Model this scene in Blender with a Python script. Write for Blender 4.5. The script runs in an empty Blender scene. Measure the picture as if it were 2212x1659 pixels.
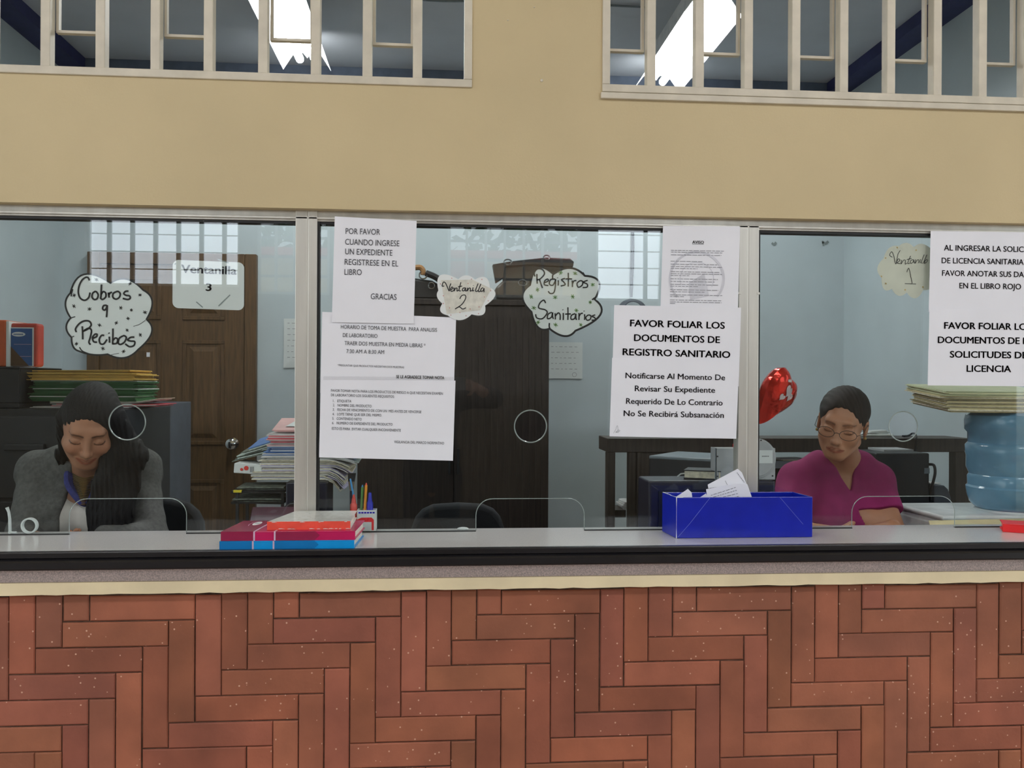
import bpy, bmesh, math, random
import numpy as np
from mathutils import Vector, Matrix, Euler

random.seed(7)
scene = bpy.context.scene
COL = scene.collection
PI = math.pi

# ------------------------------------------------------------------ camera
F_PX, IMG_W, IMG_H = 1912.0, 2212.0, 1659.0
CAM_Z = 1.40
YAW, ROLL = math.radians(4.6), math.radians(0.3)
cam_data = bpy.data.cameras.new('camera')
cam_data.sensor_width = 36.0
cam_data.lens = F_PX / IMG_W * 36.0
cam_data.clip_start = 0.05
cam = bpy.data.objects.new('camera', cam_data)
COL.objects.link(cam)
CAM_R = Matrix.Rotation(-YAW, 3, 'Z') @ Matrix.Rotation(PI / 2, 3, 'X') @ Matrix.Rotation(ROLL, 3, 'Z')
cam.location = (0, 0, CAM_Z)
cam.rotation_euler = CAM_R.to_euler()
scene.camera = cam

# ------------------------------------------------------------------ world, sky light, exposure
world = bpy.data.worlds.new('sky')
scene.world = world
world.use_nodes = True
bg = world.node_tree.nodes['Background']
bg.inputs['Color'].default_value = (0.86, 0.94, 1.0, 1)
bg.inputs['Strength'].default_value = 2.6
scene.view_settings.view_transform = 'Standard'
scene.view_settings.look = 'None'
scene.view_settings.gamma = 1.0
scene.view_settings.exposure = 0.0
scene.view_settings.use_curve_mapping = False
scene.cycles.max_bounces = 10
scene.cycles.transparent_max_bounces = 16
scene.cycles.sample_clamp_indirect = 6.0
TUBE_POWER = 50.0        # radiance of the office fluorescent tubes
HALL_FILL_POWER = 64.0   # radiance of the fill tubes added to brighten the hall side


def at(px, py, Y):
    """World point at depth Y whose bearing was read off the photograph at (px, py)."""
    d = CAM_R @ Vector(((px - IMG_W / 2) / F_PX, -(py - IMG_H / 2) / F_PX, -1.0))
    return Vector((0, 0, CAM_Z)) + d * (Y / d.y)


def ax(px, Y, py=830):
    return at(px, py, Y).x


def az(py, Y, px=1106):
    return at(px, py, Y).z


# ------------------------------------------------------------------ materials
def lin(c):
    c = c / 255.0
    return c / 12.92 if c <= 0.04045 else ((c + 0.055) / 1.055) ** 2.4


def rgb(r, g, b):
    return (lin(r), lin(g), lin(b), 1.0)


def mat(name, c, rough=0.55, metal=0.0, spec=0.5, vary=0.06, scale=18.0, bump=0.0, bump_scale=120.0,
        trans=0.0, coat=0.0, emit=None, emit_s=0.0, stretch=None, c2=None, attr=None):
    """Principled material whose base colour is broken up by object-space noise."""
    m = bpy.data.materials.new(name)
    m.use_nodes = True
    nt = m.node_tree
    N, L = nt.nodes, nt.links
    p = N['Principled BSDF']
    p.inputs['Roughness'].default_value = rough
    p.inputs['Metallic'].default_value = metal
    p.inputs['Specular IOR Level'].default_value = spec
    p.inputs['Coat Weight'].default_value = coat
    p.inputs['Transmission Weight'].default_value = trans
    col = rgb(*c)
    tc = N.new('ShaderNodeTexCoord')
    mp = N.new('ShaderNodeMapping')
    if stretch:
        mp.inputs['Scale'].default_value = stretch
    L.new(tc.outputs['Object'], mp.inputs['Vector'])
    nz = N.new('ShaderNodeTexNoise')
    nz.inputs['Scale'].default_value = scale
    nz.inputs['Detail'].default_value = 5
    L.new(mp.outputs['Vector'], nz.inputs['Vector'])
    ramp = N.new('ShaderNodeValToRGB')
    a = rgb(*c2) if c2 else tuple(max(0, v * (1 - 2.2 * vary)) for v in col[:3]) + (1,)
    b = col if c2 else tuple(min(1, v * (1 + 1.6 * vary)) for v in col[:3]) + (1,)
    ramp.color_ramp.elements[0].color = a
    ramp.color_ramp.elements[1].color = b
    ramp.color_ramp.elements[0].position = 0.32
    ramp.color_ramp.elements[1].position = 0.68
    L.new(nz.outputs['Fac'], ramp.inputs['Fac'])
    out = ramp.outputs['Color']
    if attr:
        at_n = N.new('ShaderNodeAttribute')
        at_n.attribute_name = attr
        mx = N.new('ShaderNodeMix')
        mx.data_type = 'RGBA'
        mx.blend_type = 'MULTIPLY'
        mx.inputs['Factor'].default_value = 1.0
        L.new(out, mx.inputs['A'])
        L.new(at_n.outputs['Color'], mx.inputs['B'])
        out = mx.outputs['Result']
    L.new(out, p.inputs['Base Color'])
    if bump > 0:
        nb = N.new('ShaderNodeTexNoise')
        nb.inputs['Scale'].default_value = bump_scale
        nb.inputs['Detail'].default_value = 4
        L.new(mp.outputs['Vector'], nb.inputs['Vector'])
        bp = N.new('ShaderNodeBump')
        bp.inputs['Strength'].default_value = bump
        bp.inputs['Distance'].default_value = 0.004
        L.new(nb.outputs['Fac'], bp.inputs['Height'])
        L.new(bp.outputs['Normal'], p.inputs['Normal'])
    if emit:
        p.inputs['Emission Color'].default_value = rgb(*emit)
        p.inputs['Emission Strength'].default_value = emit_s
    return m


def glass_mat(name, tint, ior=1.5, rough=0.0):
    """Thin clear pane: what lies behind shows through, the hall is mirrored by Fresnel."""
    m = bpy.data.materials.new(name)
    m.use_nodes = True
    nt = m.node_tree
    N, L = nt.nodes, nt.links
    N.remove(N['Principled BSDF'])
    tr = N.new('ShaderNodeBsdfTransparent')
    tr.inputs['Color'].default_value = tint
    gl = N.new('ShaderNodeBsdfGlossy')
    gl.inputs['Roughness'].default_value = rough
    lw = N.new('ShaderNodeLayerWeight')          # Schlick's Fresnel, the same from either side of the pane
    lw.inputs['Blend'].default_value = 0.5
    pw = N.new('ShaderNodeMath')
    pw.operation = 'POWER'
    pw.inputs[1].default_value = 5.0
    L.new(lw.outputs['Facing'], pw.inputs[0])
    ma = N.new('ShaderNodeMath')
    ma.operation = 'MULTIPLY_ADD'
    f0 = ((ior - 1) / (ior + 1)) ** 2
    ma.inputs[1].default_value = 1 - f0
    ma.inputs[2].default_value = f0
    L.new(pw.outputs[0], ma.inputs[0])
    mx = N.new('ShaderNodeMixShader')
    L.new(ma.outputs[0], mx.inputs['Fac'])
    L.new(tr.outputs['BSDF'], mx.inputs[1])
    L.new(gl.outputs['BSDF'], mx.inputs[2])
    L.new(mx.outputs['Shader'], N['Material Output'].inputs['Surface'])
    return m


M = {}
M['yellow_wall'] = mat('yellow_wall_paint', (204, 185, 144), 0.6, vary=0.025, scale=3.0, bump=0.12, bump_scale=160)
M['cream'] = mat('cream_paint', (242, 224, 184), 0.6, vary=0.04, scale=9, bump=0.15, bump_scale=90)
M['bar'] = mat('old_white_enamel', (210, 201, 182), 0.5, vary=0.05, scale=14, bump=0.08)
M['alu'] = mat('brushed_aluminium', (206, 203, 194), 0.34, metal=0.5, vary=0.05, scale=30, stretch=(1, 1, 0.08))
M['gasket'] = mat('black_rubber', (22, 22, 22), 0.6)
M['glass'] = glass_mat('window_glass', (0.955, 0.975, 0.97, 1))
M['glass_edge'] = mat('polished_glass_edge', (150, 160, 156), 0.2, vary=0.1, spec=0.8)
M['laminate'] = mat('grey_speckled_laminate', (218, 216, 214), 0.14, vary=0.04, scale=420, spec=0.55)
M['apron'] = mat('mauve_speckled_laminate', (206, 188, 184), 0.4, vary=0.16, scale=380)
M['edge_black'] = mat('black_counter_edging', (24, 23, 26), 0.3, spec=0.5)
M['mortar'] = mat('dark_mortar', (92, 66, 52), 0.9, vary=0.2, scale=60)
M['office_wall'] = mat('pale_blue_wall_paint', (199, 210, 214), 0.6, vary=0.02, scale=4, bump=0.08, bump_scale=150)
M['ceiling'] = mat('grey_ceiling_paint', (196, 200, 206), 0.8, vary=0.02, scale=4)
M['upper_shade'] = mat('upper_wall_shade_tone', (104, 116, 136), 0.7)  # colour of the shade high on the back wall
M['navy'] = mat('navy_beam_paint', (48, 52, 96), 0.6)
M['floor'] = mat('floor_tile', (150, 140, 128), 0.35, vary=0.05, scale=3)
M['hall_floor'] = mat('hall_terracotta_floor', (178, 162, 152), 0.4, vary=0.06, scale=3)
M['hall_wall'] = mat('hall_wall_paint', (214, 204, 180), 0.7)
M['hall_dark'] = mat('dark_brown_hall_wall', (112, 100, 84), 0.7)
M['paper'] = mat('white_paper', (240, 240, 246), 0.75, vary=0.012, scale=7)
M['card'] = mat('white_card', (228, 232, 230), 0.65, vary=0.012, scale=9)
M['card_old'] = mat('yellowed_card', (226, 224, 208), 0.65, vary=0.03, scale=20)
M['card_dirty'] = mat('dirty_taped_card', (214, 212, 200), 0.6, vary=0.07, scale=60)
M['ink'] = mat('black_ink', (26, 26, 28), 0.6)
M['ink_grey'] = mat('grey_ink', (92, 92, 96), 0.7)
M['ink_soft'] = mat('soft_black_ink', (58, 58, 64), 0.7)
M['small_print'] = mat('faint_small_print', (128, 128, 134), 0.7)
M['watermark'] = mat('pale_grey_print', (214, 214, 222), 0.75)
M['ink_green'] = mat('green_marker', (120, 158, 96), 0.6)
M['ink_red'] = mat('red_marker', (190, 60, 58), 0.6)
M['door_wood'] = mat('brown_door_wood', (98, 72, 42), 0.5, vary=0.2, scale=9, stretch=(9, 9, 0.7), c2=(74, 53, 30))
M['dark_wood'] = mat('dark_brown_wood', (44, 36, 32), 0.5, vary=0.2, scale=9, stretch=(9, 9, 0.6))
M['wenge'] = mat('wenge_laminate', (62, 54, 48), 0.5, vary=0.15, scale=9, stretch=(9, 9, 0.6))
M['chrome'] = mat('chrome', (225, 225, 225), 0.12, metal=1.0)
M['gold'] = mat('gold_metal', (176, 150, 96), 0.35, metal=1.0)
M['black_steel'] = mat('black_steel', (28, 29, 31), 0.45)
M['grey_steel'] = mat('dark_grey_steel', (84, 90, 100), 0.45)
M['black_plastic'] = mat('black_plastic', (24, 25, 30), 0.4)
M['navy_plastic'] = mat('navy_black_plastic', (20, 22, 44), 0.4)
M['grey_plastic'] = mat('light_grey_plastic', (178, 180, 182), 0.45)
M['mid_grey'] = mat('mid_grey_plastic', (128, 138, 146), 0.35)
M['black_leather'] = mat('black_leather', (32, 30, 30), 0.45, bump=0.2, bump_scale=300)
M['tan_leather'] = mat('tan_leather', (150, 108, 62), 0.5)
M['black_fabric'] = mat('black_chair_fabric', (34, 36, 40), 0.9, bump=0.2, bump_scale=400)
M['white_plastic'] = mat('white_plastic', (226, 230, 228), 0.35)
M['red'] = mat('red_cover', (232, 40, 44), 0.35, vary=0.03)
M['orange_red'] = mat('worn_red_spine', (240, 84, 66), 0.45, vary=0.05, scale=40)
M['magenta'] = mat('magenta_cover', (196, 28, 92), 0.25, vary=0.03)
M['crimson'] = mat('crimson_cover', (150, 34, 74), 0.25, vary=0.03)
M['book_blue'] = mat('blue_cover', (0, 120, 190), 0.3, vary=0.03)
M['book_blue_light'] = mat('light_blue_cover', (0, 152, 226), 0.3, vary=0.03)
M['lilac_line'] = mat('pale_lilac_line', (222, 190, 214), 0.4)
M['pages'] = mat('book_pages', (226, 218, 204), 0.8, vary=0.1, scale=160, stretch=(0.2, 0.2, 6))
M['worn_white'] = mat('worn_white_cover', (238, 240, 236), 0.2, vary=0.05, scale=60, c2=(220, 220, 212))
M['cobalt'] = mat('cobalt_blue_gift_paper', (14, 32, 164), 0.25, vary=0.05, scale=16, spec=0.5)
M['cobalt_worn'] = mat('worn_fold_line', (120, 134, 214), 0.5)
M['grey_cloth'] = mat('grey_cardigan_knit', (92, 92, 90), 0.95, vary=0.1, scale=90, bump=0.3, bump_scale=500)
M['white_cloth'] = mat('white_knit_top', (220, 214, 206), 0.9, bump=0.2, bump_scale=400)
M['blue_scarf'] = mat('blue_scarf', (52, 58, 124), 0.85, vary=0.12, scale=60)
M['fuchsia'] = mat('fuchsia_blouse', (142, 30, 92), 0.85, vary=0.04, scale=20, bump=0.1, bump_scale=500)
M['dark_cloth'] = mat('dark_trousers', (34, 36, 44), 0.9)
M['black_cloth'] = mat('black_clothes', (26, 27, 34), 0.9)
M['skin'] = mat('skin', (170, 120, 92), 0.5, vary=0.03, scale=30, attr='tone', spec=0.4)
M['skin_b'] = mat('tan_skin', (180, 128, 97), 0.45, vary=0.03, scale=30, attr='tone', spec=0.45)
M['hair'] = mat('black_hair', (20, 17, 17), 0.6, vary=0.2, scale=60, stretch=(6, 6, 1), spec=0.3, bump=0.5, bump_scale=260)
M['hair_b'] = mat('dark_brown_hair', (38, 31, 28), 0.6, vary=0.2, scale=60, stretch=(8, 1, 8), spec=0.3, bump=0.5, bump_scale=160)
M['water_jug'] = mat('blue_jug_plastic', (112, 160, 190), 0.15, vary=0.04, spec=0.6, trans=0.1)
M['manila'] = mat('manila_card', (226, 212, 164), 0.7, vary=0.05)
M['manila_pale'] = mat('pale_green_manila', (222, 226, 190), 0.7, vary=0.03)
M['manila_dark'] = mat('worn_manila', (160, 148, 112), 0.8, vary=0.15, scale=50, stretch=(1, 1, 8))
M['folder_yellow'] = mat('yellow_folder', (222, 184, 96), 0.6, vary=0.06)
M['folder_green'] = mat('green_folder', (48, 104, 58), 0.6, vary=0.1)
M['pink_paper'] = mat('pink_card', (238, 190, 186), 0.7, vary=0.04)
M['pink_hot'] = mat('coral_paper', (224, 92, 104), 0.7)
M['news'] = mat('newsprint', (196, 208, 200), 0.85, vary=0.12, scale=90, stretch=(1, 1, 3))
M['news_dark'] = mat('dark_newsprint', (112, 118, 108), 0.9, vary=0.25, scale=70)
M['blue_paper'] = mat('blue_paper', (92, 128, 186), 0.7)
M['lilac_paper'] = mat('lilac_paper', (196, 188, 216), 0.75, vary=0.1, scale=60)
M['cream_paper'] = mat('cream_paper', (232, 222, 196), 0.75, vary=0.12, scale=80)
M['white_stack'] = mat('paper_edges', (230, 228, 226), 0.8, vary=0.1, scale=120, stretch=(0.2, 0.2, 5))
M['orange'] = mat('orange_card', (206, 92, 42), 0.5)
M['box_blue'] = mat('blue_carton', (38, 88, 150), 0.45)
M['box_red'] = mat('red_carton_edge', (176, 62, 48), 0.5)
M['brown_card'] = mat('brown_cardboard', (96, 72, 52), 0.8)
M['maroon'] = mat('maroon_leatherette', (70, 34, 50), 0.3)
M['marker_blue'] = mat('blue_marker_plastic', (30, 40, 190), 0.3)
M['marker_red'] = mat('red_marker_plastic', (226, 70, 60), 0.35)
M['pen_green'] = mat('green_pen', (90, 150, 80), 0.4)
M['pen_orange'] = mat('orange_pen', (232, 150, 40), 0.4)
M['pen_sky'] = mat('sky_blue_pen', (70, 150, 210), 0.4)
M['yellow_tag'] = mat('yellow_plastic', (216, 196, 40), 0.5)
M['foil_red'] = mat('red_foil', (226, 48, 34), 0.16, metal=0.6, vary=0.1, scale=20, bump=0.7, bump_scale=34)
M['foil_white'] = mat('white_foil_print', (226, 214, 214), 0.3, metal=0.2)
M['foil_pink'] = mat('pink_foil_print', (228, 132, 132), 0.3, metal=0.3)
M['tube'] = mat('fluorescent_tube', (255, 255, 255), 0.4, emit=(246, 250, 250), emit_s=TUBE_POWER)
M['hall_fill'] = mat('hall_fill_tube', (255, 255, 255), 0.4, emit=(246, 248, 255), emit_s=HALL_FILL_POWER)  # glow of the added hall fill lamps
M['reflector'] = mat('white_enamel_reflector', (244, 246, 248), 0.35)
M['frosted'] = mat('daylit_frosted_pane', (230, 236, 240), 0.5, emit=(232, 240, 250), emit_s=6.0)
M['leaf'] = mat('leaves', (86, 122, 64), 0.7, vary=0.4, scale=9, c2=(40, 70, 34))
M['roof_red'] = mat('red_metal_roof', (196, 58, 52), 0.6)
M['lens'] = glass_mat('spectacle_lens', (0.97, 0.97, 0.97, 1))
M['clear_tape'] = glass_mat('clear_tape', (0.985, 0.985, 0.985, 1), rough=0.2)
M['tape_scrap'] = mat('old_tape', (140, 150, 150), 0.5)


def brick_mat():
    m = mat('terracotta_brick', (158, 96, 71), 0.62, vary=0.12, scale=5.5, bump=0.25, bump_scale=55, attr='tone')
    nt = m.node_tree
    N, L = nt.nodes, nt.links
    p = N['Principled BSDF']
    src = p.inputs['Base Color'].links[0].from_socket
    tc = [n for n in N if n.type == 'TEX_COORD'][0]
    vo = N.new('ShaderNodeTexVoronoi')                     # pale lime specks in the clay
    vo.inputs['Scale'].default_value = 48
    L.new(tc.outputs['Object'], vo.inputs['Vector'])
    lt = N.new('ShaderNodeMath')
    lt.operation = 'LESS_THAN'
    lt.inputs[1].default_value = 0.10
    L.new(vo.outputs['Distance'], lt.inputs[0])
    n2 = N.new('ShaderNodeTexNoise')
    n2.inputs['Scale'].default_value = 3.0
    L.new(tc.outputs['Object'], n2.inputs['Vector'])
    gt = N.new('ShaderNodeMath')
    gt.operation = 'GREATER_THAN'
    gt.inputs[1].default_value = 0.47
    L.new(n2.outputs['Fac'], gt.inputs[0])
    mu = N.new('ShaderNodeMath')
    mu.operation = 'MULTIPLY'
    L.new(lt.outputs[0], mu.inputs[0])
    L.new(gt.outputs[0], mu.inputs[1])
    mx = N.new('ShaderNodeMix')
    mx.data_type = 'RGBA'
    L.new(mu.outputs[0], mx.inputs['Factor'])
    L.new(src, mx.inputs['A'])
    mx.inputs['B'].default_value = rgb(214, 170, 146)
    L.new(mx.outputs['Result'], p.inputs['Base Color'])
    return m


M['brick'] = brick_mat()

# ------------------------------------------------------------------ object helpers
WPOS = {}


def thing(name, label, cat, loc, group=None, kind=None):
    o = bpy.data.objects.new(name, None)
    o.empty_display_size = 0.05
    COL.objects.link(o)
    o.location = loc
    WPOS[o] = Vector(loc)
    tag(o, label, cat, group, kind)
    return o


def tag(o, label=None, cat=None, group=None, kind=None):
    if label:
        o['label'] = label
    if cat:
        o['category'] = cat
    if group:
        o['group'] = group
    if kind:
        o['kind'] = kind
    return o


def copy_tree(o, parent=None):
    c = o.copy()
    COL.objects.link(c)
    if parent:
        c.parent = parent
    for ch in list(o.children):
        copy_tree(ch, c)
    return c


class MB:
    """Collects pieces of ONE mesh in world coordinates."""

    def __init__(s):
        s.v, s.f, s.c, s.mi = [], [], [], []
        s.cur = 1.0
        s.slot = 0

    def add(s, vs, fs):
        n = len(s.v)
        s.v.extend(Vector(p) for p in vs)
        for f in fs:
            s.f.append(tuple(i + n for i in f))
            s.c.append(s.cur)
            s.mi.append(s.slot)
        return s

    def box(s, x0, x1, y0, y1, z0, z1):
        vs = [(x, y, z) for x in (x0, x1) for y in (y0, y1) for z in (z0, z1)]
        return s.add(vs, [(0, 1, 3, 2), (4, 6, 7, 5), (0, 4, 5, 1), (2, 3, 7, 6), (0, 2, 6, 4), (1, 5, 7, 3)])

    def obox(s, c, size, rot=None):
        R = rot if rot else Matrix.Identity(3)
        c = Vector(c)
        h = [v / 2 for v in size]
        vs = [c + R @ Vector((x * h[0], y * h[1], z * h[2])) for x in (-1, 1) for y in (-1, 1) for z in (-1, 1)]
        return s.add(vs, [(0, 1, 3, 2), (4, 6, 7, 5), (0, 4, 5, 1), (2, 3, 7, 6), (0, 2, 6, 4), (1, 5, 7, 3)])

    def prism(s, pts, d):
        """Polygon (3-D points) extruded along the vector d."""
        d = Vector(d)
        n = len(pts)
        a = [Vector(p) for p in pts]
        vs = a + [p + d for p in a]
        fs = [tuple(range(n - 1, -1, -1)), tuple(range(n, 2 * n))]
        fs += [(i, (i + 1) % n, (i + 1) % n + n, i + n) for i in range(n)]
        return s.add(vs, fs)

    def tube(s, pts, r, seg=8, closed=False):
        pts = [Vector(p) for p in pts]
        n = len(pts)
        rs = r if isinstance(r, (list, tuple)) else [r] * n
        vs = []
        ref = None
        for i, p in enumerate(pts):
            a = pts[(i - 1) % n] if (closed or i > 0) else p
            b = pts[(i + 1) % n] if (closed or i < n - 1) else p
            t = (b - a).normalized()
            if ref is None:
                ref = t.orthogonal().normalized()
            u = (ref - t * ref.dot(t))
            u = u.normalized() if u.length > 1e-6 else t.orthogonal().normalized()
            ref = u
            w = t.cross(u)
            for k in range(seg):
                an = 2 * PI * k / seg
                vs.append(p + (u * math.cos(an) + w * math.sin(an)) * rs[i])
        fs = []
        for i in range(n if closed else n - 1):
            j = (i + 1) % n
            for k in range(seg):
                l = (k + 1) % seg
                fs.append((i * seg + k, i * seg + l, j * seg + l, j * seg + k))
        if not closed:
            fs.append(tuple(range(seg - 1, -1, -1)))
            fs.append(tuple((n - 1) * seg + k for k in range(seg)))
        return s.add(vs, fs)

    def lathe(s, prof, c, seg=32, axis='Z', rot=None):
        """prof: list of (radius, height) turned about an axis through c."""
        c = Vector(c)
        vs = []
        for r, h in prof:
            for k in range(seg):
                a = 2 * PI * k / seg
                if axis == 'Z':
                    p = Vector((r * math.cos(a), r * math.sin(a), h))
                elif axis == 'Y':
                    p = Vector((r * math.cos(a), h, r * math.sin(a)))
                else:
                    p = Vector((h, r * math.cos(a), r * math.sin(a)))
                vs.append(c + (rot @ p if rot else p))
        n = len(prof)
        fs = [(i * seg + k, i * seg + (k + 1) % seg, (i + 1) * seg + (k + 1) % seg, (i + 1) * seg + k)
              for i in range(n - 1) for k in range(seg)]
        fs.append(tuple(range(seg - 1, -1, -1)))
        fs.append(tuple((n - 1) * seg + k for k in range(seg)))
        return s.add(vs, fs)

    def ball(s, c, r, seg=20, rings=12, rot=None):
        c = Vector(c)
        rr = (r, r, r) if not isinstance(r, (list, tuple)) else r
        vs = [c + Vector((0, 0, -rr[2])) if not rot else c + rot @ Vector((0, 0, -rr[2]))]
        for i in range(1, rings):
            t = -PI / 2 + PI * i / rings
            for k in range(seg):
                a = 2 * PI * k / seg
                p = Vector((rr[0] * math.cos(t) * math.cos(a), rr[1] * math.cos(t) * math.sin(a), rr[2] * math.sin(t)))
                vs.append(c + (rot @ p if rot else p))
        p = Vector((0, 0, rr[2]))
        vs.append(c + (rot @ p if rot else p))
        fs = [(0, 1 + (k + 1) % seg, 1 + k) for k in range(seg)]
        for i in range(rings - 2):
            for k in range(seg):
                a, b = 1 + i * seg + k, 1 + i * seg + (k + 1) % seg
                fs.append((a, b, b + seg, a + seg))
        last = len(vs) - 1
        o = 1 + (rings - 2) * seg
        fs += [(o + k, o + (k + 1) % seg, last) for k in range(seg)]
        return s.add(vs, fs)

    def ribbon(s, pts, w, nrm):
        """Flat stroke of width w along pts, facing nrm (a pen line on a surface)."""
        pts = [Vector(p) for p in pts]
        nrm = Vector(nrm)
        vs, fs = [], []
        n = len(pts)
        for i, p in enumerate(pts):
            t = pts[min(i + 1, n - 1)] - pts[max(i - 1, 0)]
            if t.length < 1e-9:
                t = Vector((1, 0, 0))
            u = t.normalized().cross(nrm).normalized()
            ww = w[i] if isinstance(w, list) else w
            vs += [p - u * ww / 2, p + u * ww / 2]
        fs = [(2 * i, 2 * i + 1, 2 * i + 3, 2 * i + 2) for i in range(n - 1)]
        return s.add(vs, fs)

    def build(s, name, m, parent=None, bevel=0.0, seg=2, smooth=False, sub=0, label=None, origin=None):
        """Links the pieces as one object: a child of parent, or top-level with its origin at its base."""
        me = bpy.data.meshes.new(name)
        if parent is not None:
            o0 = WPOS[parent]
        elif origin is not None:
            o0 = Vector(origin)
        else:
            xs = [p.x for p in s.v]
            ys = [p.y for p in s.v]
            zs = [p.z for p in s.v]
            o0 = Vector(((min(xs) + max(xs)) / 2, (min(ys) + max(ys)) / 2, min(zs)))
        me.from_pydata([tuple(p - o0) for p in s.v], [], s.f)
        ms = m if isinstance(m, (list, tuple)) else [m]
        for k in ms:
            me.materials.append(k)
        if len(ms) > 1:
            me.polygons.foreach_set('material_index', s.mi)
        if any(c != 1.0 for c in s.c):
            ca = me.color_attributes.new('tone', 'FLOAT_COLOR', 'CORNER')
            buf = []
            for pl, c in zip(me.polygons, s.c):
                cc = (c, c, c, 1.0) if not isinstance(c, (tuple, list)) else tuple(c) + (1.0,)
                buf.extend(cc * pl.loop_total)
            ca.data.foreach_set('color', buf)
        bm = bmesh.new()
        bm.from_mesh(me)
        bmesh.ops.recalc_face_normals(bm, faces=bm.faces)
        bm.to_mesh(me)
        bm.free()
        if smooth:
            me.shade_smooth()
            me.set_sharp_from_angle(angle=math.radians(42))
        o = bpy.data.objects.new(name, me)
        COL.objects.link(o)
        o.location = o0 if parent is None else (0, 0, 0)
        WPOS[o] = Vector(o0)
        if parent is not None:
            o.parent = parent
        if bevel:
            b = o.modifiers.new('bevel', 'BEVEL')
            b.width = bevel
            b.segments = seg
            b.limit_method = 'ANGLE'
            b.angle_limit = math.radians(40)
        if sub:
            d = o.modifiers.new('subdivision', 'SUBSURF')
            d.levels = d.render_levels = sub
        if label:
            o['label'] = label
        return o


def one(mb, name, m, label, cat, group=None, kind=None, **kw):
    return tag(mb.build(name, m, **kw), label, cat, group, kind)


def struct(mb, name, m, parent=None, **kw):
    o = mb.build(name, m, parent, **kw)
    if parent is None:
        o['kind'] = 'structure'
    return o


def smooth_line(pts, n=6, closed=False):
    """Catmull-Rom through the control points."""
    P = [Vector(p) for p in pts]
    out = []
    m = len(P)
    if m < 3 and not closed:
        return P
    for i in range(m if closed else m - 1):
        p0 = P[(i - 1) % m] if (closed or i > 0) else P[i]
        p1, p2 = P[i], P[(i + 1) % m]
        p3 = P[(i + 2) % m] if (closed or i < m - 2) else p2
        for k in range(n):
            t = k / n
            out.append(0.5 * ((2 * p1) + (p2 - p0) * t + (2 * p0 - 5 * p1 + 4 * p2 - p3) * t * t
                              + (3 * p1 - p0 - 3 * p2 + p3) * t ** 3))
    if not closed:
        out.append(P[-1])
    return out


def fill2d(outlines):
    """Filled flat shape (with holes) from 2-D outlines; returns verts, faces."""
    cu = bpy.data.curves.new('tmp', 'CURVE')
    cu.dimensions = '2D'
    cu.fill_mode = 'FRONT'
    for ol in outlines:
        sp = cu.splines.new('POLY')
        sp.points.add(len(ol) - 1)
        for p, q in zip(sp.points, ol):
            p.co = (q[0], q[1], 0, 1)
        sp.use_cyclic_u = True
    ob = bpy.data.objects.new('tmp', cu)
    COL.objects.link(ob)
    dg = bpy.context.evaluated_depsgraph_get()
    me = bpy.data.meshes.new_from_object(ob.evaluated_get(dg))
    vs = [tuple(v.co[:2]) for v in me.vertices]
    fs = [tuple(p.vertices) for p in me.polygons]
    bpy.data.objects.remove(ob)
    bpy.data.meshes.remove(me)
    bpy.data.curves.remove(cu)
    return vs, fs


TEXT_CACHE = {}


def text2d(body, bold=0.0):
    key = (body, bold)
    if key not in TEXT_CACHE:
        cu = bpy.data.curves.new('tmp', 'FONT')
        cu.body = body
        cu.size = 1.0
        cu.offset = bold
        cu.resolution_u = 3
        ob = bpy.data.objects.new('tmp', cu)
        COL.objects.link(ob)
        dg = bpy.context.evaluated_depsgraph_get()
        me = bpy.data.meshes.new_from_object(ob.evaluated_get(dg))
        vs = [tuple(v.co[:2]) for v in me.vertices]
        fs = [tuple(p.vertices) for p in me.polygons]
        bpy.data.objects.remove(ob)
        bpy.data.meshes.remove(me)
        bpy.data.curves.remove(cu)
        xs = [v[0] for v in vs]
        TEXT_CACHE[key] = (vs, fs, min(xs), max(xs))
    return TEXT_CACHE[key]


CAPH = max(v[1] for v in text2d('H')[0])


def put_text(mb, body, p0, p1, cap, bold=0.0, ref=None, up=None):
    """Lettering whose baseline runs p0 -> p1 (p1 ends `ref` when given, else the whole line)."""
    vs, fs, x0, x1 = text2d(body)
    if ref:
        _, _, x0, x1 = text2d(ref)
    U = (p1 - p0)
    W = U.length - 2 * bold * cap / CAPH
    U = U.normalized()
    p0 = p0 + U * (bold * cap / CAPH)
    V = up if up else Vector((-U.z, 0, U.x))
    sx, sy = W / (x1 - x0), cap / CAPH
    b = bold * sy
    for dx, dy in (((-b, 0), (-b / 2, b / 2), (0, 0), (b / 2, -b / 2), (b / 2, b / 2), (b, 0)) if bold else ((0, 0),)):
        mb.add([p0 + U * ((v[0] - x0) * sx + dx) + V * (v[1] * sy + dy) for v in vs], fs)


def solid_flat(mb, outlines, origin, U, V, thick):
    """Filled 2-D outlines placed on origin + x*U + y*V with real thickness along U x V."""
    vs, fs = fill2d(outlines)
    U, V = Vector(U), Vector(V)
    Nn = U.cross(V).normalized() * thick
    A = [Vector(origin) + U * v[0] + V * v[1] for v in vs]
    n = len(A)
    edges = {}
    for f in fs:
        for i in range(len(f)):
            e = (f[i], f[(i + 1) % len(f)])
            edges[e] = edges.get(e, 0) + 1
    side = [(a, b, b + n, a + n) for (a, b) in edges if (b, a) not in edges]
    mb.add(A + [p + Nn for p in A], [tuple(reversed(f)) for f in fs] + [tuple(i + n for i in f) for f in fs] + side)

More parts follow.
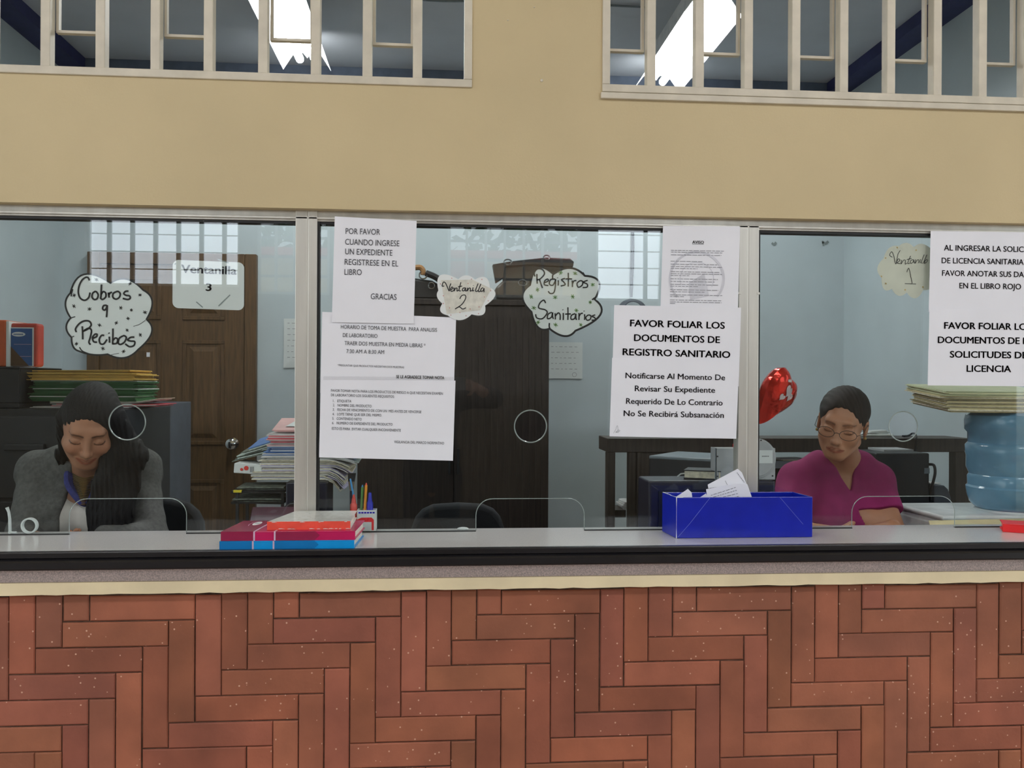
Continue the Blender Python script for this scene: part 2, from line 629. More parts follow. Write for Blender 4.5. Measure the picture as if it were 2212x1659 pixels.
# ================================================================== THE SETTING
Y_EDGE, Y_BRICK, Y_WALL, Y_ALU, Y_GLASS = 2.15, 2.20, 2.36, 2.388, 2.400
Y_BACK = 4.90
X_L, X_R = ax(135, Y_BACK), ax(1822, Y_BACK)
Z_COUNTER = 1.0
Z_CEIL = 3.12
Z_BEAM = (az(452, Y_WALL, 740) + az(467, Y_WALL, 1480)) / 2       # underside of the beige lintel wall
Z_SILL = az(190, Y_WALL, 1018)                                    # bottom edge of the barred window frames
HX0, HX1 = -5.6, 6.0                                               # the hall's two open ends
H_CEIL = 3.45
Y_REAR = -4.0

# --- front wall above the counter, with the two barred window openings
W1_R = ax(1020, Y_WALL, 100)
W2_L = ax(1301, Y_WALL, 100)
W1_L, W2_R, W_TOP = -2.9, 3.3, 2.86
m = MB()
for x0, x1, z0, z1 in ((HX0, HX1, Z_BEAM, Z_SILL), (HX0, W1_L, Z_SILL, W_TOP), (W1_R, W2_L, Z_SILL, W_TOP),
                       (W2_R, HX1, Z_SILL, W_TOP), (HX0, HX1, W_TOP, H_CEIL)):
    m.box(x0, x1, Y_WALL, Y_WALL + 0.15, z0, z1)
m.box(HX0, -2.66, Y_WALL, Y_WALL + 0.15, 0, Z_BEAM)
m.box(3.10, HX1, Y_WALL, Y_WALL + 0.15, 0, Z_BEAM)
struct(m, 'wall_front', M['yellow_wall'])

# small dark specks and scuffs on the beige wall are old screw plugs
for px, py, r in ((1170, 174, 0.004), (1097, 44, 0.002), (1154, 16, 0.002)):
    p = at(px, py, Y_WALL)
    m = MB().lathe([(r, 0.0), (r, -0.002), (r * 0.5, -0.003)], p, 10, axis='Y')
    one(m, 'wall_plug', M['bar'], {174: 'small pale wall plug between the barred windows, lowest of three',
                                   44: 'tiny wall plug between the barred windows, middle of three',
                                   16: 'tiny wall plug between the barred windows, topmost of three'}[py], 'wall plug',
        group='wall plugs between the windows', origin=p)


def barred_window(name, x0, x1, bars, casements, open_left):
    """Enamelled steel window: frame, vertical bars, little inner casements in every second bay."""
    root = thing(name, None, None, ((x0 + x1) / 2, Y_WALL, Z_SILL), kind='structure')
    fw = 0.021
    yf0, yf1 = Y_WALL - 0.006, Y_WALL + 0.04
    f = MB()
    f.box(x0, x1, yf0, yf1, Z_SILL, Z_SILL + fw)
    f.box(x0, x1, yf0, yf1, W_TOP - fw, W_TOP)
    f.box(x0, x0 + fw, yf0, yf1, Z_SILL + fw, W_TOP - fw)
    f.box(x1 - fw, x1, yf0, yf1, Z_SILL + fw, W_TOP - fw)
    struct(f, 'frame', M['bar'], root, bevel=0.002)
    for b in bars:
        struct(MB().box(b - 0.012, b + 0.012, Y_WALL, Y_WALL + 0.032, Z_SILL + fw, W_TOP - fw), 'bar', M['bar'], root,
               bevel=0.002)
    for a, b, z in casements:
        c = MB()
        t = 0.007
        y0, y1 = Y_WALL + 0.036, Y_WALL + 0.052
        c.box(a, b, y0, y1, z, z + t)
        c.box(a, b, y0, y1, W_TOP - 0.05, W_TOP - 0.04)
        c.box(a, a + t, y0, y1, z + t, W_TOP - 0.05)
        c.box(b - t, b, y0, y1, z + t, W_TOP - 0.05)
        struct(c, 'casement', M['bar'], root)
    if not open_left:
        struct(MB().box(x0 - 0.004, x1, Y_WALL - 0.01, Y_WALL + 0.02, Z_SILL - 0.019, Z_SILL - 0.002), 'sill', M['bar'], root,
               bevel=0.002)
    return root


def bars_at(pxs, py):
    return [ax(p, Y_WALL + 0.016, py) for p in pxs]


L_bars = bars_at((103, 221, 339, 453, 570, 683, 794, 902), 125)
step = L_bars[1] - L_bars[0]
L_bars = [L_bars[0] - step * k for k in range(6, 0, -1)] + L_bars
L_bars = [b for b in L_bars if b > W1_L + 0.05]
R_bars = bars_at((1404, 1508, 1613, 1715, 1818, 1919, 2019, 2116, 2212), 160)
R_bars = R_bars + [R_bars[-1] + step * k for k in range(1, 7) if R_bars[-1] + step * k < W2_R - 0.05]


def casement_list(bars, pairs):
    out = []
    for i, py in pairs:
        a, b = bars[i] + 0.012, bars[i + 1] - 0.012
        out.append((a, b, az(py, Y_WALL + 0.044, 600 if bars is L_bars else 1750)))
    return out


i0 = min(range(len(L_bars)), key=lambda i: abs(L_bars[i] - ax(103, Y_WALL + 0.016, 125)))
barred_window('window_1', W1_L, W1_R, L_bars,
              casement_list(L_bars, ((i0, 90), (i0 + 2, 90), (i0 + 4, 90), (i0 + 6, 92))), True)
cl = casement_list(R_bars, ((1, 128), (3, 128), (5, 128), (7, 128)))
cl.insert(0, (W2_L + 0.021, R_bars[0] - 0.012, az(128, Y_WALL + 0.044, 1750)))
barred_window('window_2', W2_L, W2_R, R_bars, cl, False)

# --- brick front of the counter: herringbone, four modules long, one wide
p0, p1 = at(192, 1341, Y_BRICK), at(1505, 1325, Y_BRICK)
MOD = (p1.x - p0.x) / 24.0
BX, BZ = p0.x, (p0.z + p1.z) / 2
Z_BTOP = az(1272, Y_BRICK, 1106)
rb = random.Random(3)
m = MB()
JO = 0.0013
XA, XB = -2.6, 3.05


def brick(x0, x1, z0, z1):
    x0, x1 = max(x0, XA) + JO, min(x1, XB) - JO
    z0, z1 = max(z0, 0.0) + JO, min(z1, Z_BTOP) - JO
    if x1 - x0 < 0.008 or z1 - z0 < 0.006:
        return
    t = rb.uniform(0.80, 1.16)
    m.cur = (t * rb.uniform(0.97, 1.03), t * rb.uniform(0.90, 1.02), t * rb.uniform(0.86, 1.04))
    j = lambda: rb.uniform(-0.0008, 0.0008)
    a, b, c, d = x0 + j(), x1 + j(), z0 + j(), z1 + j()
    y = Y_BRICK + rb.uniform(-0.0012, 0.0012)
    e = 0.0028
    vs = [(a + e, y, c + e), (b - e, y, c + e), (b - e, y, d - e), (a + e, y, d - e),
          (a, y + e, c), (b, y + e, c), (b, y + e, d), (a, y + e, d),
          (a, y + 0.02, c), (b, y + 0.02, c), (b, y + 0.02, d), (a, y + 0.02, d)]
    fs = [(0, 1, 2, 3)] + [(4 + i, 4 + (i + 1) % 4, (i + 1) % 4, i) for i in range(4)] + \
         [(8 + i, 8 + (i + 1) % 4, 4 + (i + 1) % 4, 4 + i) for i in range(4)]
    m.add(vs, fs)


for k in range(-4, 22):
    for n in range(-10, 12):
        x = BX + (-k + 8 * n) * MOD
        zt = BZ + MOD - k * MOD          # top of this horizontal brick
        brick(x, x + 4 * MOD, zt - MOD, zt)
        brick(x + 4 * MOD, x + 5 * MOD, zt - 4 * MOD, zt)
m.cur = 0.5
wb = struct(m, 'wall_counter', M['brick'])
m = MB().box(XA, XB, Y_BRICK + 0.005, Y_BRICK + 0.10, 0, Z_BTOP)
struct(m, 'mortar_bed', M['mortar'], wb)

# --- cream ledge over the bricks, with a slightly ragged underside
z0, z1 = az(1272, 2.178, 1106), az(1247, 2.178, 1106)
m = MB()
xs = [XA + (XB - XA) * i / 160 for i in range(161)]
rz = random.Random(5)
low = [z0 + rz.uniform(-0.0012, 0.0012) for _ in xs]
prof = [(x, 2.178, l) for x, l in zip(xs, low)] + [(x, 2.178, z1) for x in reversed(xs)]
m.prism(prof, (0, 0.10, 0))
struct(m, 'trim_1', M['cream'])

# --- hall and office shell
struct(MB().box(HX0, HX1, Y_REAR - 0.2, Y_BRICK + 0.10, -0.1, 0), 'floor', M['hall_floor'])
struct(MB().box(X_L - 0.3, X_R + 0.3, Y_BRICK + 0.10, Y_BACK + 0.2, -0.1, 0), 'floor_office', M['floor'])
struct(MB().box(HX0, HX1, Y_REAR - 0.2, Y_WALL, H_CEIL, H_CEIL + 0.1), 'ceiling', M['hall_wall'])
struct(MB().box(X_L - 0.15, X_R + 0.15, Y_WALL + 0.15, Y_BACK + 0.15, Z_CEIL, Z_CEIL + 0.1), 'ceiling_office', M['ceiling'])
struct(MB().box(X_L - 0.15, X_R + 0.15, Y_BACK, Y_BACK + 0.15, 0, Z_CEIL), 'wall_back', M['office_wall'])
struct(MB().box(X_L - 0.15, X_L, Y_WALL + 0.15, Y_BACK, 0, Z_CEIL), 'wall_left', M['office_wall'])
struct(MB().box(X_R, X_R + 0.15, Y_WALL + 0.15, Y_BACK, 0, Z_CEIL), 'wall_right', M['office_wall'])
# navy beams under the ceiling along both side walls
zb = az(202, Y_BACK - 0.9, 1868)
for i, (a, b) in enumerate(((X_L, X_L + 0.12), (X_R - 0.12, X_R))):
    struct(MB().box(a, b, Y_WALL + 0.15, Y_BACK, Z_CEIL - 0.06, Z_CEIL), 'trim_%d' % (i + 2), M['navy'])

struct(MB().box(X_L + 0.12, X_R - 0.12, Y_BACK - 0.03, Y_BACK, 2.93, Z_CEIL), 'trim_4', M['upper_shade'])  # dark strip that puts the shade under the ceiling into colour

# --- rear wall of the hall (seen only mirrored in the glass): placed at its mirror depth
YV = 2 * Y_GLASS - Y_REAR
zb_c = at(1100, 642, YV).z
zb_l, zb_r = at(350, 618, YV).z, at(1340, 650, YV).z
holes = [(ax(182, YV, 560), ax(517, YV, 560), zb_l), (ax(553, YV, 560), ax(712, YV, 560), zb_c),
         (ax(967, YV, 560), ax(1256, YV, 560), zb_c), (ax(1288, YV, 560), ax(1600, YV, 560), zb_r)]
ZT = 3.25
m = MB()
xs = [HX0] + [v for h in holes for v in h[:2]] + [HX1]
for i in range(0, len(xs), 2):
    m.box(xs[i], xs[i + 1], Y_REAR - 0.2, Y_REAR, 0, H_CEIL)
for a, b, z in holes:
    m.box(a, b, Y_REAR - 0.2, Y_REAR, 0, z)
    m.box(a, b, Y_REAR - 0.2, Y_REAR, ZT, H_CEIL)
struct(m, 'wall_rear', M['hall_dark'])
for i, (a, b, z) in enumerate(holes):
    root = thing('window_%d' % (i + 3), None, None, ((a + b) / 2, Y_REAR - 0.08, z), kind='structure')
    f = MB()
    f.box(a, b, Y_REAR - 0.10, Y_REAR - 0.06, z, z + 0.03)
    f.box(a, a + 0.03, Y_REAR - 0.10, Y_REAR - 0.06, z + 0.03, ZT)
    f.box(b - 0.03, b, Y_REAR - 0.10, Y_REAR - 0.06, z + 0.03, ZT)
    struct(f, 'frame', M['white_plastic'], root)
    if i in (0, 3):
        struct(MB().box(a, b, Y_REAR - 0.14, Y_REAR - 0.12, z, ZT), 'frosted_pane', M['frosted'], root)
        q = MB()
        for k in range(1, 6):
            q.box(a, b, Y_REAR - 0.118, Y_REAR - 0.112, z + 0.17 * k, z + 0.17 * k + 0.012)
        struct(q, 'louvre_edges', M['white_plastic'], root)
        n = 6
        for k in range(1, n + 1):
            x = a + (b - a) * (k + (0.0 if i == 0 else 0.3)) / (n + 0.7)
            if i == 3 and k % 2:
                continue
            struct(MB().box(x - 0.02, x + 0.02, Y_REAR - 0.06, Y_REAR - 0.03, z, ZT), 'bar', M['mid_grey'], root)
    else:
        n = max(3, round((b - a) / 0.19))
        for k in range(1, n):
            x = a + (b - a) * k / n
            struct(MB().box(x - 0.012, x + 0.012, Y_REAR - 0.10, Y_REAR - 0.07, z, ZT), 'bar', M['white_plastic'], root)
        k = 1
        while z + 0.19 * k < ZT:
            struct(MB().box(a, b, Y_REAR - 0.12, Y_REAR - 0.10, z + 0.19 * k - 0.012, z + 0.19 * k + 0.012), 'louvre_bar',
                   M['mid_grey'], root)
            k += 1
# outdoors behind the hall: ground, a low red-roofed house and trees (mirrored in the glass)
struct(MB().box(-30, 30, -40, 30, -0.35, -0.12), 'ground', mat('dry_ground', (150, 146, 120), 0.9, vary=0.2, scale=2))
hs = thing('house', 'low cream house with a red roof behind the hall windows', 'house', (-0.2, -13.5, -0.12))
MB().box(-6.5, 6.0, -16, -12.2, -0.12, 3.78).build('walls', M['cream'], hs)
MB().prism([(-7, -11.9, 3.78), (-7, -14.1, 4.25), (-7, -16.5, 3.78)], (13.5, 0, 0)).build('roof', M['roof_red'], hs)
MB().box(-1.0, 0.80, -12.19, -11.4, -0.12, 3.75).build('porch', M['roof_red'], hs, label='red painted porch')
rt = random.Random(11)
for i, (x, y) in enumerate(((-10.5, -20.5), (-3.5, -20.5), (3.5, -20.5), (10.5, -20.5))):
    t = thing('tree', 'leafy tree behind the red-roofed house, number %s from the left' % ('one', 'two', 'three', 'four')[i],
              'tree', (x, y, -0.12), group='trees behind the house')
    MB().tube([(x, y, -0.12), (x + 0.1, y, 3), (x, y, 5.5)], [0.25, 0.18, 0.1], 8).build('trunk', M['brown_card'], t)
    c = MB()
    for k in range(1500):
        a, r, z = rt.uniform(0, 2 * PI), rt.random() ** 0.5 * 3.2, rt.uniform(3.2, 9.5)
        q = Vector((x + r * math.cos(a), y + r * math.sin(a) * 0.7, z))
        u = Vector((rt.uniform(-1, 1), rt.uniform(-1, 1), rt.uniform(-1, 1))).normalized()
        w = u.orthogonal().normalized()
        c.add([q - u * 0.22, q + w * 0.13, q + u * 0.22, q - w * 0.13], [(0, 1, 2, 3)])
    c.build('foliage', M['leaf'], t)

# --- unseen lamps added under the hall ceiling as fill for the front
for i, (x, y) in enumerate(((-1.6, -0.2), (1.9, -0.2))):
    t = thing('ceiling_light', 'added fill-light batten on the hall ceiling, %s of the photographer' % ('left', 'right')[i],
              'ceiling light', (x, y, H_CEIL - 0.08), group='added hall fill lights')
    MB().box(x - 0.75, x + 0.75, y - 0.12, y + 0.12, H_CEIL - 0.05, H_CEIL).build('housing', M['reflector'], t, bevel=0.004)
    for dy in (-0.05, 0.05):
        MB().tube([(x - 0.7, y + dy, H_CEIL - 0.07), (x + 0.7, y + dy, H_CEIL - 0.07)], 0.018, 12).build(
            'tube', M['hall_fill'], t, smooth=True)

# --- office ceiling lamps: batwing reflectors with two tubes, running away from the window
lamp_spots = [((ax(613, 4.4, 159) + ax(714, 4.4, 159)) / 2, 3.25, 4.40, 0.115, 'left'),
              ((ax(1366, 4.55, 180) + ax(1468, 4.55, 180)) / 2, 3.58, 4.55, 0.125, 'right')]
for x, ya, yb, hw, side in lamp_spots:
    t = thing('ceiling_light', 'lit twin-tube fluorescent lamp on the grey office ceiling, seen through the %s barred window' % side,
              'ceiling light', (x, (ya + yb) / 2, Z_CEIL), group='office ceiling lights')
    zt = 3.02
    MB().box(x - 0.05, x + 0.05, ya, yb, zt, Z_CEIL).build('housing', M['reflector'], t)
    r = MB()
    o = [(-hw, -0.09), (-0.062, -0.005), (-0.02, -0.005), (0, -0.03), (0.02, -0.005), (0.062, -0.005), (hw, -0.09)]
    for (a0, b0), (a1, b1) in zip(o[:-1], o[1:]):
        r.prism([(x + a0, ya, zt + b0), (x + a1, ya, zt + b1), (x + a1, ya, zt + b1 + 0.004), (x + a0, ya, zt + b0 + 0.004)], (0, yb - ya, 0))
    r.build('reflector', M['reflector'], t)
    for dx in (-0.036, 0.036):
        MB().tube([(x + dx, ya + 0.02, zt - 0.035), (x + dx, yb + 0.006, zt - 0.035)], 0.019, 14).build('tube', M['tube'], t, smooth=True)
# thin conduit across the office ceiling
zc = Z_CEIL - 0.008
yc = 1.64 * 1912 / (829 - 36)
m = MB().tube(smooth_line([(-0.62, yc + 0.02, zc), (-0.3, yc, zc), (0.0, yc + 0.01, zc - 0.004), (0.3, yc - 0.01, zc), (0.95, yc, zc)], 5), 0.005, 6)
one(m, 'conduit', M['mid_grey'], 'thin grey cable run across the office ceiling between the two lamps', 'cable')

# ================================================================== COUNTER AND GLAZING
ct = thing('service_counter', 'long grey laminate service counter with black edging over the brick front', 'counter',
           (0.2, 2.3, Z_COUNTER - 0.04))
MB().box(-2.6, 3.05, Y_EDGE + 0.012, 2.452, Z_COUNTER - 0.03, Z_COUNTER).build('countertop', M['laminate'], ct, bevel=0.002)
e = [(0.014, 0.001), (0.002, 0.001), (0.0, -0.002), (0.0, -0.013), (0.004, -0.015), (-0.004, -0.019), (-0.008, -0.023),
     (-0.008, -0.037), (-0.005, -0.041), (0.014, -0.041)]
pts = [(-2.6, Y_EDGE + a, Z_COUNTER + b) for a, b in e]
MB().prism(pts, (5.65, 0, 0)).build('edging', M['edge_black'], ct, label='black moulded counter edging')
MB().box(-2.6, 3.05, 2.186, 2.26, z1 - 0.001, Z_COUNTER - 0.031).build('apron', M['apron'], ct, label='mauve speckled apron')
# office side worktop a little below the counter
wt = thing('worktop', 'dark office worktop just behind the glazed counter', 'worktop', (0.2, 2.6, 0.905))
MB().box(X_L, X_R, 2.456, 2.70, 0.905, 0.930).build('top', M['wenge'], wt, bevel=0.002)
MB().box(X_L, X_R, 2.36, 2.455, 0.0, 0.93).build('back_panel', M['wenge'], wt)

# --- aluminium header and mullions, glass panes with speaking holes and pass-through arches
Z_HEAD = az(486, Y_ALU, 1106)
gl = thing('window_7', None, None, (0.2, Y_GLASS, Z_COUNTER), kind='structure')
MULL = [(ax(637, Y_ALU, 780), ax(684, Y_ALU, 780)), (ax(1595, Y_ALU, 780), ax(1638, Y_ALU, 780))]
h = MB()
h.box(-2.6, 3.05, Y_ALU + 0.004, Y_ALU + 0.05, Z_HEAD, Z_BEAM + 0.05)
h.box(-2.6, 3.05, Y_ALU - 0.002, Y_ALU + 0.05, Z_HEAD + 0.005, Z_HEAD + 0.011)
struct(h, 'header_rail', M['alu'], gl, bevel=0.0012)
struct(MB().box(-2.6, 3.05, Y_ALU + 0.008, Y_ALU + 0.04, Z_HEAD - 0.0065, Z_HEAD), 'gasket', M['gasket'], gl)
for i, (a, b) in enumerate(MULL):
    mid = (a + b) / 2 + (0.004 if i == 0 else -0.002)
    q = MB()
    zt = Z_HEAD + (0.030 if i == 0 else 0.012)
    q.box(a, mid - 0.001, Y_ALU - 0.002, Y_ALU + 0.04, Z_COUNTER, zt)
    q.box(mid + 0.001, b, Y_ALU - 0.002, Y_ALU + 0.04, Z_COUNTER, zt)
    q.box(mid - 0.0025, mid + 0.0025, Y_ALU - 0.001, Y_ALU + 0.01, Z_COUNTER, zt)
    if i == 1:
        q.box(a - 0.003, a + 0.006, Y_ALU - 0.0032, Y_ALU, az(636, Y_ALU, 1597), az(634, Y_ALU, 1597) + 0.004)
        q.box(b - 0.006, b + 0.003, Y_ALU - 0.0032, Y_ALU, az(636, Y_ALU, 1597), az(634, Y_ALU, 1597) + 0.004)
    struct(q, 'mullion', M['alu'], gl, bevel=0.0015)
    struct(MB().box(b, b + 0.0055, Y_ALU + 0.004, Y_ALU + 0.03, Z_COUNTER, Z_HEAD), 'seal', M['gasket'], gl)
panes = [(-2.55, MULL[0][0], (150, 403, 1077), (275, 912, 37)),
         (MULL[0][1] + 0.005, MULL[1][0], (1028, 1262, 1077), (1146, 921, 35)),
         (MULL[1][1], 3.0, (1840, 2062, 1072), (1951, 921, 33.5))]
for xa, xb, (al, ar, atop), (hx, hy, hr) in panes:
    zl, zh = Z_COUNTER + 0.001, Z_HEAD - 0.001
    A, B = ax(al, Y_GLASS, 1120), ax(ar, Y_GLASS, 1120)
    T = az(atop, Y_GLASS, (al + ar) / 2)
    R = 0.045
    arch = [(A, zl)]
    for k in range(9):
        t = PI - k * PI / 16
        arch.append((A + R + R * math.cos(t), T - R + R * math.sin(t)))
    for k in range(9):
        t = PI / 2 - k * PI / 16
        arch.append((B - R + R * math.cos(t), T - R + R * math.sin(t)))
    arch.append((B, zl))
    hc = at(hx, hy, Y_GLASS)
    hrad = hr * Y_GLASS / F_PX
    hole = [(hc.x + hrad * math.cos(2 * PI * k / 48), hc.z + hrad * math.sin(2 * PI * k / 48)) for k in range(48)]
    outer = [(xa, zl)] + arch + [(xb, zl), (xb, zh), (xa, zh)]
    g = MB()
    solid_flat(g, [outer, hole], (0, Y_GLASS + 0.003, 0), (1, 0, 0), (0, 0, 1), 0.006)
    pane = struct(g, 'glass_pane', M['glass'], gl)
    struct(MB().tube([(x, Y_GLASS, z) for x, z in hole], 0.0017, 6, closed=True), 'speaking_hole_rim', M['glass_edge'], pane, smooth=True)
    struct(MB().tube([(x, Y_GLASS, z) for x, z in arch], 0.0011, 6), 'arch_edge', M['glass_edge'], pane, smooth=True)
    q = MB()
    q.box(xa, A, Y_GLASS - 0.004, Y_GLASS + 0.004, Z_COUNTER, Z_COUNTER + 0.0025)
    q.box(B, xb, Y_GLASS - 0.004, Y_GLASS + 0.004, Z_COUNTER, Z_COUNTER + 0.0025)
    struct(q, 'bottom_seal', M['gasket'], pane)

# ================================================================== NOTICES ON THE GLASS
def mapper(ox, oy, s):
    return lambda x, y: (ox + x / s, oy + y / s)


def sheet(name, label, Y, corners, mp, lines, m='paper', cat='notice', ink='ink', group=None, extra=None, tapes=()):
    """Taped-up sheet with its printing. corners TL, TR, BR, BL and lines are read off the photograph through mp."""
    c = [at(*mp(*p), Y) for p in corners]
    root = thing(name, label, cat, ((c[2] + c[3]) / 2), group)
    n = 10
    vs = []
    rs = random.Random(len(label))
    ph = rs.uniform(0, 6)
    for j in range(n + 1):
        for i in range(n + 1):
            u, v = i / n, j / n
            p = (c[0] * (1 - u) + c[1] * u) * (1 - v) + (c[3] * (1 - u) + c[2] * u) * v
            p = p + Vector((0, 0.0004 * math.sin(7 * u + ph) * math.cos(5 * v + ph), 0))
            vs.append(p)
    k = (n + 1) ** 2
    vs += [p + Vector((0, 0.0004, 0)) for p in vs]
    fs = []
    for j in range(n):
        for i in range(n):
            a = j * (n + 1) + i
            fs.append((a, a + 1, a + n + 2, a + n + 1))
            fs.append((k + a, k + a + n + 1, k + a + n + 2, k + a + 1))
    for i in range(n):
        b = n * (n + 1) + i
        fs += [(i, k + i, k + i + 1, i + 1), (b, b + 1, k + b + 1, k + b)]
        l, r = i * (n + 1), i * (n + 1) + n
        fs += [(l, l + n + 1, k + l + n + 1, k + l), (r, k + r, k + r + n + 1, r + n + 1)]
    MB().add(vs, fs).build('paper_sheet', M[m], root, smooth=True)
    if lines:
        t = MB()
        for ln in lines:
            body, x0, x1, y0, y1, cap = ln[:6]
            bold = ln[6] if len(ln) > 6 else 0.0
            ref = ln[7] if len(ln) > 7 else None
            P0, P1 = at(*mp(x0, y0), Y - 0.0011), at(*mp(x1, y1), Y - 0.0011)
            s1 = (at(*mp(x0, y0 - cap), Y - 0.0011) - P0).length
            put_text(t, body, P0, P1, s1, bold, ref)
        t.build('printed_text', M[ink], root)
    if extra:
        extra(root, Y - 0.0011, mp)
    for x0, y0, x1, y1 in tapes:
        a, b = at(*mp(x0, y0), Y - 0.0016), at(*mp(x1, y1), Y - 0.0016)
        MB().box(min(a.x, b.x), max(a.x, b.x), a.y - 0.0002, a.y, min(a.z, b.z), max(a.z, b.z)).build('tape', M['clear_tape'], root)
    return root


YS = Y_ALU - 0.004
A_ = mapper(640, 440, 2.9105)
sheet('paper_notice', 'tall sheet headed POR FAVOR, signed GRACIAS, taped up beside the left post', YS - 0.004,
      [(242, 80), (757, 108), (738, 755), (223, 745)], A_,
      [('POR FAVOR', 310, 527, 190, 196, 36), ('CUANDO INGRESE', 307, 648, 257, 268, 36),
       ('UN EXPEDIENTE', 307, 604, 318, 327, 36), ('REGISTRESE EN EL', 304, 641, 383, 395, 36),
       ('LIBRO', 303, 411, 447, 449, 36), ('GRACIAS', 468, 630, 600, 605, 36)], ink='ink_soft', group='notices taped to the glass')
sheet('paper_notice', 'wide sheet with the sampling hours HORARIO DE TOMA DE MUESTRA, middle of the left column', YS,
      [(163, 680), (1005, 716), (992, 1130), (150, 1190)], A_,
      [('HORARIO DE TOMA DE MUESTRA  PARA ANALISIS', 280, 885, 785, 806, 24), ('DE LABORATORIO', 293, 510, 838, 844, 24),
       ('TRAER DOS MUESTRA EN MEDIA LIBRAS *', 303, 812, 888, 904, 24), ('7:30 AM A 8:30 AM', 315, 552, 939, 945, 24),
       ('*PREGUNTAR QUE PRODUCTOS NECESITAN DOS MUESTRAS', 260, 678, 1021, 1035, 12),
       ('SE LE AGRADECE TOMAR NOTA', 628, 930, 1097, 1104, 19, 0.012)], ink='ink_soft', group='notices taped to the glass')
sheet('paper_notice', 'wide sheet with a numbered list from ETIQUETA down, lowest of the left column', YS - 0.002,
      [(155, 1095), (1001, 1112), (985, 1616), (143, 1595)], A_,
      [('FAVOR TOMAR NOTA PARA LOS PRODUCTOS DE RIESGO A QUE NECESITAN EXAMEN', 218, 921, 1182, 1202, 16),
       ('DE LABORATORIO LOS SIGUIENTES REQUISITOS:', 218, 617, 1210, 1221, 16),
       ('1.   ETIQUETA', 231, 346, 1247, 1250, 16), ('2.   NOMBRE DEL PRODUCTO', 230, 473, 1274, 1281, 16),
       ('3.   FECHA DE VENCIMIENTO DE CON UN  MES ANTES DE VENCERSE', 229, 786, 1302, 1317, 16),
       ('4.   LOTE TIENE QUE SER DEL MISMO.', 227, 538, 1330, 1338, 16), ('5.   CONTENIDO NETO', 226, 411, 1358, 1363, 16),
       ('6.   NUMERO DE EXPEDIENTE DEL PRODUCTO', 225, 605, 1386, 1396, 16),
       ('ESTO ES PARA  EVITAR CUALQUIER INCONVENIENTE', 224, 657, 1421, 1433, 16),
       ('VIGILANCIA DEL MARCO NORMATIVO', 615, 929, 1505, 1514, 16)], ink='ink_soft', group='notices taped to the glass',
      tapes=[(170, 1085, 990, 1112)])

B_ = mapper(1280, 470, 3.318)


def aviso_extra(root, Y, mp):
    w = MB()
    cx, cy, r = 748, 440, 192

    def P(x, y, dy=0.0):
        return at(*mp(x, y), Y + dy)
    ring = [P(cx + r * math.cos(a), cy + r * math.sin(a), 0.0002) for a in [math.radians(-222 + 3.5 * k) for k in range(76)]
            if cy + r * math.sin(a) < 632]
    w.ribbon(ring, 0.0062, (0, -1, 0))
    ring2 = [P(cx + 120 * math.cos(a), cy + 120 * math.sin(a), 0.0002) for a in [math.radians(-200 + 4 * k) for k in range(58)]]
    w.ribbon(ring2, 0.002, (0, -1, 0))
    w.add([P(690, 470, 0.0002), P(800, 400, 0.0002), P(835, 560, 0.0002), P(700, 590, 0.0002)], [(0, 1, 2, 3)])
    w.build('watermark_seal', M['watermark'], root)
    t = MB()
    rr = random.Random(4)
    rows = [(234, 562, 948), (247, 562, 930), (266, 562, 924), (312, 560, 787), (333, 560, 892), (350, 560, 928), (364, 560, 752),
            (387, 560, 914), (401, 560, 928), (414, 560, 693), (438, 558, 898), (457, 558, 875), (478, 557, 905), (491, 557, 755),
            (516, 556, 902), (531, 556, 802), (553, 556, 930), (565, 556, 655), (590, 555, 922), (604, 555, 926), (615, 555, 592)]
    for y, x0, x1 in rows:                       # print too small to read: rows of word-long dashes
        x = x0
        while x < x1:
            l = min(rr.uniform(14, 44), x1 - x)
            t.ribbon([P(x, y + (x - x0) * 0.018), P(x + l, y + (x + l - x0) * 0.018)], 0.0014, (0, -1, 0))
            x += l + 6
    t.build('small_print', M['small_print'], root)
    u = MB().ribbon([P(715, 190), P(798, 192)], 0.0007, (0, -1, 0))
    u.build('underline', M['ink'], root)


sheet('paper_notice', 'tall sheet headed AVISO in small print with a pale round seal', YS, [(505, 60), (1058, 64), (1042, 650), (487, 640)], B_,
      [('AVISO', 715, 798, 185, 187, 20, 0.02)], extra=aviso_extra, group='notices taped to the glass')
sheet('paper_notice', 'wide sheet in bold capitals ending REGISTRO SANITARIO, under the AVISO sheet', YS - 0.002,
      [(155, 627), (1065, 645), (1048, 1210), (140, 1195)], B_,
      [('FAVOR FOLIAR LOS', 268, 948, 779, 797, 47, 0.026), ('DOCUMENTOS DE', 297, 913, 884, 899, 47, 0.026),
       ('REGISTRO SANITARIO', 215, 987, 985, 1006, 47, 0.026)], group='notices taped to the glass')


def signature(root, Y, mp):
    pts = [(150, 1545), (165, 1520), (178, 1490), (182, 1530), (165, 1540), (190, 1520), (185, 1540), (170, 1538), (200, 1528)]
    MB().ribbon(smooth_line([at(*mp(*p), Y) for p in pts], 5), 0.0005, (0, -1, 0)).build('signature', M['ink_grey'], root)


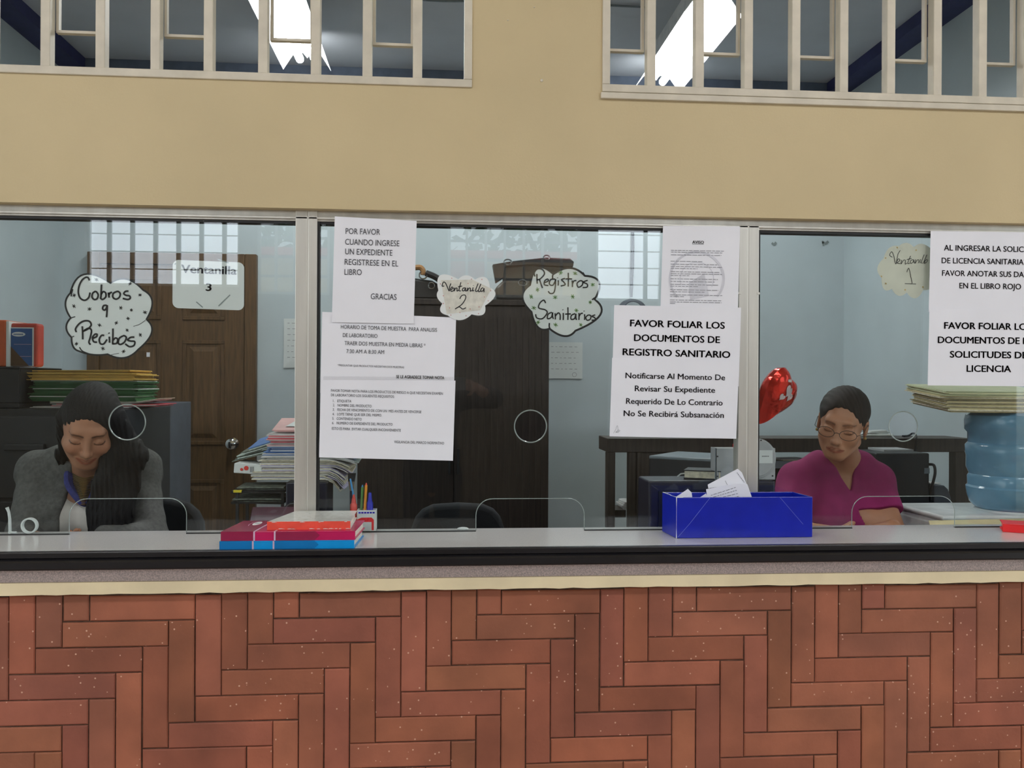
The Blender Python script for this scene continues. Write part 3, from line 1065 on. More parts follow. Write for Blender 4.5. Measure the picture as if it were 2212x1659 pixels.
sheet('paper_notice', 'wide sheet beginning Notificarse Al Momento with a scribbled signature in its corner', YS - 0.004,
      [(140, 1005), (1050, 1020), (1030, 1585), (122, 1568)], B_,
      [('Notificarse Al Momento De', 236, 950, 1151, 1166, 40, 0.012), ('Revisar Su Expediente', 303, 878, 1244, 1256, 40, 0.012),
       ('Requerido De Lo Contrario', 240, 932, 1334, 1347, 40, 0.012), ('No Se Recibirá Subsanación', 223, 941, 1422, 1436, 40, 0.012)],
      extra=signature, group='notices taped to the glass')
C_ = mapper(1560, 470, 3.385)
sheet('paper_notice', 'sheet beginning AL INGRESAR LA SOLICITUD at the right edge, upper of two', YS,
      [(1525, 98), (2470, 112), (2455, 700), (1510, 690)], C_,
      [('AL INGRESAR LA SOLICITUD', 1622, 2205, 240, 252, 40, 0.012, 'AL INGRESAR LA SOLIC'),
       ('DE LICENCIA SANITARIA POR', 1605, 2205, 333, 345, 40, 0.012, 'DE LICENCIA SANITARIA'),
       ('FAVOR ANOTAR SUS DATOS', 1608, 2207, 425, 436, 40, 0.012, 'FAVOR ANOTAR SUS DA'),
       ('EN EL LIBRO ROJO', 1735, 2186, 517, 525, 40, 0.012)], group='notices taped to the glass')
sheet('paper_notice', 'sheet in bold capitals ending LICENCIA at the right edge, lower of two', YS - 0.002,
      [(1515, 665), (2460, 675), (2448, 1236), (1503, 1227)], C_,
      [('FAVOR FOLIAR LOS', 1623, 2228, 812, 822, 47, 0.026, 'FAVOR FOLIAR LO'),
       ('DOCUMENTOS DE LAS', 1577, 2176, 917, 924, 47, 0.026, 'DOCUMENTOS DE'),
       ('SOLICITUDES DE', 1665, 2190, 1023, 1029, 47, 0.026, 'SOLICITUDES D'),
       ('LICENCIA', 1787, 2113, 1127, 1130, 47, 0.026)], group='notices taped to the glass')

# ------------------------------------------------------------------ hand-cut cloud signs
def scallops(cusps, mids, n=12):
    """Closed outline of bulges through a list of cusp and mid points."""
    out = []
    k = len(cusps)
    for i in range(k):
        a, b, mpt = Vector(cusps[i]), Vector(cusps[(i + 1) % k]), Vector(mids[i])
        c = 2 * mpt - (a + b) / 2
        for j in range(n):
            t = j / n
            out.append((1 - t) ** 2 * a + 2 * t * (1 - t) * c + t * t * b)
    return out


def cloud(name, label, Y, mp, outline, strokes, stroke_w, marks, card='card', border=0.0, star_ink='ink', star_r=0.006, extra=None,
          text_ink='ink'):
    P = lambda p, dy=0.0: at(*mp(*p), Y + dy)
    o3 = [P(p) for p in outline]
    c = sum(o3, Vector()) / len(o3)
    root = thing(name, label, 'sign', (c.x, Y, min(p.z for p in o3)), 'hand-lettered window signs')
    g = MB()
    g.prism(o3, (0, 0.0008, 0))
    # concave outline: fill properly instead of one n-gon
    g = MB()
    solid_flat(g, [[(p.x - c.x, p.z - c.z) for p in o3]], (c.x, Y + 0.0008, c.z), (1, 0, 0), (0, 0, 1), 0.0008)
    g.build('card', M[card], root)
    if border:
        b = MB()
        b.ribbon([p + Vector((0, -0.0006, 0)) for p in o3 + o3[:2]], border, (0, -1, 0))
        b.build('marker_outline', M['ink'], root)
    t = MB()
    for st in strokes:
        w = stroke_w
        if isinstance(st, tuple) and isinstance(st[0], (int, float)):
            w, st = st
        pts = [P(p, -0.0008) for p in st]
        t.ribbon(smooth_line(pts, 6) if len(pts) > 2 else pts, w, (0, -1, 0))
    t.build('lettering', M[text_ink], root)
    if marks:
        s = MB()
        rr = random.Random(9)
        for q in marks:
            p = P(q, -0.0007)
            a0 = rr.uniform(0, 1)
            for k in range(3):
                a = a0 + k * PI / 3
                d = Vector((math.cos(a), 0, math.sin(a))) * star_r * rr.uniform(0.75, 1.15)
                s.ribbon([p - d, p + d], star_r * 0.34, (0, -1, 0))
        s.build('stars' if star_r > 0.003 else 'dots', M[star_ink], root)
    if extra:
        extra(root, P)
    return root


Y_IN = Y_GLASS + 0.0065
D_ = mapper(130, 580, 8.295)
cusps = [(185, 440), (905, 262), (1485, 385), (1545, 912), (1400, 1450), (850, 1535), (335, 1480), (205, 1235), (190, 885)]
mids = [(430, 105), (1190, 190), (1650, 590), (1640, 1150), (1150, 1600), (590, 1545), (235, 1400), (110, 1060), (95, 640)]
cob = [
    [(525, 215), (500, 165), (455, 160), (390, 210), (340, 310), (325, 430), (360, 530), (440, 570), (510, 520), (535, 430)],
    [(640, 405), (585, 440), (570, 510), (610, 555), (660, 540), (680, 470), (640, 405)],
    [(740, 285), (735, 400), (730, 500), (720, 540)], [(730, 470), (770, 415), (815, 440), (815, 510), (760, 555), (722, 530)],
    [(865, 430), (870, 480), (878, 522)], [(872, 480), (890, 440), (930, 425)],
    [(1000, 415), (950, 450), (945, 515), (1000, 550), (1060, 515), (1075, 450), (1040, 412), (1000, 415)],
    [(1225, 405), (1170, 410), (1140, 450), (1180, 480), (1240, 490), (1255, 530), (1210, 555), (1120, 535)],
    [(835, 660), (780, 665), (760, 720), (800, 745), (835, 690), (838, 662)], [(842, 655), (838, 780), (830, 875)],
    [(290, 1140), (275, 1080), (340, 990), (430, 940), (520, 945), (555, 1010), (500, 1080), (400, 1130)],
    [(395, 1035), (402, 1150), (405, 1270)], [(430, 1110), (510, 1070), (560, 1110), (540, 1230), (515, 1320), (545, 1365)],
    [(590, 1250), (650, 1220), (660, 1180), (620, 1180), (580, 1240), (600, 1310), (660, 1320)],
    [(790, 1200), (740, 1200), (700, 1270), (720, 1345), (780, 1350), (840, 1270)],
    [(880, 1220), (884, 1280), (885, 1330)], [(872, 1150), (878, 1166)],
    [(945, 1075), (945, 1200), (940, 1350)], [(945, 1290), (990, 1245), (1030, 1270), (1010, 1340), (930, 1350)],
    [(1120, 1210), (1060, 1250), (1040, 1330), (1080, 1360), (1150, 1320), (1185, 1240), (1150, 1205), (1120, 1210)],
    [(1330, 1230), (1260, 1235), (1210, 1280), (1260, 1300), (1335, 1310), (1320, 1380), (1240, 1400), (1165, 1350)],
    (0.0012, [(1310, 1035), (1420, 1000), (1530, 925)]), (0.0022, [(270, 862), (225, 875), (185, 895)]),
    (0.0022, [(250, 1212), (210, 1228)]), (0.0035, [(195, 500), (205, 440), (225, 370)]),
    (0.0030, [(345, 1410), (400, 1480), (520, 1530)]), (0.0012, [(880, 1560), (960, 1535), (1055, 1520)])]
cloud('cloud_sign', 'white cloud sign lettered Cobros y Recibos with black stars', Y_IN, D_, scallops(cusps, mids), cob, 0.0046,
      [(650, 200), (1250, 270), (1430, 475), (250, 480), (245, 675), (525, 725), (1085, 705), (1275, 745), (1520, 785), (1215, 895),
       (1005, 975), (705, 1015), (1200, 1105), (1435, 1190), (290, 1350), (765, 1435), (1135, 1485)], border=0.0045, star_r=0.0052)

E_ = mapper(860, 440, 3.687)
cusps = [(1050, 648), (1237, 562), (1488, 575), (1565, 762), (1412, 1012), (1205, 995), (1062, 862)]
mids = [(1115, 512), (1370, 512), (1600, 625), (1610, 885), (1325, 1055), (1115, 985), (990, 745)]
reg = [
    [(1090, 580), (1085, 550), (1110, 520), (1150, 525), (1165, 560), (1130, 600), (1105, 605)],
    [(1105, 560), (1106, 600), (1108, 637)], [(1125, 602), (1138, 640), (1150, 672)],
    [(1165, 630), (1195, 615), (1190, 600), (1168, 615), (1165, 645), (1197, 652)],
    [(1250, 600), (1215, 605), (1205, 640), (1230, 650), (1250, 620), (1253, 602)], [(1254, 600), (1252, 660), (1240, 708), (1212, 715), (1195, 697)],
    [(1275, 610), (1276, 630), (1275, 652)], [(1269, 588), (1271, 593)],
    [(1330, 595), (1302, 605), (1320, 625), (1330, 645), (1295, 656)],
    [(1355, 550), (1356, 600), (1355, 660)], [(1333, 600), (1358, 598), (1386, 600)],
    [(1386, 612), (1388, 640), (1388, 664)], [(1388, 640), (1400, 616), (1420, 612)],
    [(1450, 612), (1425, 635), (1435, 665), (1465, 650), (1470, 620), (1450, 612)],
    [(1510, 610), (1475, 625), (1505, 640), (1505, 664), (1470, 668)],
    [(1175, 792), (1160, 768), (1130, 790), (1120, 830), (1170, 845), (1187, 870), (1150, 915), (1105, 910), (1095, 880)],
    [(1225, 865), (1195, 880), (1190, 915), (1220, 905), (1230, 867)], [(1231, 865), (1230, 895), (1236, 918)],
    [(1250, 872), (1252, 900), (1252, 922)], [(1252, 895), (1275, 870), (1290, 885), (1290, 926)],
    [(1315, 870), (1316, 900), (1315, 926)], [(1311, 843), (1313, 848)],
    [(1352, 825), (1353, 880), (1352, 926)], [(1330, 880), (1352, 878), (1376, 878)],
    [(1410, 875), (1380, 890), (1378, 920), (1405, 915), (1415, 880)], [(1417, 876), (1415, 900), (1420, 926)],
    [(1440, 870), (1441, 900), (1440, 926)], [(1441, 898), (1455, 876), (1472, 872)],
    [(1485, 880), (1486, 900), (1485, 926)], [(1480, 853), (1482, 858)],
    [(1515, 885), (1495, 905), (1505, 928), (1530, 920), (1535, 893), (1515, 885)],
    [(1570, 885), (1545, 896), (1566, 908), (1568, 925), (1540, 928)],
    (0.004, [(1232, 600), (1230, 575), (1240, 560)]), (0.004, [(1205, 950), (1204, 980), (1215, 1005)]),
    (0.005, [(1470, 548), (1485, 575)]), (0.004, [(1545, 765), (1568, 748)])]
cloud('cloud_sign', 'white cloud sign lettered Registros Sanitarios with green stars', Y_IN, E_, scallops(cusps, mids), reg, 0.0036,
      [(1410, 555), (1295, 550), (1550, 645), (1110, 685), (1060, 740), (1250, 745), (1390, 740), (1530, 785), (1080, 830), (1420, 850),
       (1115, 945), (1255, 965), (1455, 965)], border=0.0055, star_ink='ink_green', star_r=0.0062)

B2 = mapper(880, 540, 5.53)
cusps = [(370, 485), (608, 348), (808, 352), (985, 448), (928, 665), (768, 768), (480, 780), (418, 640)]
mids = [(395, 300), (705, 302), (935, 328), (1050, 540), (905, 770), (630, 838), (395, 730), (355, 560)]
v2 = [
    [(440, 430), (415, 430), (430, 385), (455, 395), (480, 450), (500, 490), (505, 440), (520, 400)],
    [(520, 475), (545, 458), (532, 442), (516, 470), (526, 495), (552, 485)],
    [(560, 450), (558, 490), (575, 458), (593, 458), (593, 490), (612, 480)],
    [(640, 385), (617, 480), (640, 488)], [(605, 440), (630, 436), (655, 430)],
    [(690, 452), (665, 458), (657, 485), (680, 485), (695, 452), (695, 490), (712, 482)],
    [(720, 450), (715, 490), (735, 458), (753, 458), (752, 492), (770, 482)],
    [(785, 447), (778, 488), (797, 482)], [(789, 422), (791, 427)],
    [(845, 400), (815, 480), (826, 496), (846, 482)], [(878, 405), (848, 485), (858, 498), (878, 486)],
    [(905, 450), (880, 465), (880, 495), (905, 485), (915, 457), (915, 505)],
    [(625, 585), (650, 545), (690, 540), (695, 580), (650, 650), (570, 705), (620, 680), (660, 705), (700, 690)]]


def grubby(root, P):
    q = [P(p, -0.0004) for p in ((400, 360), (780, 355), (1002, 462), (870, 720), (470, 766))]
    MB().prism(q, (0, 0.0003, 0)).build('inner_card', M['card_dirty'], root, label='grubby five-sided inner card')


cloud('cloud_sign', 'small white cloud sign lettered Ventanilla 2 with red dots', YS - 0.003, B2, scallops(cusps, mids), v2, 0.0026,
      [(530, 338), (765, 348), (725, 400), (890, 352), (395, 405), (430, 547), (430, 640), (965, 607), (995, 487), (920, 562), (855, 680),
       (750, 705), (628, 748), (520, 777), (700, 785), (850, 760), (505, 693)], star_ink='ink_red', star_r=0.0016, extra=grubby)

cusps = [(1180, 300), (1292, 208), (1402, 216), (1530, 232), (1540, 480), (1470, 530), (1350, 547), (1240, 520), (1165, 440)]
mids = [(1222, 222), (1348, 185), (1462, 192), (1640, 350), (1520, 520), (1412, 590), (1292, 572), (1185, 525), (1135, 370)]
v1 = [
    [(1245, 290), (1225, 275), (1240, 250), (1255, 280), (1270, 340), (1285, 270), (1302, 240)],
    [(1280, 330), (1300, 312), (1288, 302), (1277, 330), (1302, 337)], [(1312, 310), (1308, 340), (1325, 313), (1340, 313), (1338, 340), (1352, 332)],
    [(1378, 280), (1357, 333), (1372, 333)], [(1350, 307), (1368, 303), (1386, 298)],
    [(1397, 306), (1378, 316), (1379, 335), (1396, 325), (1400, 308), (1404, 334)], [(1414, 306), (1410, 335), (1426, 311), (1438, 311), (1436, 333)],
    [(1451, 305), (1446, 320), (1450, 332)], [(1477, 270), (1457, 325), (1466, 333)], [(1497, 272), (1474, 328), (1482, 333)],
    [(1499, 305), (1482, 318), (1484, 333), (1498, 322), (1503, 308)],
    [(1350, 400), (1365, 370), (1378, 425), (1390, 480)], [(1335, 483), (1375, 484), (1418, 486)]]
cloud('cloud_sign', 'yellowed cloud sign lettered Ventanilla 1, half under the right-hand notice', Y_IN, C_, scallops(cusps, mids), v1, 0.0017,
      [(1280, 220), (1418, 238), (1195, 296), (1165, 430), (1197, 482), (1338, 528), (1468, 508)], card='card_old', star_ink='folder_yellow',
      star_r=0.0028)

# printed Ventanilla 3 card with rounded corners
tl, br = at(373, 561, Y_IN), at(527, 667, Y_IN)
sl = (at(527, 568, Y_IN).z - at(373, 562, Y_IN).z) / (br.x - tl.x)
R = 0.016
ol = []
for cx, cz, a0 in ((br.x - R, tl.z - R, 0), (tl.x + R, tl.z - R, 90), (tl.x + R, br.z + R, 180), (br.x - R, br.z + R, 270)):
    for k in range(9):
        a = math.radians(a0 + k * 11.25)
        x = cx + R * math.cos(a)
        ol.append((x, cz + R * math.sin(a) + sl * (x - tl.x)))
root = thing('window_card', 'white rounded card printed Ventanilla 3', 'sign', ((tl.x + br.x) / 2, Y_IN, br.z - 0.008))
g = MB()
solid_flat(g, [ol], (0, Y_IN + 0.0008, 0), (1, 0, 0), (0, 0, 1), 0.0008)
g.build('card', M['card'], root)
t = MB()
put_text(t, 'Ventanilla', at(391, 589, Y_IN - 0.0008), at(511, 593, Y_IN - 0.0008), 0.021, 0.03)
put_text(t, '3', at(444, 628, Y_IN - 0.0008), at(457, 628.4, Y_IN - 0.0008), 0.0195, 0.03)
t.build('printed_text', M['ink_grey'], root)
s = MB()
for a, b in (((472, 661), (497, 637)), ((424, 652), (438, 664)), ((470, 560), (494, 568)), ((377, 571), (380, 569))):
    s.ribbon([at(*a, Y_IN - 0.0007), at(*b, Y_IN - 0.0007)], 0.0028, (0, -1, 0))
s.build('tape', M['tape_scrap'], root)

# ================================================================== PEOPLE (one continuous body surface each, from blended volumes)
class Field:
    """Signed-distance field on a grid; volumes are blended in smoothly and the surface is netted at the end."""

    def __init__(s, lo, hi, h):
        s.lo, s.h = np.array(lo, dtype=np.float64), h
        s.n = np.maximum(4, np.ceil((np.array(hi) - s.lo) / h).astype(int) + 1)
        s.D = np.full(tuple(s.n), 0.2, dtype=np.float32)
        s.axes = [(s.lo[i] + h * np.arange(s.n[i])).astype(np.float32) for i in range(3)]

    def _blk(s, lo, hi):
        a = np.clip(np.floor((np.array(lo) - s.lo) / s.h).astype(int), 0, s.n - 1)
        b = np.clip(np.ceil((np.array(hi) - s.lo) / s.h).astype(int) + 1, 1, s.n)
        if np.any(b <= a):
            return None, None
        sl = tuple(slice(x, y) for x, y in zip(a, b))
        X = s.axes[0][sl[0]][:, None, None]
        Y = s.axes[1][sl[1]][None, :, None]
        Z = s.axes[2][sl[2]][None, None, :]
        return sl, (X, Y, Z)

    def mix(s, sl, d, k, cut):
        a = s.D[sl]
        if cut:
            d = -d
            if k > 0:
                h = np.maximum(k - np.abs(a - d), 0) / k
                s.D[sl] = np.maximum(a, d) + h * h * (k * 0.25)
            else:
                s.D[sl] = np.maximum(a, d)
        else:
            if k > 0:
                h = np.maximum(k - np.abs(a - d), 0) / k
                s.D[sl] = np.minimum(a, d) - h * h * (k * 0.25)
            else:
                s.D[sl] = np.minimum(a, d)

    def cap(s, a, b, ra, rb, k=0.012, cut=False):
        a, b = np.array(a, dtype=np.float64), np.array(b, dtype=np.float64)
        r = max(ra, rb) + 0.05 + k
        sl, g = s._blk(np.minimum(a, b) - r, np.maximum(a, b) + r)
        if sl is None:
            return
        ab = b - a
        l2 = max(float(ab @ ab), 1e-12)
        P = [g[i] - a[i] for i in range(3)]
        t = np.clip((P[0] * ab[0] + P[1] * ab[1] + P[2] * ab[2]) / l2, 0, 1)
        d = np.sqrt((P[0] - t * ab[0]) ** 2 + (P[1] - t * ab[1]) ** 2 + (P[2] - t * ab[2]) ** 2) - (ra + t * (rb - ra))
        s.mix(sl, d.astype(np.float32), k, cut)

    def chain(s, pts, rs, k=0.012, cut=False):
        for i in range(len(pts) - 1):
            s.cap(pts[i], pts[i + 1], rs[i], rs[i + 1], k, cut)

    def ell(s, c, r, R=None, k=0.012, cut=False):
        c, r = np.array(c, dtype=np.float64), np.array(r, dtype=np.float64)
        m = r.max() + 0.05 + k
        sl, g = s._blk(c - m, c + m)
        if sl is None:
            return
        P = [g[i] - c[i] for i in range(3)]
        if R is not None:
            Q = [sum(P[i] * float(R[i][j]) for i in range(3)) for j in range(3)]   # world -> local
        else:
            Q = P
        k0 = np.sqrt((Q[0] / r[0]) ** 2 + (Q[1] / r[1]) ** 2 + (Q[2] / r[2]) ** 2)
        k1 = np.sqrt((Q[0] / r[0] ** 2) ** 2 + (Q[1] / r[1] ** 2) ** 2 + (Q[2] / r[2] ** 2) ** 2)
        d = k0 * (k0 - 1.0) / np.maximum(k1, 1e-6)
        s.mix(sl, d.astype(np.float32), k, cut)

    def func(s, fn, k=0.0, cut=False):
        sl, g = s._blk(s.lo, s.lo + s.h * s.n)
        d = fn(*g)
        s.mix(sl, np.broadcast_to(d, s.D[sl].shape).astype(np.float32), k, cut)

    def ripple(s, fn):
        sl, g = s._blk(s.lo, s.lo + s.h * s.n)
        s.D[sl] += np.broadcast_to(fn(*g), s.D[sl].shape).astype(np.float32)

    def net(s):
        """Surface nets: one vertex per mixed cell, one quad per crossed edge."""
        D = s.D
        D[0], D[-1] = np.maximum(D[0], 1e-3), np.maximum(D[-1], 1e-3)
        D[:, 0], D[:, -1] = np.maximum(D[:, 0], 1e-3), np.maximum(D[:, -1], 1e-3)
        D[:, :, 0], D[:, :, -1] = np.maximum(D[:, :, 0], 1e-3), np.maximum(D[:, :, -1], 1e-3)
        neg = D < 0
        cnt = np.zeros(tuple(s.n - 1), dtype=np.int8)
        for i in (0, 1):
            for j in (0, 1):
                for k in (0, 1):
                    cnt += neg[i:i + D.shape[0] - 1, j:j + D.shape[1] - 1, k:k + D.shape[2] - 1]
        cells = np.argwhere((cnt > 0) & (cnt < 8))
        idx = np.full(tuple(s.n - 1), -1, dtype=np.int64)
        idx[tuple(cells.T)] = np.arange(len(cells))
        acc = np.zeros((len(cells), 3))
        num = np.zeros(len(cells))
        corners = [(i, j, k) for i in (0, 1) for j in (0, 1) for k in (0, 1)]
        val = {c: D[cells[:, 0] + c[0], cells[:, 1] + c[1], cells[:, 2] + c[2]].astype(np.float64) for c in corners}
        for c in corners:
            for axi in range(3):
                if c[axi] == 0:
                    e = list(c)
                    e[axi] = 1
                    a, b = val[c], val[tuple(e)]
                    mk = (a < 0) != (b < 0)
                    t = np.where(mk, a / np.where(mk, a - b, 1.0), 0)
                    p = np.tile(np.array(c, dtype=np.float64), (len(cells), 1))
                    p[:, axi] += t
                    acc[mk] += p[mk]
                    num[mk] += 1
        V = s.lo + s.h * (cells + acc / num[:, None])
        quads = []
        for axi in range(3):
            u, v = [(1, 2), (2, 0), (0, 1)][axi]
            sh = list(D.shape)
            A = [slice(None)] * 3
            B = [slice(None)] * 3
            A[axi], B[axi] = slice(0, sh[axi] - 1), slice(1, sh[axi])
            for w in (u, v):
                A[w] = B[w] = slice(1, sh[w] - 1)
            na, nb = neg[tuple(A)], neg[tuple(B)]
            e = np.argwhere(na != nb)
            flip = na[tuple(e.T)]
            e[:, u] += 1
            e[:, v] += 1
            def cid(du, dv):
                q = e.copy()
                q[:, u] -= du
                q[:, v] -= dv
                return idx[tuple(q.T)]
            q = np.stack([cid(1, 1), cid(0, 1), cid(0, 0), cid(1, 0)], axis=1)
            q[~flip] = q[~flip][:, ::-1]
            quads.append(q)
        return V, np.concatenate(quads)


def field_mesh(f, name, m, parent, tone=None, relax=1, label=None):
    V, Q = f.net()
    if relax:
        for _ in range(relax):
            S = np.zeros_like(V)
            C = np.zeros(len(V))
            for i in range(4):
                a, b = Q[:, i], Q[:, (i + 1) % 4]
                np.add.at(S, a, V[b])
                np.add.at(C, a, 1)
                np.add.at(S, b, V[a])
                np.add.at(C, b, 1)
            V = 0.5 * V + 0.5 * S / np.maximum(C, 1)[:, None]
    o0 = WPOS[parent]
    L = (V - np.array(o0)).astype(np.float32)
    me = bpy.data.meshes.new(name)
    me.vertices.add(len(L))
    me.vertices.foreach_set('co', L.ravel())
    me.loops.add(Q.size)
    me.loops.foreach_set('vertex_index', Q.astype(np.int32).ravel())
    me.polygons.add(len(Q))
    me.polygons.foreach_set('loop_start', np.arange(0, Q.size, 4, dtype=np.int32))
    me.polygons.foreach_set('loop_total', np.full(len(Q), 4, dtype=np.int32))
    me.update(calc_edges=True)
    me.materials.append(m)
    me.shade_smooth()
    if tone is not None:
        ca = me.color_attributes.new('tone', 'FLOAT_COLOR', 'POINT')
        T = tone(V).astype(np.float32)
        ca.data.foreach_set('color', np.concatenate([T, np.ones((len(T), 1), np.float32)], axis=1).ravel())
    o = bpy.data.objects.new(name, me)
    COL.objects.link(o)
    o.parent = parent
    WPOS[o] = Vector(o0)
    if label:
        o['label'] = label
    return o


class Head:
    """A head frame: local x right, -y towards the face, z up."""

    def __init__(s, c, pitch, yaw, roll, scale):
        s.R = (Matrix.Rotation(math.radians(yaw), 3, 'Z') @ Matrix.Rotation(math.radians(roll), 3, 'Y')
               @ Matrix.Rotation(math.radians(pitch), 3, 'X'))
        s.c, s.k = Vector(c), scale

    def w(s, x, y, z):
        return s.c + s.R @ Vector((x, y, z)) * s.k

    def local(s, V):
        R = np.array([[s.R[i][j] for j in range(3)] for i in range(3)])
        return ((V - np.array(s.c)) @ R) / s.k


def head_volume(f, H, smile=0.0, jaw=1.0, ear=True, age=0.0, length=1.0):
    k = H.k
    fz = lambda p: (p[0], p[1], p[2] * length if p[2] < 0 else p[2])
    R = [[H.R[i][j] for j in range(3)] for i in range(3)]

    def E(c, r, kk=0.012, cut=False):
        f.ell(H.w(*fz(c)), [v * k for v in r], R, kk * k, cut)

    def C(a, b, ra, rb, kk=0.008, cut=False):
        f.cap(H.w(*fz(a)), H.w(*fz(b)), ra * k, rb * k, kk * k, cut)
    E((0, 0.014, 0.032), (0.072, 0.090, 0.078), 0.0)
    E((0, -0.030, -0.028), (0.063 * jaw, 0.062, 0.078), 0.03)
    for sx in (-1, 1):
        C((sx * 0.050 * jaw, -0.012, -0.055), (sx * 0.016, -0.070, -0.090), 0.020, 0.018, 0.022)
        E((sx * 0.037, -0.062 + 0.006 * age, -0.030), (0.024, 0.022, 0.022), 0.02)
    E((0, -0.074, -0.091), (0.020, 0.017, 0.017), 0.014)
    C((-0.030, -0.074, 0.022), (0.030, -0.074, 0.022), 0.016, 0.016, 0.012)
    for sx in (-1, 1):                                            # sockets, lowered lids
        E((sx * 0.031, -0.099, 0.001), (0.017, 0.016, 0.012), 0.012, True)
        E((sx * 0.031, -0.0745, -0.002), (0.0150, 0.0145, 0.0125), 0.004)
        C((sx * 0.020, -0.0875, -0.0085), (sx * 0.043, -0.0835, -0.0075), 0.0022, 0.0018, 0.003)
        C((sx * 0.020, -0.0905, -0.0110), (sx * 0.043, -0.0855, -0.0098), 0.0011, 0.0010, 0.0015, True)
    C((0, -0.086, 0.010), (0, -0.105, -0.034), 0.0068, 0.0098, 0.012)
    E((0, -0.107, -0.037), (0.0100, 0.0105, 0.0095), 0.008)
    for sx in (-1, 1):
        E((sx * 0.0110, -0.0970, -0.0400), (0.0072, 0.0100, 0.0070), 0.006)
        E((sx * 0.0062, -0.1030, -0.0475), (0.0034, 0.0045, 0.0030), 0.002, True)
    cw, cz = 0.0250 + 0.0055 * smile, 0.0065 * smile
    E((0, -0.080, -0.064), (0.028, 0.016, 0.020), 0.014)
    for sx in (-1, 1):
        C((0, -0.0955, -0.0600), (sx * cw, -0.0825, -0.0650 + cz), 0.0044, 0.0026, 0.003)
        C((0, -0.0940, -0.0715), (sx * cw, -0.0820, -0.0665 + cz), 0.0058, 0.0028, 0.003)
        C((sx * 0.001, -0.1018, -0.0662), (sx * cw * 1.05, -0.0865, -0.0665 + cz * 1.1), 0.0009, 0.0010, 0.001, True)
        if smile or age:                                         # folds from the nose to the mouth corners
            C((sx * 0.019, -0.0975, -0.040), (sx * (cw + 0.010), -0.0830, -0.062), 0.0018, 0.0016, 0.006, True)
            if smile:
                E((sx * 0.038, -0.0690, -0.034), (0.018 * (0.85 + 0.15 * smile), 0.015, 0.016), 0.018)
    if ear:
        for sx in (-1, 1):
            E((sx * 0.0735, 0.012, -0.010), (0.008, 0.019, 0.031), 0.006)
            E((sx * 0.0810, 0.008, -0.008), (0.006, 0.010, 0.018), 0.004, True)


def face_tone(H, brow=1.0, lip=(0.74, 0.46, 0.46), blush=0.0, lash=0.35, lift=0.0, length=1.0):
    def tone(V):
        L = H.local(V)
        L[:, 2] = np.where(L[:, 2] < 0, L[:, 2] / length, L[:, 2])
        T = np.ones((len(V), 3))
        front = np.clip((-0.050 - L[:, 1]) / 0.01, 0, 1)
        Q = L[:, [0, 2]]

        def seg(a, b):
            a, b = np.array(a), np.array(b)
            ab = b - a
            t = np.clip(((Q - a) @ ab) / (ab @ ab), 0, 1)
            return np.linalg.norm(Q - a - t[:, None] * ab, axis=1), t

        def line(pts, r0, r1, soft=0.0014):
            m = np.zeros(len(V))
            n = len(pts) - 1
            for i in range(n):
                d, t = seg(pts[i], pts[i + 1])
                r = r0 + (r1 - r0) * (i + t) / n
                m = np.maximum(m, np.clip((r - d) / soft + 0.5, 0, 1))
            return m * front

        def paint(mask, c):
            T[:] = T * (1 - mask[:, None]) + T * np.array(c) * mask[:, None]
        for sx in (-1, 1):
            paint(line([(sx * 0.0135, 0.0165), (sx * 0.024, 0.0205), (sx * 0.036, 0.0225), (sx * 0.049, 0.0165)], 0.0034, 0.0016, 0.0024) * brow,
                  (0.22, 0.18, 0.17))
            paint(line([(sx * 0.0185, -0.0070), (sx * 0.0255, -0.0105), (sx * 0.0355, -0.0108), (sx * 0.0465, -0.0060)], 0.0014, 0.0022),
                  (lash, lash * 0.85, lash * 0.8))
            paint(line([(sx * 0.0200, 0.0055), (sx * 0.030, 0.0085), (sx * 0.043, 0.0050)], 0.0008, 0.0008, 0.003) * 0.5, (0.62, 0.55, 0.52))
            d = np.linalg.norm(L - np.array([sx * 0.0062, -0.102, -0.0475]), axis=1)
            paint(np.clip((0.0036 - d) / 0.002, 0, 1), (0.40, 0.32, 0.30))
        cx, cz = 0.0255, -0.0655 + lift
        paint(np.maximum(line([(-cx, cz), (-0.009, -0.0600), (0, -0.0612), (0.009, -0.0600), (cx, cz)], 0.0026, 0.0014, 0.003),
                         line([(-cx * 0.9, cz - 0.001), (-0.010, -0.0715), (0.010, -0.0715), (cx * 0.9, cz - 0.001)], 0.0042, 0.0042, 0.003)), lip)
        paint(line([(-cx * 1.1, cz + 0.001), (-0.010, -0.0665), (0, -0.0660), (0.010, -0.0665), (cx * 1.1, cz + 0.001)], 0.0009, 0.0009, 0.002), (0.52, 0.42, 0.42))
        if blush:
            for sx in (-1, 1):
                d = np.linalg.norm(L - np.array([sx * 0.038, -0.085, -0.030]), axis=1)
                paint(np.clip(1 - d / 0.03, 0, 1) * blush, (1.0, 0.84, 0.82))
        return T
    return tone


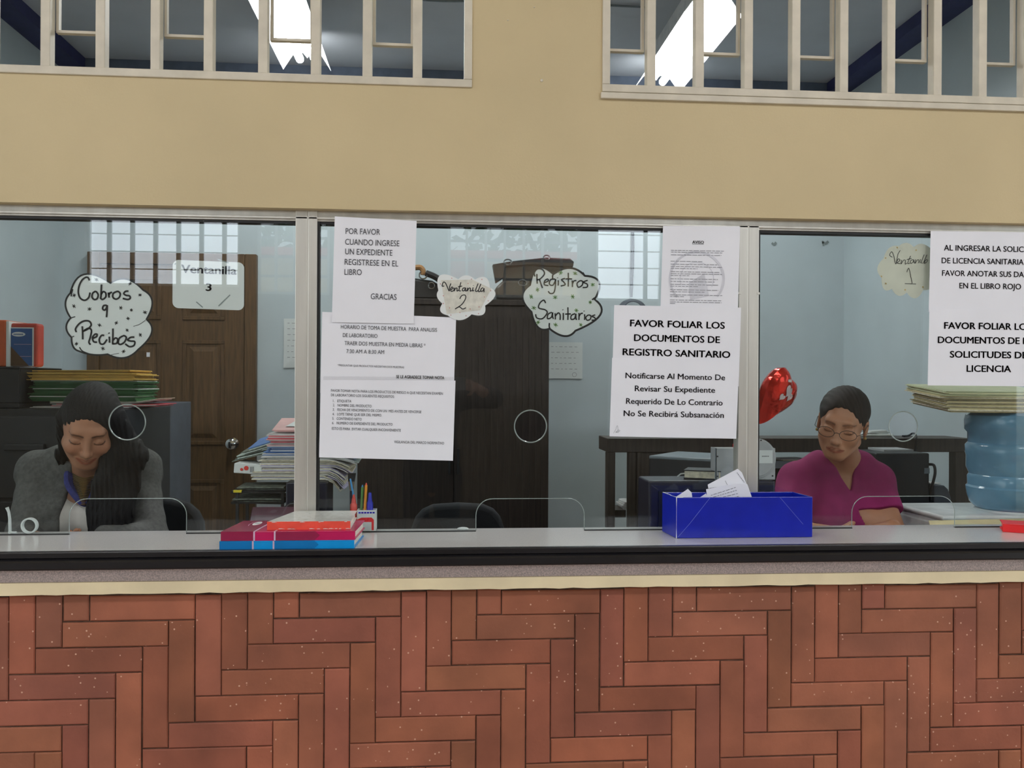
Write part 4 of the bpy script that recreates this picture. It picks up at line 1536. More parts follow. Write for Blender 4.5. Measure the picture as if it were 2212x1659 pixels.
def hand_volume(f, wrist, fwd, up, side, curl=0.5, k=1.0):
    """Palm, four unequal bent fingers and a thumb leaving the side of the palm. side=+1: thumb towards fwd x up."""
    W, F, U = Vector(wrist), Vector(fwd).normalized(), Vector(up).normalized()
    S = F.cross(U).normalized() * side
    f.cap(W, W + F * 0.075 * k, 0.0185 * k, 0.016 * k, 0.01)
    for s_, r in ((0.026, 0.0125), (0.009, 0.013), (-0.009, 0.0125), (-0.025, 0.0115)):
        f.cap(W + F * 0.018 * k + S * s_ * 0.6 * k, W + F * 0.078 * k + S * s_ * k, 0.0135 * k, r * k, 0.008)
    for s_, ln in ((0.028, 0.066), (0.0095, 0.073), (-0.0095, 0.068), (-0.027, 0.052)):
        p = W + F * 0.080 * k + S * s_ * k
        d = F.copy()
        rad = 0.0088 * k
        for seg_l, bend in ((0.44, 0.45), (0.32, 0.75), (0.26, 0.45)):
            a = bend * curl
            d = (Matrix.Rotation(-a, 3, S * side) @ d) if side > 0 else (Matrix.Rotation(a, 3, S * side) @ d)
            q = p + d * ln * seg_l * k
            f.cap(p, q, rad, rad * 0.92, 0.0025)
            p, rad = q, rad * 0.92
    t0 = W + F * 0.022 * k + S * 0.026 * k
    t1 = t0 + (F * 0.6 + S * 0.8 - U * 0.15).normalized() * 0.034 * k
    t2 = t1 + (F * 0.92 + S * 0.30 - U * 0.25).normalized() * 0.026 * k
    f.cap(W + F * 0.01 * k + S * 0.012 * k, t0, 0.016 * k, 0.0135 * k, 0.01)
    f.cap(t0, t1, 0.0130 * k, 0.0105 * k, 0.006)
    f.cap(t1, t2, 0.0100 * k, 0.0085 * k, 0.003)


def torso(f, cx, j, grow=0.0, k=0.05):
    """Trunk from pelvis to shoulders; j holds shoulder joints and neck base."""
    L_, R_, nb = Vector(j['sl']), Vector(j['sr']), Vector(j['nb'])
    ys = (L_.y + R_.y) / 2
    zs = (L_.z + R_.z) / 2
    g = grow
    f.ell((cx, ys + 0.05, zs - 0.40), (0.150 + g, 0.105 + g, 0.16), None, k)
    f.ell((cx, ys + 0.09, zs - 0.52), (0.165 + g, 0.120 + g, 0.11), None, k)
    f.ell((cx, ys + 0.01, zs - 0.12), (0.150 + g, 0.095 + g, 0.17), None, k)
    f.cap(L_, R_, 0.046 + g, 0.046 + g, k)
    for s_ in (L_, R_):
        f.cap(s_, (s_ + nb) / 2 + Vector((0, 0, 0.012)), 0.044 + g, 0.044 + g, k * 0.6)
        f.cap((s_ + nb) / 2 + Vector((0, 0, 0.012)), nb, 0.040 + g, 0.034 + g, k * 0.6)
    for sx in (-1, 1):
        f.ell((cx + sx * 0.070, ys - 0.062, zs - 0.135), (0.070 + g, 0.060 + g, 0.070 + g), None, 0.04)


def legs(f, cx, ys, zs, g=0.0):
    for sx in (-1, 1):
        hip, knee, ank = (cx + sx * 0.085, ys + 0.07, zs - 0.50), (cx + sx * 0.10, ys - 0.27, zs - 0.50), (cx + sx * 0.10, ys - 0.20, 0.09)
        f.cap(hip, knee, 0.082 + g, 0.058 + g, 0.03)
        f.cap(knee, ank, 0.056 + g, 0.040 + g, 0.03)


def seated_person(label, H, j, elbows, wrists, hands, skin, face, tone, h=0.0028):
    cx = (j['sl'][0] + j['sr'][0]) / 2
    root = thing('person', label, 'person', (cx, j['sl'][1] + 0.05, 0.0))
    lo = (cx - 0.34, min(w[1] for w in wrists) - 0.16, 0.02)
    hi = (cx + 0.34, j['sl'][1] + 0.24, H.c.z + 0.19)
    f = Field((lo[0], lo[1], j['sl'][2] - 0.46), hi, h)
    torso(f, cx, j)
    nb = Vector(j['nb'])
    f.cap(H.w(0, 0.026, -0.045), nb, 0.046 * H.k, 0.052, 0.03)
    for s_, e, w in zip((j['sl'], j['sr']), elbows, wrists):
        f.cap(s_, e, 0.041, 0.036, 0.03)
        f.cap(e, w, 0.037, 0.024, 0.015)
    for w, (fw, up, side, curl) in zip(wrists, hands):
        hand_volume(f, w, fw, up, side, curl, 0.95)
    face(f)
    body = field_mesh(f, 'body', skin, root, tone)
    return root, cx


# ------------------------------------------------------------------ woman on the left: black hair, grey cardigan
YH = 2.70
eye = at(189, 958, 2.64)
HA = Head((eye.x - 0.021, YH, eye.z + 0.050), 31, 21, 3, 0.98)
ja = {'sl': at(84, 1018, 2.90), 'sr': at(303, 1012, 2.90), 'nb': at(196, 1003, 2.87)}
ea = [at(50, 1162, 2.76), at(326, 1160, 2.76)]
wa = [Vector((ea[0].x + 0.10, 2.60, 0.955)), Vector((ea[1].x - 0.09, 2.60, 0.955))]
ha = [((0.75, -0.25, -0.05), (0, 0, 1), -1, 0.6), ((-0.75, -0.2, -0.05), (0, 0, 1), 1, 0.6)]
pa, cxa = seated_person('young woman with long black hair and grey cardigan, head bowed behind the left pane',
                        HA, ja, ea, wa, ha, M['skin'], lambda f: head_volume(f, HA, smile=1.0, jaw=0.98, ear=False),
                        face_tone(HA, 0.95, (0.78, 0.50, 0.48), 0.5, 0.16, 0.006))
ysA, zsA = ja['sl'].y, (ja['sl'].z + ja['sr'].z) / 2
# white knit top
f = Field((cxa - 0.22, ysA - 0.16, zsA - 0.44), (cxa + 0.22, ysA + 0.16, zsA + 0.10), 0.004)
torso(f, cxa, ja, 0.006)
f.ell((cxa + 0.01, ysA - 0.14, zsA + 0.03), (0.085, 0.13, 0.135), None, 0.01, True)
field_mesh(f, 'white_top', M['white_cloth'], pa, label='white scoop-necked knit top')
# cardigan, open down the front
f = Field((cxa - 0.36, 2.54, zsA - 0.46), (cxa + 0.36, ysA + 0.24, zsA + 0.16), 0.004)
torso(f, cxa, ja, 0.013)
for s_, e, w in zip((ja['sl'], ja['sr']), ea, wa):
    f.cap(s_, e, 0.055, 0.048, 0.03)
    f.cap(e, Vector(w) * 0.92 + Vector(e) * 0.08, 0.047, 0.036, 0.02)
nbA = Vector(ja['nb'])
f.cap(nbA + Vector((0, 0.02, -0.03)), nbA + Vector((0, -0.02, 0.14)), 0.066, 0.072, 0.01, True)
xo0, xo1 = at(149, 1080, 2.80).x, at(213, 1080, 2.80).x


def front_gap(X, Y, Z):
    t = np.clip((Z - (zsA - 0.20)) / 0.25, 0, 1)
    l, r = xo0 - 0.024 + 0.030 * t, xo1 + 0.03
    return np.maximum(np.maximum(l - X, X - r), Y - (ysA - 0.005))


f.func(front_gap, 0.008, True)
f.ripple(lambda X, Y, Z: 0.0022 * np.sin(85 * Z + 60 * np.abs(X - cxa) + 18 * Y) * np.sin(31 * X - 22 * Z))
field_mesh(f, 'cardigan', M['grey_cloth'], pa, label='grey open-front cardigan')
# trousers
f = Field((cxa - 0.23, ysA - 0.36, 0.03), (cxa + 0.23, ysA + 0.24, zsA - 0.34), 0.008)
f.ell((cxa, ysA + 0.09, zsA - 0.52), (0.175, 0.130, 0.12), None, 0.03)
f.ell((cxa, ysA + 0.06, zsA - 0.42), (0.158, 0.112, 0.10), None, 0.04)
legs(f, cxa, ysA, zsA, 0.01)
field_mesh(f, 'trousers', M['dark_cloth'], pa)
s = MB()
for sx in (-1, 1):
    c = Vector((cxa + sx * 0.10, ysA - 0.25, 0.04))
    s.ball(c, (0.042, 0.12, 0.038), 14, 8)
s.build('shoes', M['black_leather'], pa, smooth=True)
# hair: pulled back from the forehead, falling over her left shoulder
f = Field((HA.c.x - 0.17, 2.56, 0.93), (HA.c.x + 0.20, 2.98, HA.c.z + 0.17), 0.003)
R_ = [[HA.R[i][k] for k in range(3)] for i in range(3)]
f.ell(HA.w(0.004, 0.018, 0.030), (0.079, 0.096, 0.082), R_, 0.0)
f.ell(HA.w(0.020, 0.040, 0.070), (0.050, 0.060, 0.040), R_, 0.03)
f.ell(HA.w(-0.004, -0.100, -0.014), (0.062, 0.080, 0.078), R_, 0.012, True)
f.ell(HA.w(0, -0.070, -0.085), (0.066, 0.060, 0.085), R_, 0.012, True)
rf = at(250, 905, 2.73)
f.chain([HA.w(0.066, 0.0, 0.03), at(252, 925, 2.72), at(272, 985, 2.74), at(262, 1045, 2.74), at(246, 1105, 2.70), at(236, 1170, 2.66)],
        [0.035, 0.034, 0.052, 0.050, 0.046, 0.036], 0.03)
f.chain([at(240, 985, 2.70), at(228, 1040, 2.70), at(216, 1100, 2.71), at(210, 1165, 2.68)], [0.028, 0.034, 0.030, 0.022], 0.02)
f.chain([HA.w(-0.070, 0.01, 0.02), at(138, 940, 2.76), at(133, 980, 2.81), at(143, 1008, 2.85)], [0.018, 0.014, 0.015, 0.015], 0.02)
f.ell(HA.w(0, 0.075, -0.03), (0.075, 0.05, 0.075), R_, 0.04)
f.ripple(lambda X, Y, Z: 0.0020 * np.sin(430 * X + 5 * np.sin(9 * Z) + 90 * Y + 60 * Z) * np.clip((HA.c.z + 0.05 - Z) / 0.1, 0.2, 1)
         + 0.0010 * np.sin(760 * X - 150 * Y + 4 * np.sin(14 * Z + 1)) + 0.004 * np.sin(60 * X + 22 * Z) * np.clip((HA.c.z - Z) / 0.1, 0, 1))
field_mesh(f, 'hair', M['hair'], pa, relax=1, label='long black hair swept over one shoulder')
# scarf and stacked metal necklace
nk = at(190, 1035, 2.80)
sc = MB()
for i in range(7):
    t = i / 6
    l = [at(150 - 3 + 2 * i, 1012 + 3 * i, 2.84), at(149 + 4 * i, 1050 + 4 * i, 2.785), at(183 + 2 * i, 1082 - 1 * i + 6, 2.765),
         at(196 + 4 * i, 1052 - i, 2.785), at(226 - i, 1012 + 2 * i, 2.84)]
    sc.tube(smooth_line(l, 8), 0.0105, 7)
sc.build('scarf', M['blue_scarf'], pa, smooth=True)
nc = MB()
for i in range(17):
    y = 1032 + 3.6 * i
    hw = 27 - 0.55 * i
    cx = 184 - 0.2 * i
    l = [at(cx - hw, y - 9 + 0.25 * i, 2.795), at(cx - hw * 0.55, y - 2, 2.765), at(cx, y + 1.2, 2.755), at(cx + hw * 0.55, y - 2, 2.765),
         at(cx + hw, y - 9 + 0.25 * i, 2.795)]
    nc.tube(smooth_line(l, 6), 0.0019, 6)
nc.build('necklace', M['gold'], pa, smooth=True, label='stacked strands of dull gold necklace')
# ------------------------------------------------------------------ woman on the right: hair pulled back, glasses, fuchsia blouse
eye = at(1813, 932, 2.71)
HB = Head((eye.x + 0.043, 2.78, eye.z + 0.026), 14, -31, 10, 0.99)
jb = {'sl': at(1721, 1040, 2.93), 'sr': at(1890, 1040, 2.93), 'nb': at(1822, 996, 2.92)}
eb = [at(1672, 1150, 2.80), at(1938, 1165, 2.80)]
wb_ = [at(1738, 1140, 2.62), at(1928, 1140, 2.62)]
for w in wb_:
    w.z = 0.966
hb = [((0.85, -0.35, -0.06), (0, 0, 1), -1, 0.45), ((-0.8, -0.3, -0.02), (0, 0, 1), 1, 0.75)]
pb, cxb = seated_person('woman in glasses and a fuchsia V-necked blouse writing behind the right pane',
                        HB, jb, eb, wb_, hb, M['skin_b'], lambda f: head_volume(f, HB, smile=0.0, jaw=0.93, age=1.0),
                        face_tone(HB, 0.7, (0.72, 0.44, 0.44), 0.2, 0.45, -0.001))
ysB, zsB = jb['sl'].y, (jb['sl'].z + jb['sr'].z) / 2
f = Field((cxb - 0.34, ysB - 0.34, zsB - 0.46), (cxb + 0.34, ysB + 0.24, zsB + 0.14), 0.0038)
torso(f, cxb, jb, 0.011)
for i, (s_, e, w) in enumerate(zip((jb['sl'], jb['sr']), eb, wb_)):
    e2 = Vector(s_).lerp(Vector(e), 0.52)
    f.cap(s_, e2, 0.055, 0.055, 0.03)
for s_, e in zip((jb['sl'], jb['sr']), eb):
    d = (Vector(e) - Vector(s_)).normalized()
    p = Vector(s_).lerp(Vector(e), 0.56)
    f.func(lambda X, Y, Z, d=d, p=p: np.maximum(-((X - p.x) * d.x + (Y - p.y) * d.y + (Z - p.z) * d.z),
                                                np.sqrt((X - p.x) ** 2 + (Y - p.y) ** 2 + (Z - p.z) ** 2) - 0.12), 0.0, True)
tip = at(1854, 1066, 2.80)
tl_, tr_ = at(1795, 985, 2.86), at(1856, 985, 2.86)


def vneck(X, Y, Z):
    h_ = (Z - tip.z) / (tl_.z - tip.z)
    l = tip.x + (tl_.x - tip.x) * h_
    r = tip.x + (tr_.x - tip.x) * h_
    return np.maximum(np.maximum(l - X, X - r), np.maximum(tip.z - Z, Y - (ysB + 0.03))) * 0.8


f.func(vneck, 0.003, True)
nbB = Vector(jb['nb'])
f.cap(nbB + Vector((0, 0.01, -0.01)), HB.w(0, 0.03, -0.05), 0.053, 0.057, 0.008, True)
f.ripple(lambda X, Y, Z: 0.0014 * np.sin(45 * Z + 30 * X) * np.sin(24 * X - 30 * Z + 1))
field_mesh(f, 'blouse', M['fuchsia'], pb, label='fuchsia V-necked short-sleeved blouse')
f = Field((cxb - 0.23, ysB - 0.36, 0.03), (cxb + 0.23, ysB + 0.24, zsB - 0.34), 0.008)
f.ell((cxb, ysB + 0.09, zsB - 0.52), (0.175, 0.130, 0.12), None, 0.03)
f.ell((cxb, ysB + 0.06, zsB - 0.42), (0.158, 0.112, 0.10), None, 0.04)
legs(f, cxb, ysB, zsB, 0.01)
field_mesh(f, 'trousers', M['dark_cloth'], pb)
s = MB()
for sx in (-1, 1):
    s.ball((cxb + sx * 0.10, ysB - 0.25, 0.04), (0.042, 0.12, 0.038), 14, 8)
s.build('shoes', M['black_leather'], pb, smooth=True)
f = Field(tuple(HB.c - Vector((0.14, 0.16, 0.13))), tuple(HB.c + Vector((0.14, 0.20, 0.17))), 0.0028)
R_ = [[HB.R[i][k] for k in range(3)] for i in range(3)]
f.ell(HB.w(0, 0.017, 0.036), [v * HB.k for v in (0.0785, 0.095, 0.082)], R_, 0.0)
f.ell(HB.w(0, -0.105, 0.000), [v * HB.k for v in (0.0655, 0.088, 0.074)], R_, 0.008, True)
f.ell(HB.w(0, -0.040, -0.090), [v * HB.k for v in (0.090, 0.085, 0.085)], R_, 0.008, True)
f.ell(HB.w(0, 0.125, 0.03), [v * HB.k for v in (0.042, 0.036, 0.040)], R_, 0.02)
f.ripple(lambda X, Y, Z: 0.0011 * np.sin(420 * X + 60 * Z))
field_mesh(f, 'hair', M['hair_b'], pb, relax=0, label='dark hair pulled tightly back into a bun')
g = MB()
for sx in (-1, 1):
    rim = [HB.w(sx * 0.0335 + 0.0255 * math.cos(a), -0.1085 + 0.20 * max(0.0, 0.0335 + sx * 0.0255 * math.cos(a) - 0.012),
                -0.0085 + 0.0165 * math.sin(a)) for a in [2 * PI * k / 28 for k in range(28)]]
    g.tube(rim, 0.0009, 6, closed=True)
    g.tube([HB.w(sx * 0.0590, -0.0995, -0.006), HB.w(sx * 0.0740, -0.078, -0.002), HB.w(sx * 0.0785, 0.000, 0.006), HB.w(sx * 0.0790, 0.014, -0.002)], 0.0010, 6)
g.tube([HB.w(-0.0085, -0.1085, -0.007), HB.w(0, -0.1115, -0.0035), HB.w(0.0085, -0.1085, -0.007)], 0.0011, 6)
gg = g.build('glasses', M['dark_wood'], pb, smooth=True, label='thin-framed oval reading glasses')
for sx in (-1, 1):
    HBc = HB.w(sx * 0.0755, 0.006, -0.042)
    MB().ball(HBc, 0.0055, 12, 8).build('earring', M['gold'], pb, smooth=True)

# ------------------------------------------------------------------ the photographer, mirrored in the middle pane
HP = Head((-0.055, -0.34, 1.50), 4, 180, 0, 1.0)
jp = {'sl': Vector((0.135, -0.40, 1.315)), 'sr': Vector((-0.235, -0.40, 1.315)), 'nb': Vector((-0.05, -0.40, 1.37))}
cxp = -0.05
php = thing('person', 'photographer in black holding up a phone, mirrored in the middle pane', 'person', (cxp, -0.40, 0))
f = Field((-0.45, -0.62, 0.70), (0.45, 0.03, 1.66), 0.005)
for sx in (-1, 1):
    pass
f.ell((cxp, -0.42, 0.98), (0.150, 0.105, 0.16), None, 0.05)
f.ell((cxp, -0.42, 1.20), (0.150, 0.100, 0.17), None, 0.05)
f.ell((cxp, -0.42, 0.84), (0.165, 0.115, 0.11), None, 0.05)
f.cap(jp['sl'], jp['sr'], 0.05, 0.05, 0.05)
f.cap(HP.w(0, 0.026, -0.045), jp['nb'], 0.050, 0.056, 0.03)
ep = [Vector((0.300, -0.30, 1.315)), Vector((-0.34, -0.30, 1.20))]
wp = [Vector((0.185, -0.135, 1.385)), Vector((-0.05, -0.135, 1.36))]
for s_, e, w in zip((jp['sl'], jp['sr']), ep, wp):
    f.cap(s_, e, 0.046, 0.038, 0.03)
    f.cap(e, w, 0.037, 0.025, 0.015)
hand_volume(f, wp[0], (-0.35, 0.75, 0.1), (1, 0.3, 0), 1, 0.7, 0.9)
hand_volume(f, wp[1], (0.35, 0.75, 0.15), (-1, 0.3, 0), -1, 0.7, 0.9)
head_volume(f, HP)
field_mesh(f, 'body', M['skin'], php, face_tone(HP))
f = Field((-0.45, -0.64, 0.70), (0.45, -0.10, 1.45), 0.006)
f.ell((cxp, -0.42, 0.98), (0.165, 0.118, 0.18), None, 0.05)
f.ell((cxp, -0.42, 1.20), (0.165, 0.113, 0.18), None, 0.05)
f.ell((cxp, -0.42, 0.86), (0.178, 0.128, 0.10), None, 0.05)
f.cap(jp['sl'], jp['sr'], 0.062, 0.062, 0.05)
for s_, e, w in zip((jp['sl'], jp['sr']), ep, wp):
    f.cap(s_, e, 0.062, 0.056, 0.03)
    f.cap(e, Vector(e).lerp(Vector(w), 0.3), 0.055, 0.050, 0.02)
f.cap(jp['nb'], HP.w(0, 0.02, -0.08), 0.062, 0.066, 0.01, True)
field_mesh(f, 'shirt', M['black_cloth'], php, label='loose black shirt')
f = Field((-0.30, -0.60, 0.02), (0.20, -0.24, 0.94), 0.008)
f.ell((cxp, -0.42, 0.84), (0.172, 0.124, 0.10), None, 0.03)
for sx in (-1, 1):
    f.cap((cxp + sx * 0.085, -0.42, 0.82), (cxp + sx * 0.095, -0.41, 0.46), 0.088, 0.062, 0.03)
    f.cap((cxp + sx * 0.095, -0.41, 0.46), (cxp + sx * 0.10, -0.43, 0.07), 0.062, 0.048, 0.02)
field_mesh(f, 'trousers', M['dark_cloth'], php)
f = Field((-0.18, -0.50, 1.36), (0.08, -0.20, 1.66), 0.005)
R_ = [[HP.R[i][k] for k in range(3)] for i in range(3)]
f.ell(HP.w(0, 0.018, 0.034), (0.080, 0.098, 0.084), R_, 0.0)
f.ell(HP.w(0, -0.105, -0.01), (0.066, 0.088, 0.076), R_, 0.01, True)
f.ell(HP.w(0, -0.050, -0.095), (0.090, 0.085, 0.085), R_, 0.01, True)
field_mesh(f, 'hair', M['hair'], php)
s = MB()
for sx in (-1, 1):
    s.ball((cxp + sx * 0.10, -0.37, 0.04), (0.045, 0.13, 0.04), 14, 8)
s.build('shoes', M['black_leather'], php, smooth=True)
one(MB().box(-0.005, 0.135, -0.040, -0.032, 1.365, 1.435), 'phone', M['mid_grey'], 'phone held up by the photographer, mirrored in the middle pane', 'phone', bevel=0.003)

# ================================================================== INSIDE THE OFFICE: fixtures and furniture
# --- wooden door in the back wall
Yd = Y_BACK - 0.045
dx0, dx1 = ax(187, Yd, 700), ax(553, Yd, 700)
dzt = az(546, Yd, 370)
dr = thing('door_1', None, None, ((dx0 + dx1) / 2, Yd, 0), kind='structure')
fwid = 0.062
f = MB()
f.box(dx0, dx0 + fwid, Yd, Y_BACK - 0.001, 0, dzt)
f.box(dx1 - fwid, dx1, Yd, Y_BACK - 0.001, 0, dzt)
f.box(dx0 + fwid, dx1 - fwid, Yd, Y_BACK - 0.001, dzt - fwid, dzt)
struct(f, 'door_frame', M['door_wood'], dr, bevel=0.004)
lx0, lx1 = dx0 + fwid + 0.004, dx1 - fwid - 0.004
leaf = struct(MB().box(lx0, lx1, Yd + 0.012, Yd + 0.042, 0.01, dzt - fwid - 0.004), 'door_leaf', M['door_wood'], dr)
cols = [(ax(252, Yd, 800), ax(346, Yd, 800)), (ax(393, Yd, 800), ax(484, Yd, 800))]
rows = [(az(691, Yd, 440), az(598, Yd, 440)), (az(961, Yd, 440), az(735, Yd, 440)), (0.24, az(1036, Yd, 440))]
for a, b in cols:
    for z0_, z1_ in rows:
        p = MB()
        yf = Yd + 0.012
        t = 0.020
        for xa, xb, za, zb_ in ((a, b, z0_, z0_ + t), (a, b, z1_ - t, z1_), (a, a + t, z0_ + t, z1_ - t), (b - t, b, z0_ + t, z1_ - t)):
            p.box(xa, xb, yf - 0.007, yf, za, zb_)
        i1, i2 = 0.036, 0.060
        o = [(a + i1, yf, z0_ + i1), (b - i1, yf, z0_ + i1), (b - i1, yf, z1_ - i1), (a + i1, yf, z1_ - i1)]
        q = [(a + i2, yf - 0.008, z0_ + i2), (b - i2, yf - 0.008, z0_ + i2), (b - i2, yf - 0.008, z1_ - i2), (a + i2, yf - 0.008, z1_ - i2)]
        p.add(o + q, [(4, 5, 6, 7)] + [(k, (k + 1) % 4, 4 + (k + 1) % 4, 4 + k) for k in range(4)])
        struct(p, 'door_panel', M['door_wood'], leaf, bevel=0.002)
kp = at(503, 958, Yd)
kb = MB().lathe([(0.006, 0.0), (0.030, -0.001), (0.030, -0.008), (0.012, -0.012), (0.012, -0.035), (0.026, -0.045), (0.028, -0.060), (0.016, -0.070)],
                (kp.x, Yd + 0.012, kp.z), 24, axis='Y')
struct(kb, 'door_knob', M['chrome'], leaf, smooth=True)
p = at(320, 766, Yd)
struct(MB().box(p.x - 0.008, p.x + 0.008, Yd - 0.001, Yd + 0.004, p.z - 0.012, p.z + 0.012), 'sticker', M['paper'], leaf)

# --- notices on the back wall
for (xa, ya, xb, yb, lab) in ((1183, 739, 1258, 818, 'typed sheet taped to the blue wall right of the dark wardrobe'),
                              (613, 688, 672, 795, 'typed sheet on the blue wall beside the brown door')):
    Yn = Y_BACK - 0.006
    a, b = at(xa, ya, Yn), at(xb, yb, Yn)
    r = thing('wall_notice', lab, 'notice', ((a.x + b.x) / 2, Yn, b.z))
    MB().box(a.x, b.x, Yn, Yn + 0.001, b.z, a.z).build('paper_sheet', M['card'], r)
    t = MB()
    rr = random.Random(xa)
    z = a.z - 0.025
    while z > b.z + 0.05:
        x = a.x + 0.02
        while x < b.x - 0.03:
            l = rr.uniform(0.008, 0.02)
            t.ribbon([(x, Yn - 0.0006, z), (x + l, Yn - 0.0006, z)], 0.0022, (0, -1, 0))
            x += l + 0.012
        z -= 0.031
    t.ribbon([(b.x - 0.045 + 0.012 * math.cos(k * 0.5), Yn - 0.0006, b.z + 0.022 + 0.012 * math.sin(k * 0.5)) for k in range(14)], 0.0018, (0, -1, 0))
    t.build('printed_rows', M['small_print'], r)
for px, py, w, lab in ((1672, 527, 5, 'small torn tape scrap high on the blue wall, left of two'), (1783, 525, 7, 'curled tape scrap high on the blue wall, right of two')):
    c = at(px, py, Y_BACK - 0.004)
    s_ = w / F_PX * Y_BACK
    m = MB().ribbon([c + Vector((-s_, 0, 0.006)), c + Vector((0, 0, -0.004)), c + Vector((s_, 0, 0.010))], 0.014, (0, -1, 0))
    if w == 7:
        m.ribbon([c + Vector((-s_, 0, 0.012)), c + Vector((-s_ * 0.6, 0, -0.016))], 0.010, (0, -1, 0))
    one(m, 'tape_scrap', M['tape_scrap'], lab, 'tape')

# --- dark wardrobe against the back wall
Yw = 4.42
wx0, wx1 = ax(772, Yw, 800), ax(1187, Yw, 800)
wz = az(646, Yw, 1000)
wd = thing('wardrobe', 'tall dark brown wardrobe with ribbed doors against the back wall', 'wardrobe', ((wx0 + wx1) / 2, Yw, 0))
b = MB()
b.box(wx0, wx1, Yw + 0.02, Y_BACK - 0.05, 0, wz - 0.03)
b.box(wx0 - 0.006, wx1 + 0.004, Yw - 0.006, Y_BACK - 0.05, wz - 0.03, wz)
b.build('carcass', M['dark_wood'], wd, bevel=0.003)
mid = (wx0 + wx1) / 2
for a, c in ((wx0 + 0.004, mid - 0.002), (mid + 0.002, wx1 - 0.004)):
    d = MB().box(a, c, Yw, Yw + 0.02, 0.06, wz - 0.034)
    n = 14
    for k in range(n):
        x = a + 0.03 + (c - a - 0.06) * k / (n - 1)
        d.box(x - 0.006, x + 0.006, Yw - 0.004, Yw, 0.12, wz - 0.09)
    dd = d.build('door', M['dark_wood'], wd)
    hx = c - 0.02 if c < mid + 0.01 else a + 0.02
    MB().box(hx - 0.006, hx + 0.006, Yw - 0.02, Yw - 0.004, 0.95, 1.08).build('handle', M['black_steel'], dd, bevel=0.003)

# bag on the wardrobe, left: black holdall with tan tab and rings
Yb = 4.50
x0_, x1_ = ax(850, Yb, 620), ax(968, Yb, 620)
hb = thing('holdall', 'black holdall with a tan tab and metal rings on top of the wardrobe, left', 'bag', ((x0_ + x1_) / 2, Yb + 0.12, wz))
zt = az(600, Yb, 900)
pr = [(x0_, wz + 0.001), (x1_ - 0.01, wz + 0.001), (x1_, wz + 0.03), (x1_ - 0.02, zt - 0.045), (x1_ - 0.08, zt - 0.012), (x0_ + 0.02, zt + 0.01), (x0_, zt - 0.03)]
MB().prism([(x, Yb, z) for x, z in pr], (0, 0.26, 0)).build('body', M['black_leather'], hb, bevel=0.02, seg=3, smooth=True)
q = [at(897, 578, Yb - 0.012), at(908, 578, Yb - 0.012), at(914, 585, Yb - 0.012), at(914, 594, Yb - 0.012)]
MB().tube(smooth_line(q, 5), 0.014, 8).build('tab', M['tan_leather'], hb, smooth=True, label='tan leather tab')
st = MB()
q = smooth_line([at(920, 590, Yb - 0.012), at(938, 597, Yb - 0.014), at(952, 607, Yb - 0.012), at(966, 622, Yb - 0.008)], 6)
st.tube(q, 0.016, 8)
st.build('strap', M['black_leather'], hb, smooth=True)
for px, py, r in ((914, 594, 0.020), (932, 617, 0.016)):
    c = at(px, py, Yb - 0.022)
    MB().tube([c + Vector((r * math.cos(a), 0.3 * r * math.sin(a), r * math.sin(a))) for a in [2 * PI * k / 20 for k in range(20)]], 0.0035, 6,
              closed=True).build('ring', M['chrome'], hb, smooth=True)
# handbag on the wardrobe, right
x0_, x1_ = ax(1066, Yb, 600), ax(1243, Yb, 600)
hb = thing('handbag', 'dark brown handbag with raised flap and chrome rings on top of the wardrobe, right', 'bag', ((x0_ + x1_) / 2, Yb + 0.1, wz))
P2 = lambda pts, y: [at(px, py, y) for px, py in pts]
MB().prism([Vector((p.x, p.y, max(p.z, wz + 0.001))) for p in P2([(1073, 650), (1070, 622), (1086, 606), (1238, 603), (1243, 650)], Yb)], (0, 0.24, 0)).build(
    'body', M['black_leather'], hb, bevel=0.012, smooth=True)
MB().prism(P2([(1071, 611), (1064, 571), (1106, 564), (1180, 556), (1232, 558), (1240, 565), (1238, 577), (1150, 572), (1092, 576), (1088, 600)], Yb + 0.01),
           (0, 0.05, 0)).build('flap', M['black_leather'], hb, bevel=0.004, smooth=True)
MB().prism(P2([(1086, 578), (1150, 574), (1236, 578), (1238, 606), (1086, 608)], Yb + 0.10), (0, 0.02, 0)).build('back', M['black_leather'], hb)
for px, py, r in ((1097, 566, 0.020), (1181, 556, 0.016), (1129, 611, 0.022)):
    c = at(px, py, Yb - 0.006)
    MB().tube([c + Vector((r * math.cos(a), 0.4 * r * math.sin(a), 0.7 * r * math.sin(a))) for a in [2 * PI * k / 20 for k in range(20)]], 0.004, 6,
              closed=True).build('ring', M['chrome'], hb, smooth=True)

# hanging cable with its coil on the back wall
cb = MB()
Yk = Y_BACK - 0.02
for dx in (-2, 2):
    cb.tube(smooth_line([at(1367 + dx * 0.4, 470, Yk), at(1367 + dx, 540, Yk), at(1365 + dx, 600, Yk), at(1364 + dx * 0.4, 642, Yk)], 6), 0.004, 6)
cc = at(1366, 668, Yk - 0.02)
for k in range(5):
    r = 0.072 - 0.006 * k
    cb.tube([cc + Vector((r * 1.05 * math.cos(a), -0.006 * k + 0.01 * math.sin(a), r * (0.75 + 0.04 * k) * math.sin(a))) for a in [2 * PI * i / 28 for i in range(28)]],
            0.0042, 6, closed=True)
one(cb, 'cable', M['grey_steel'], 'grey cable hanging down the back wall into a coil, left of the AVISO sheet', 'cable', smooth=True)

# --- filing cabinets at the left
Yc = 3.30
cz = az(884, Yc, 200)
cx0, cx1 = ax(-160, Yc, 950), ax(268, Yc, 950)


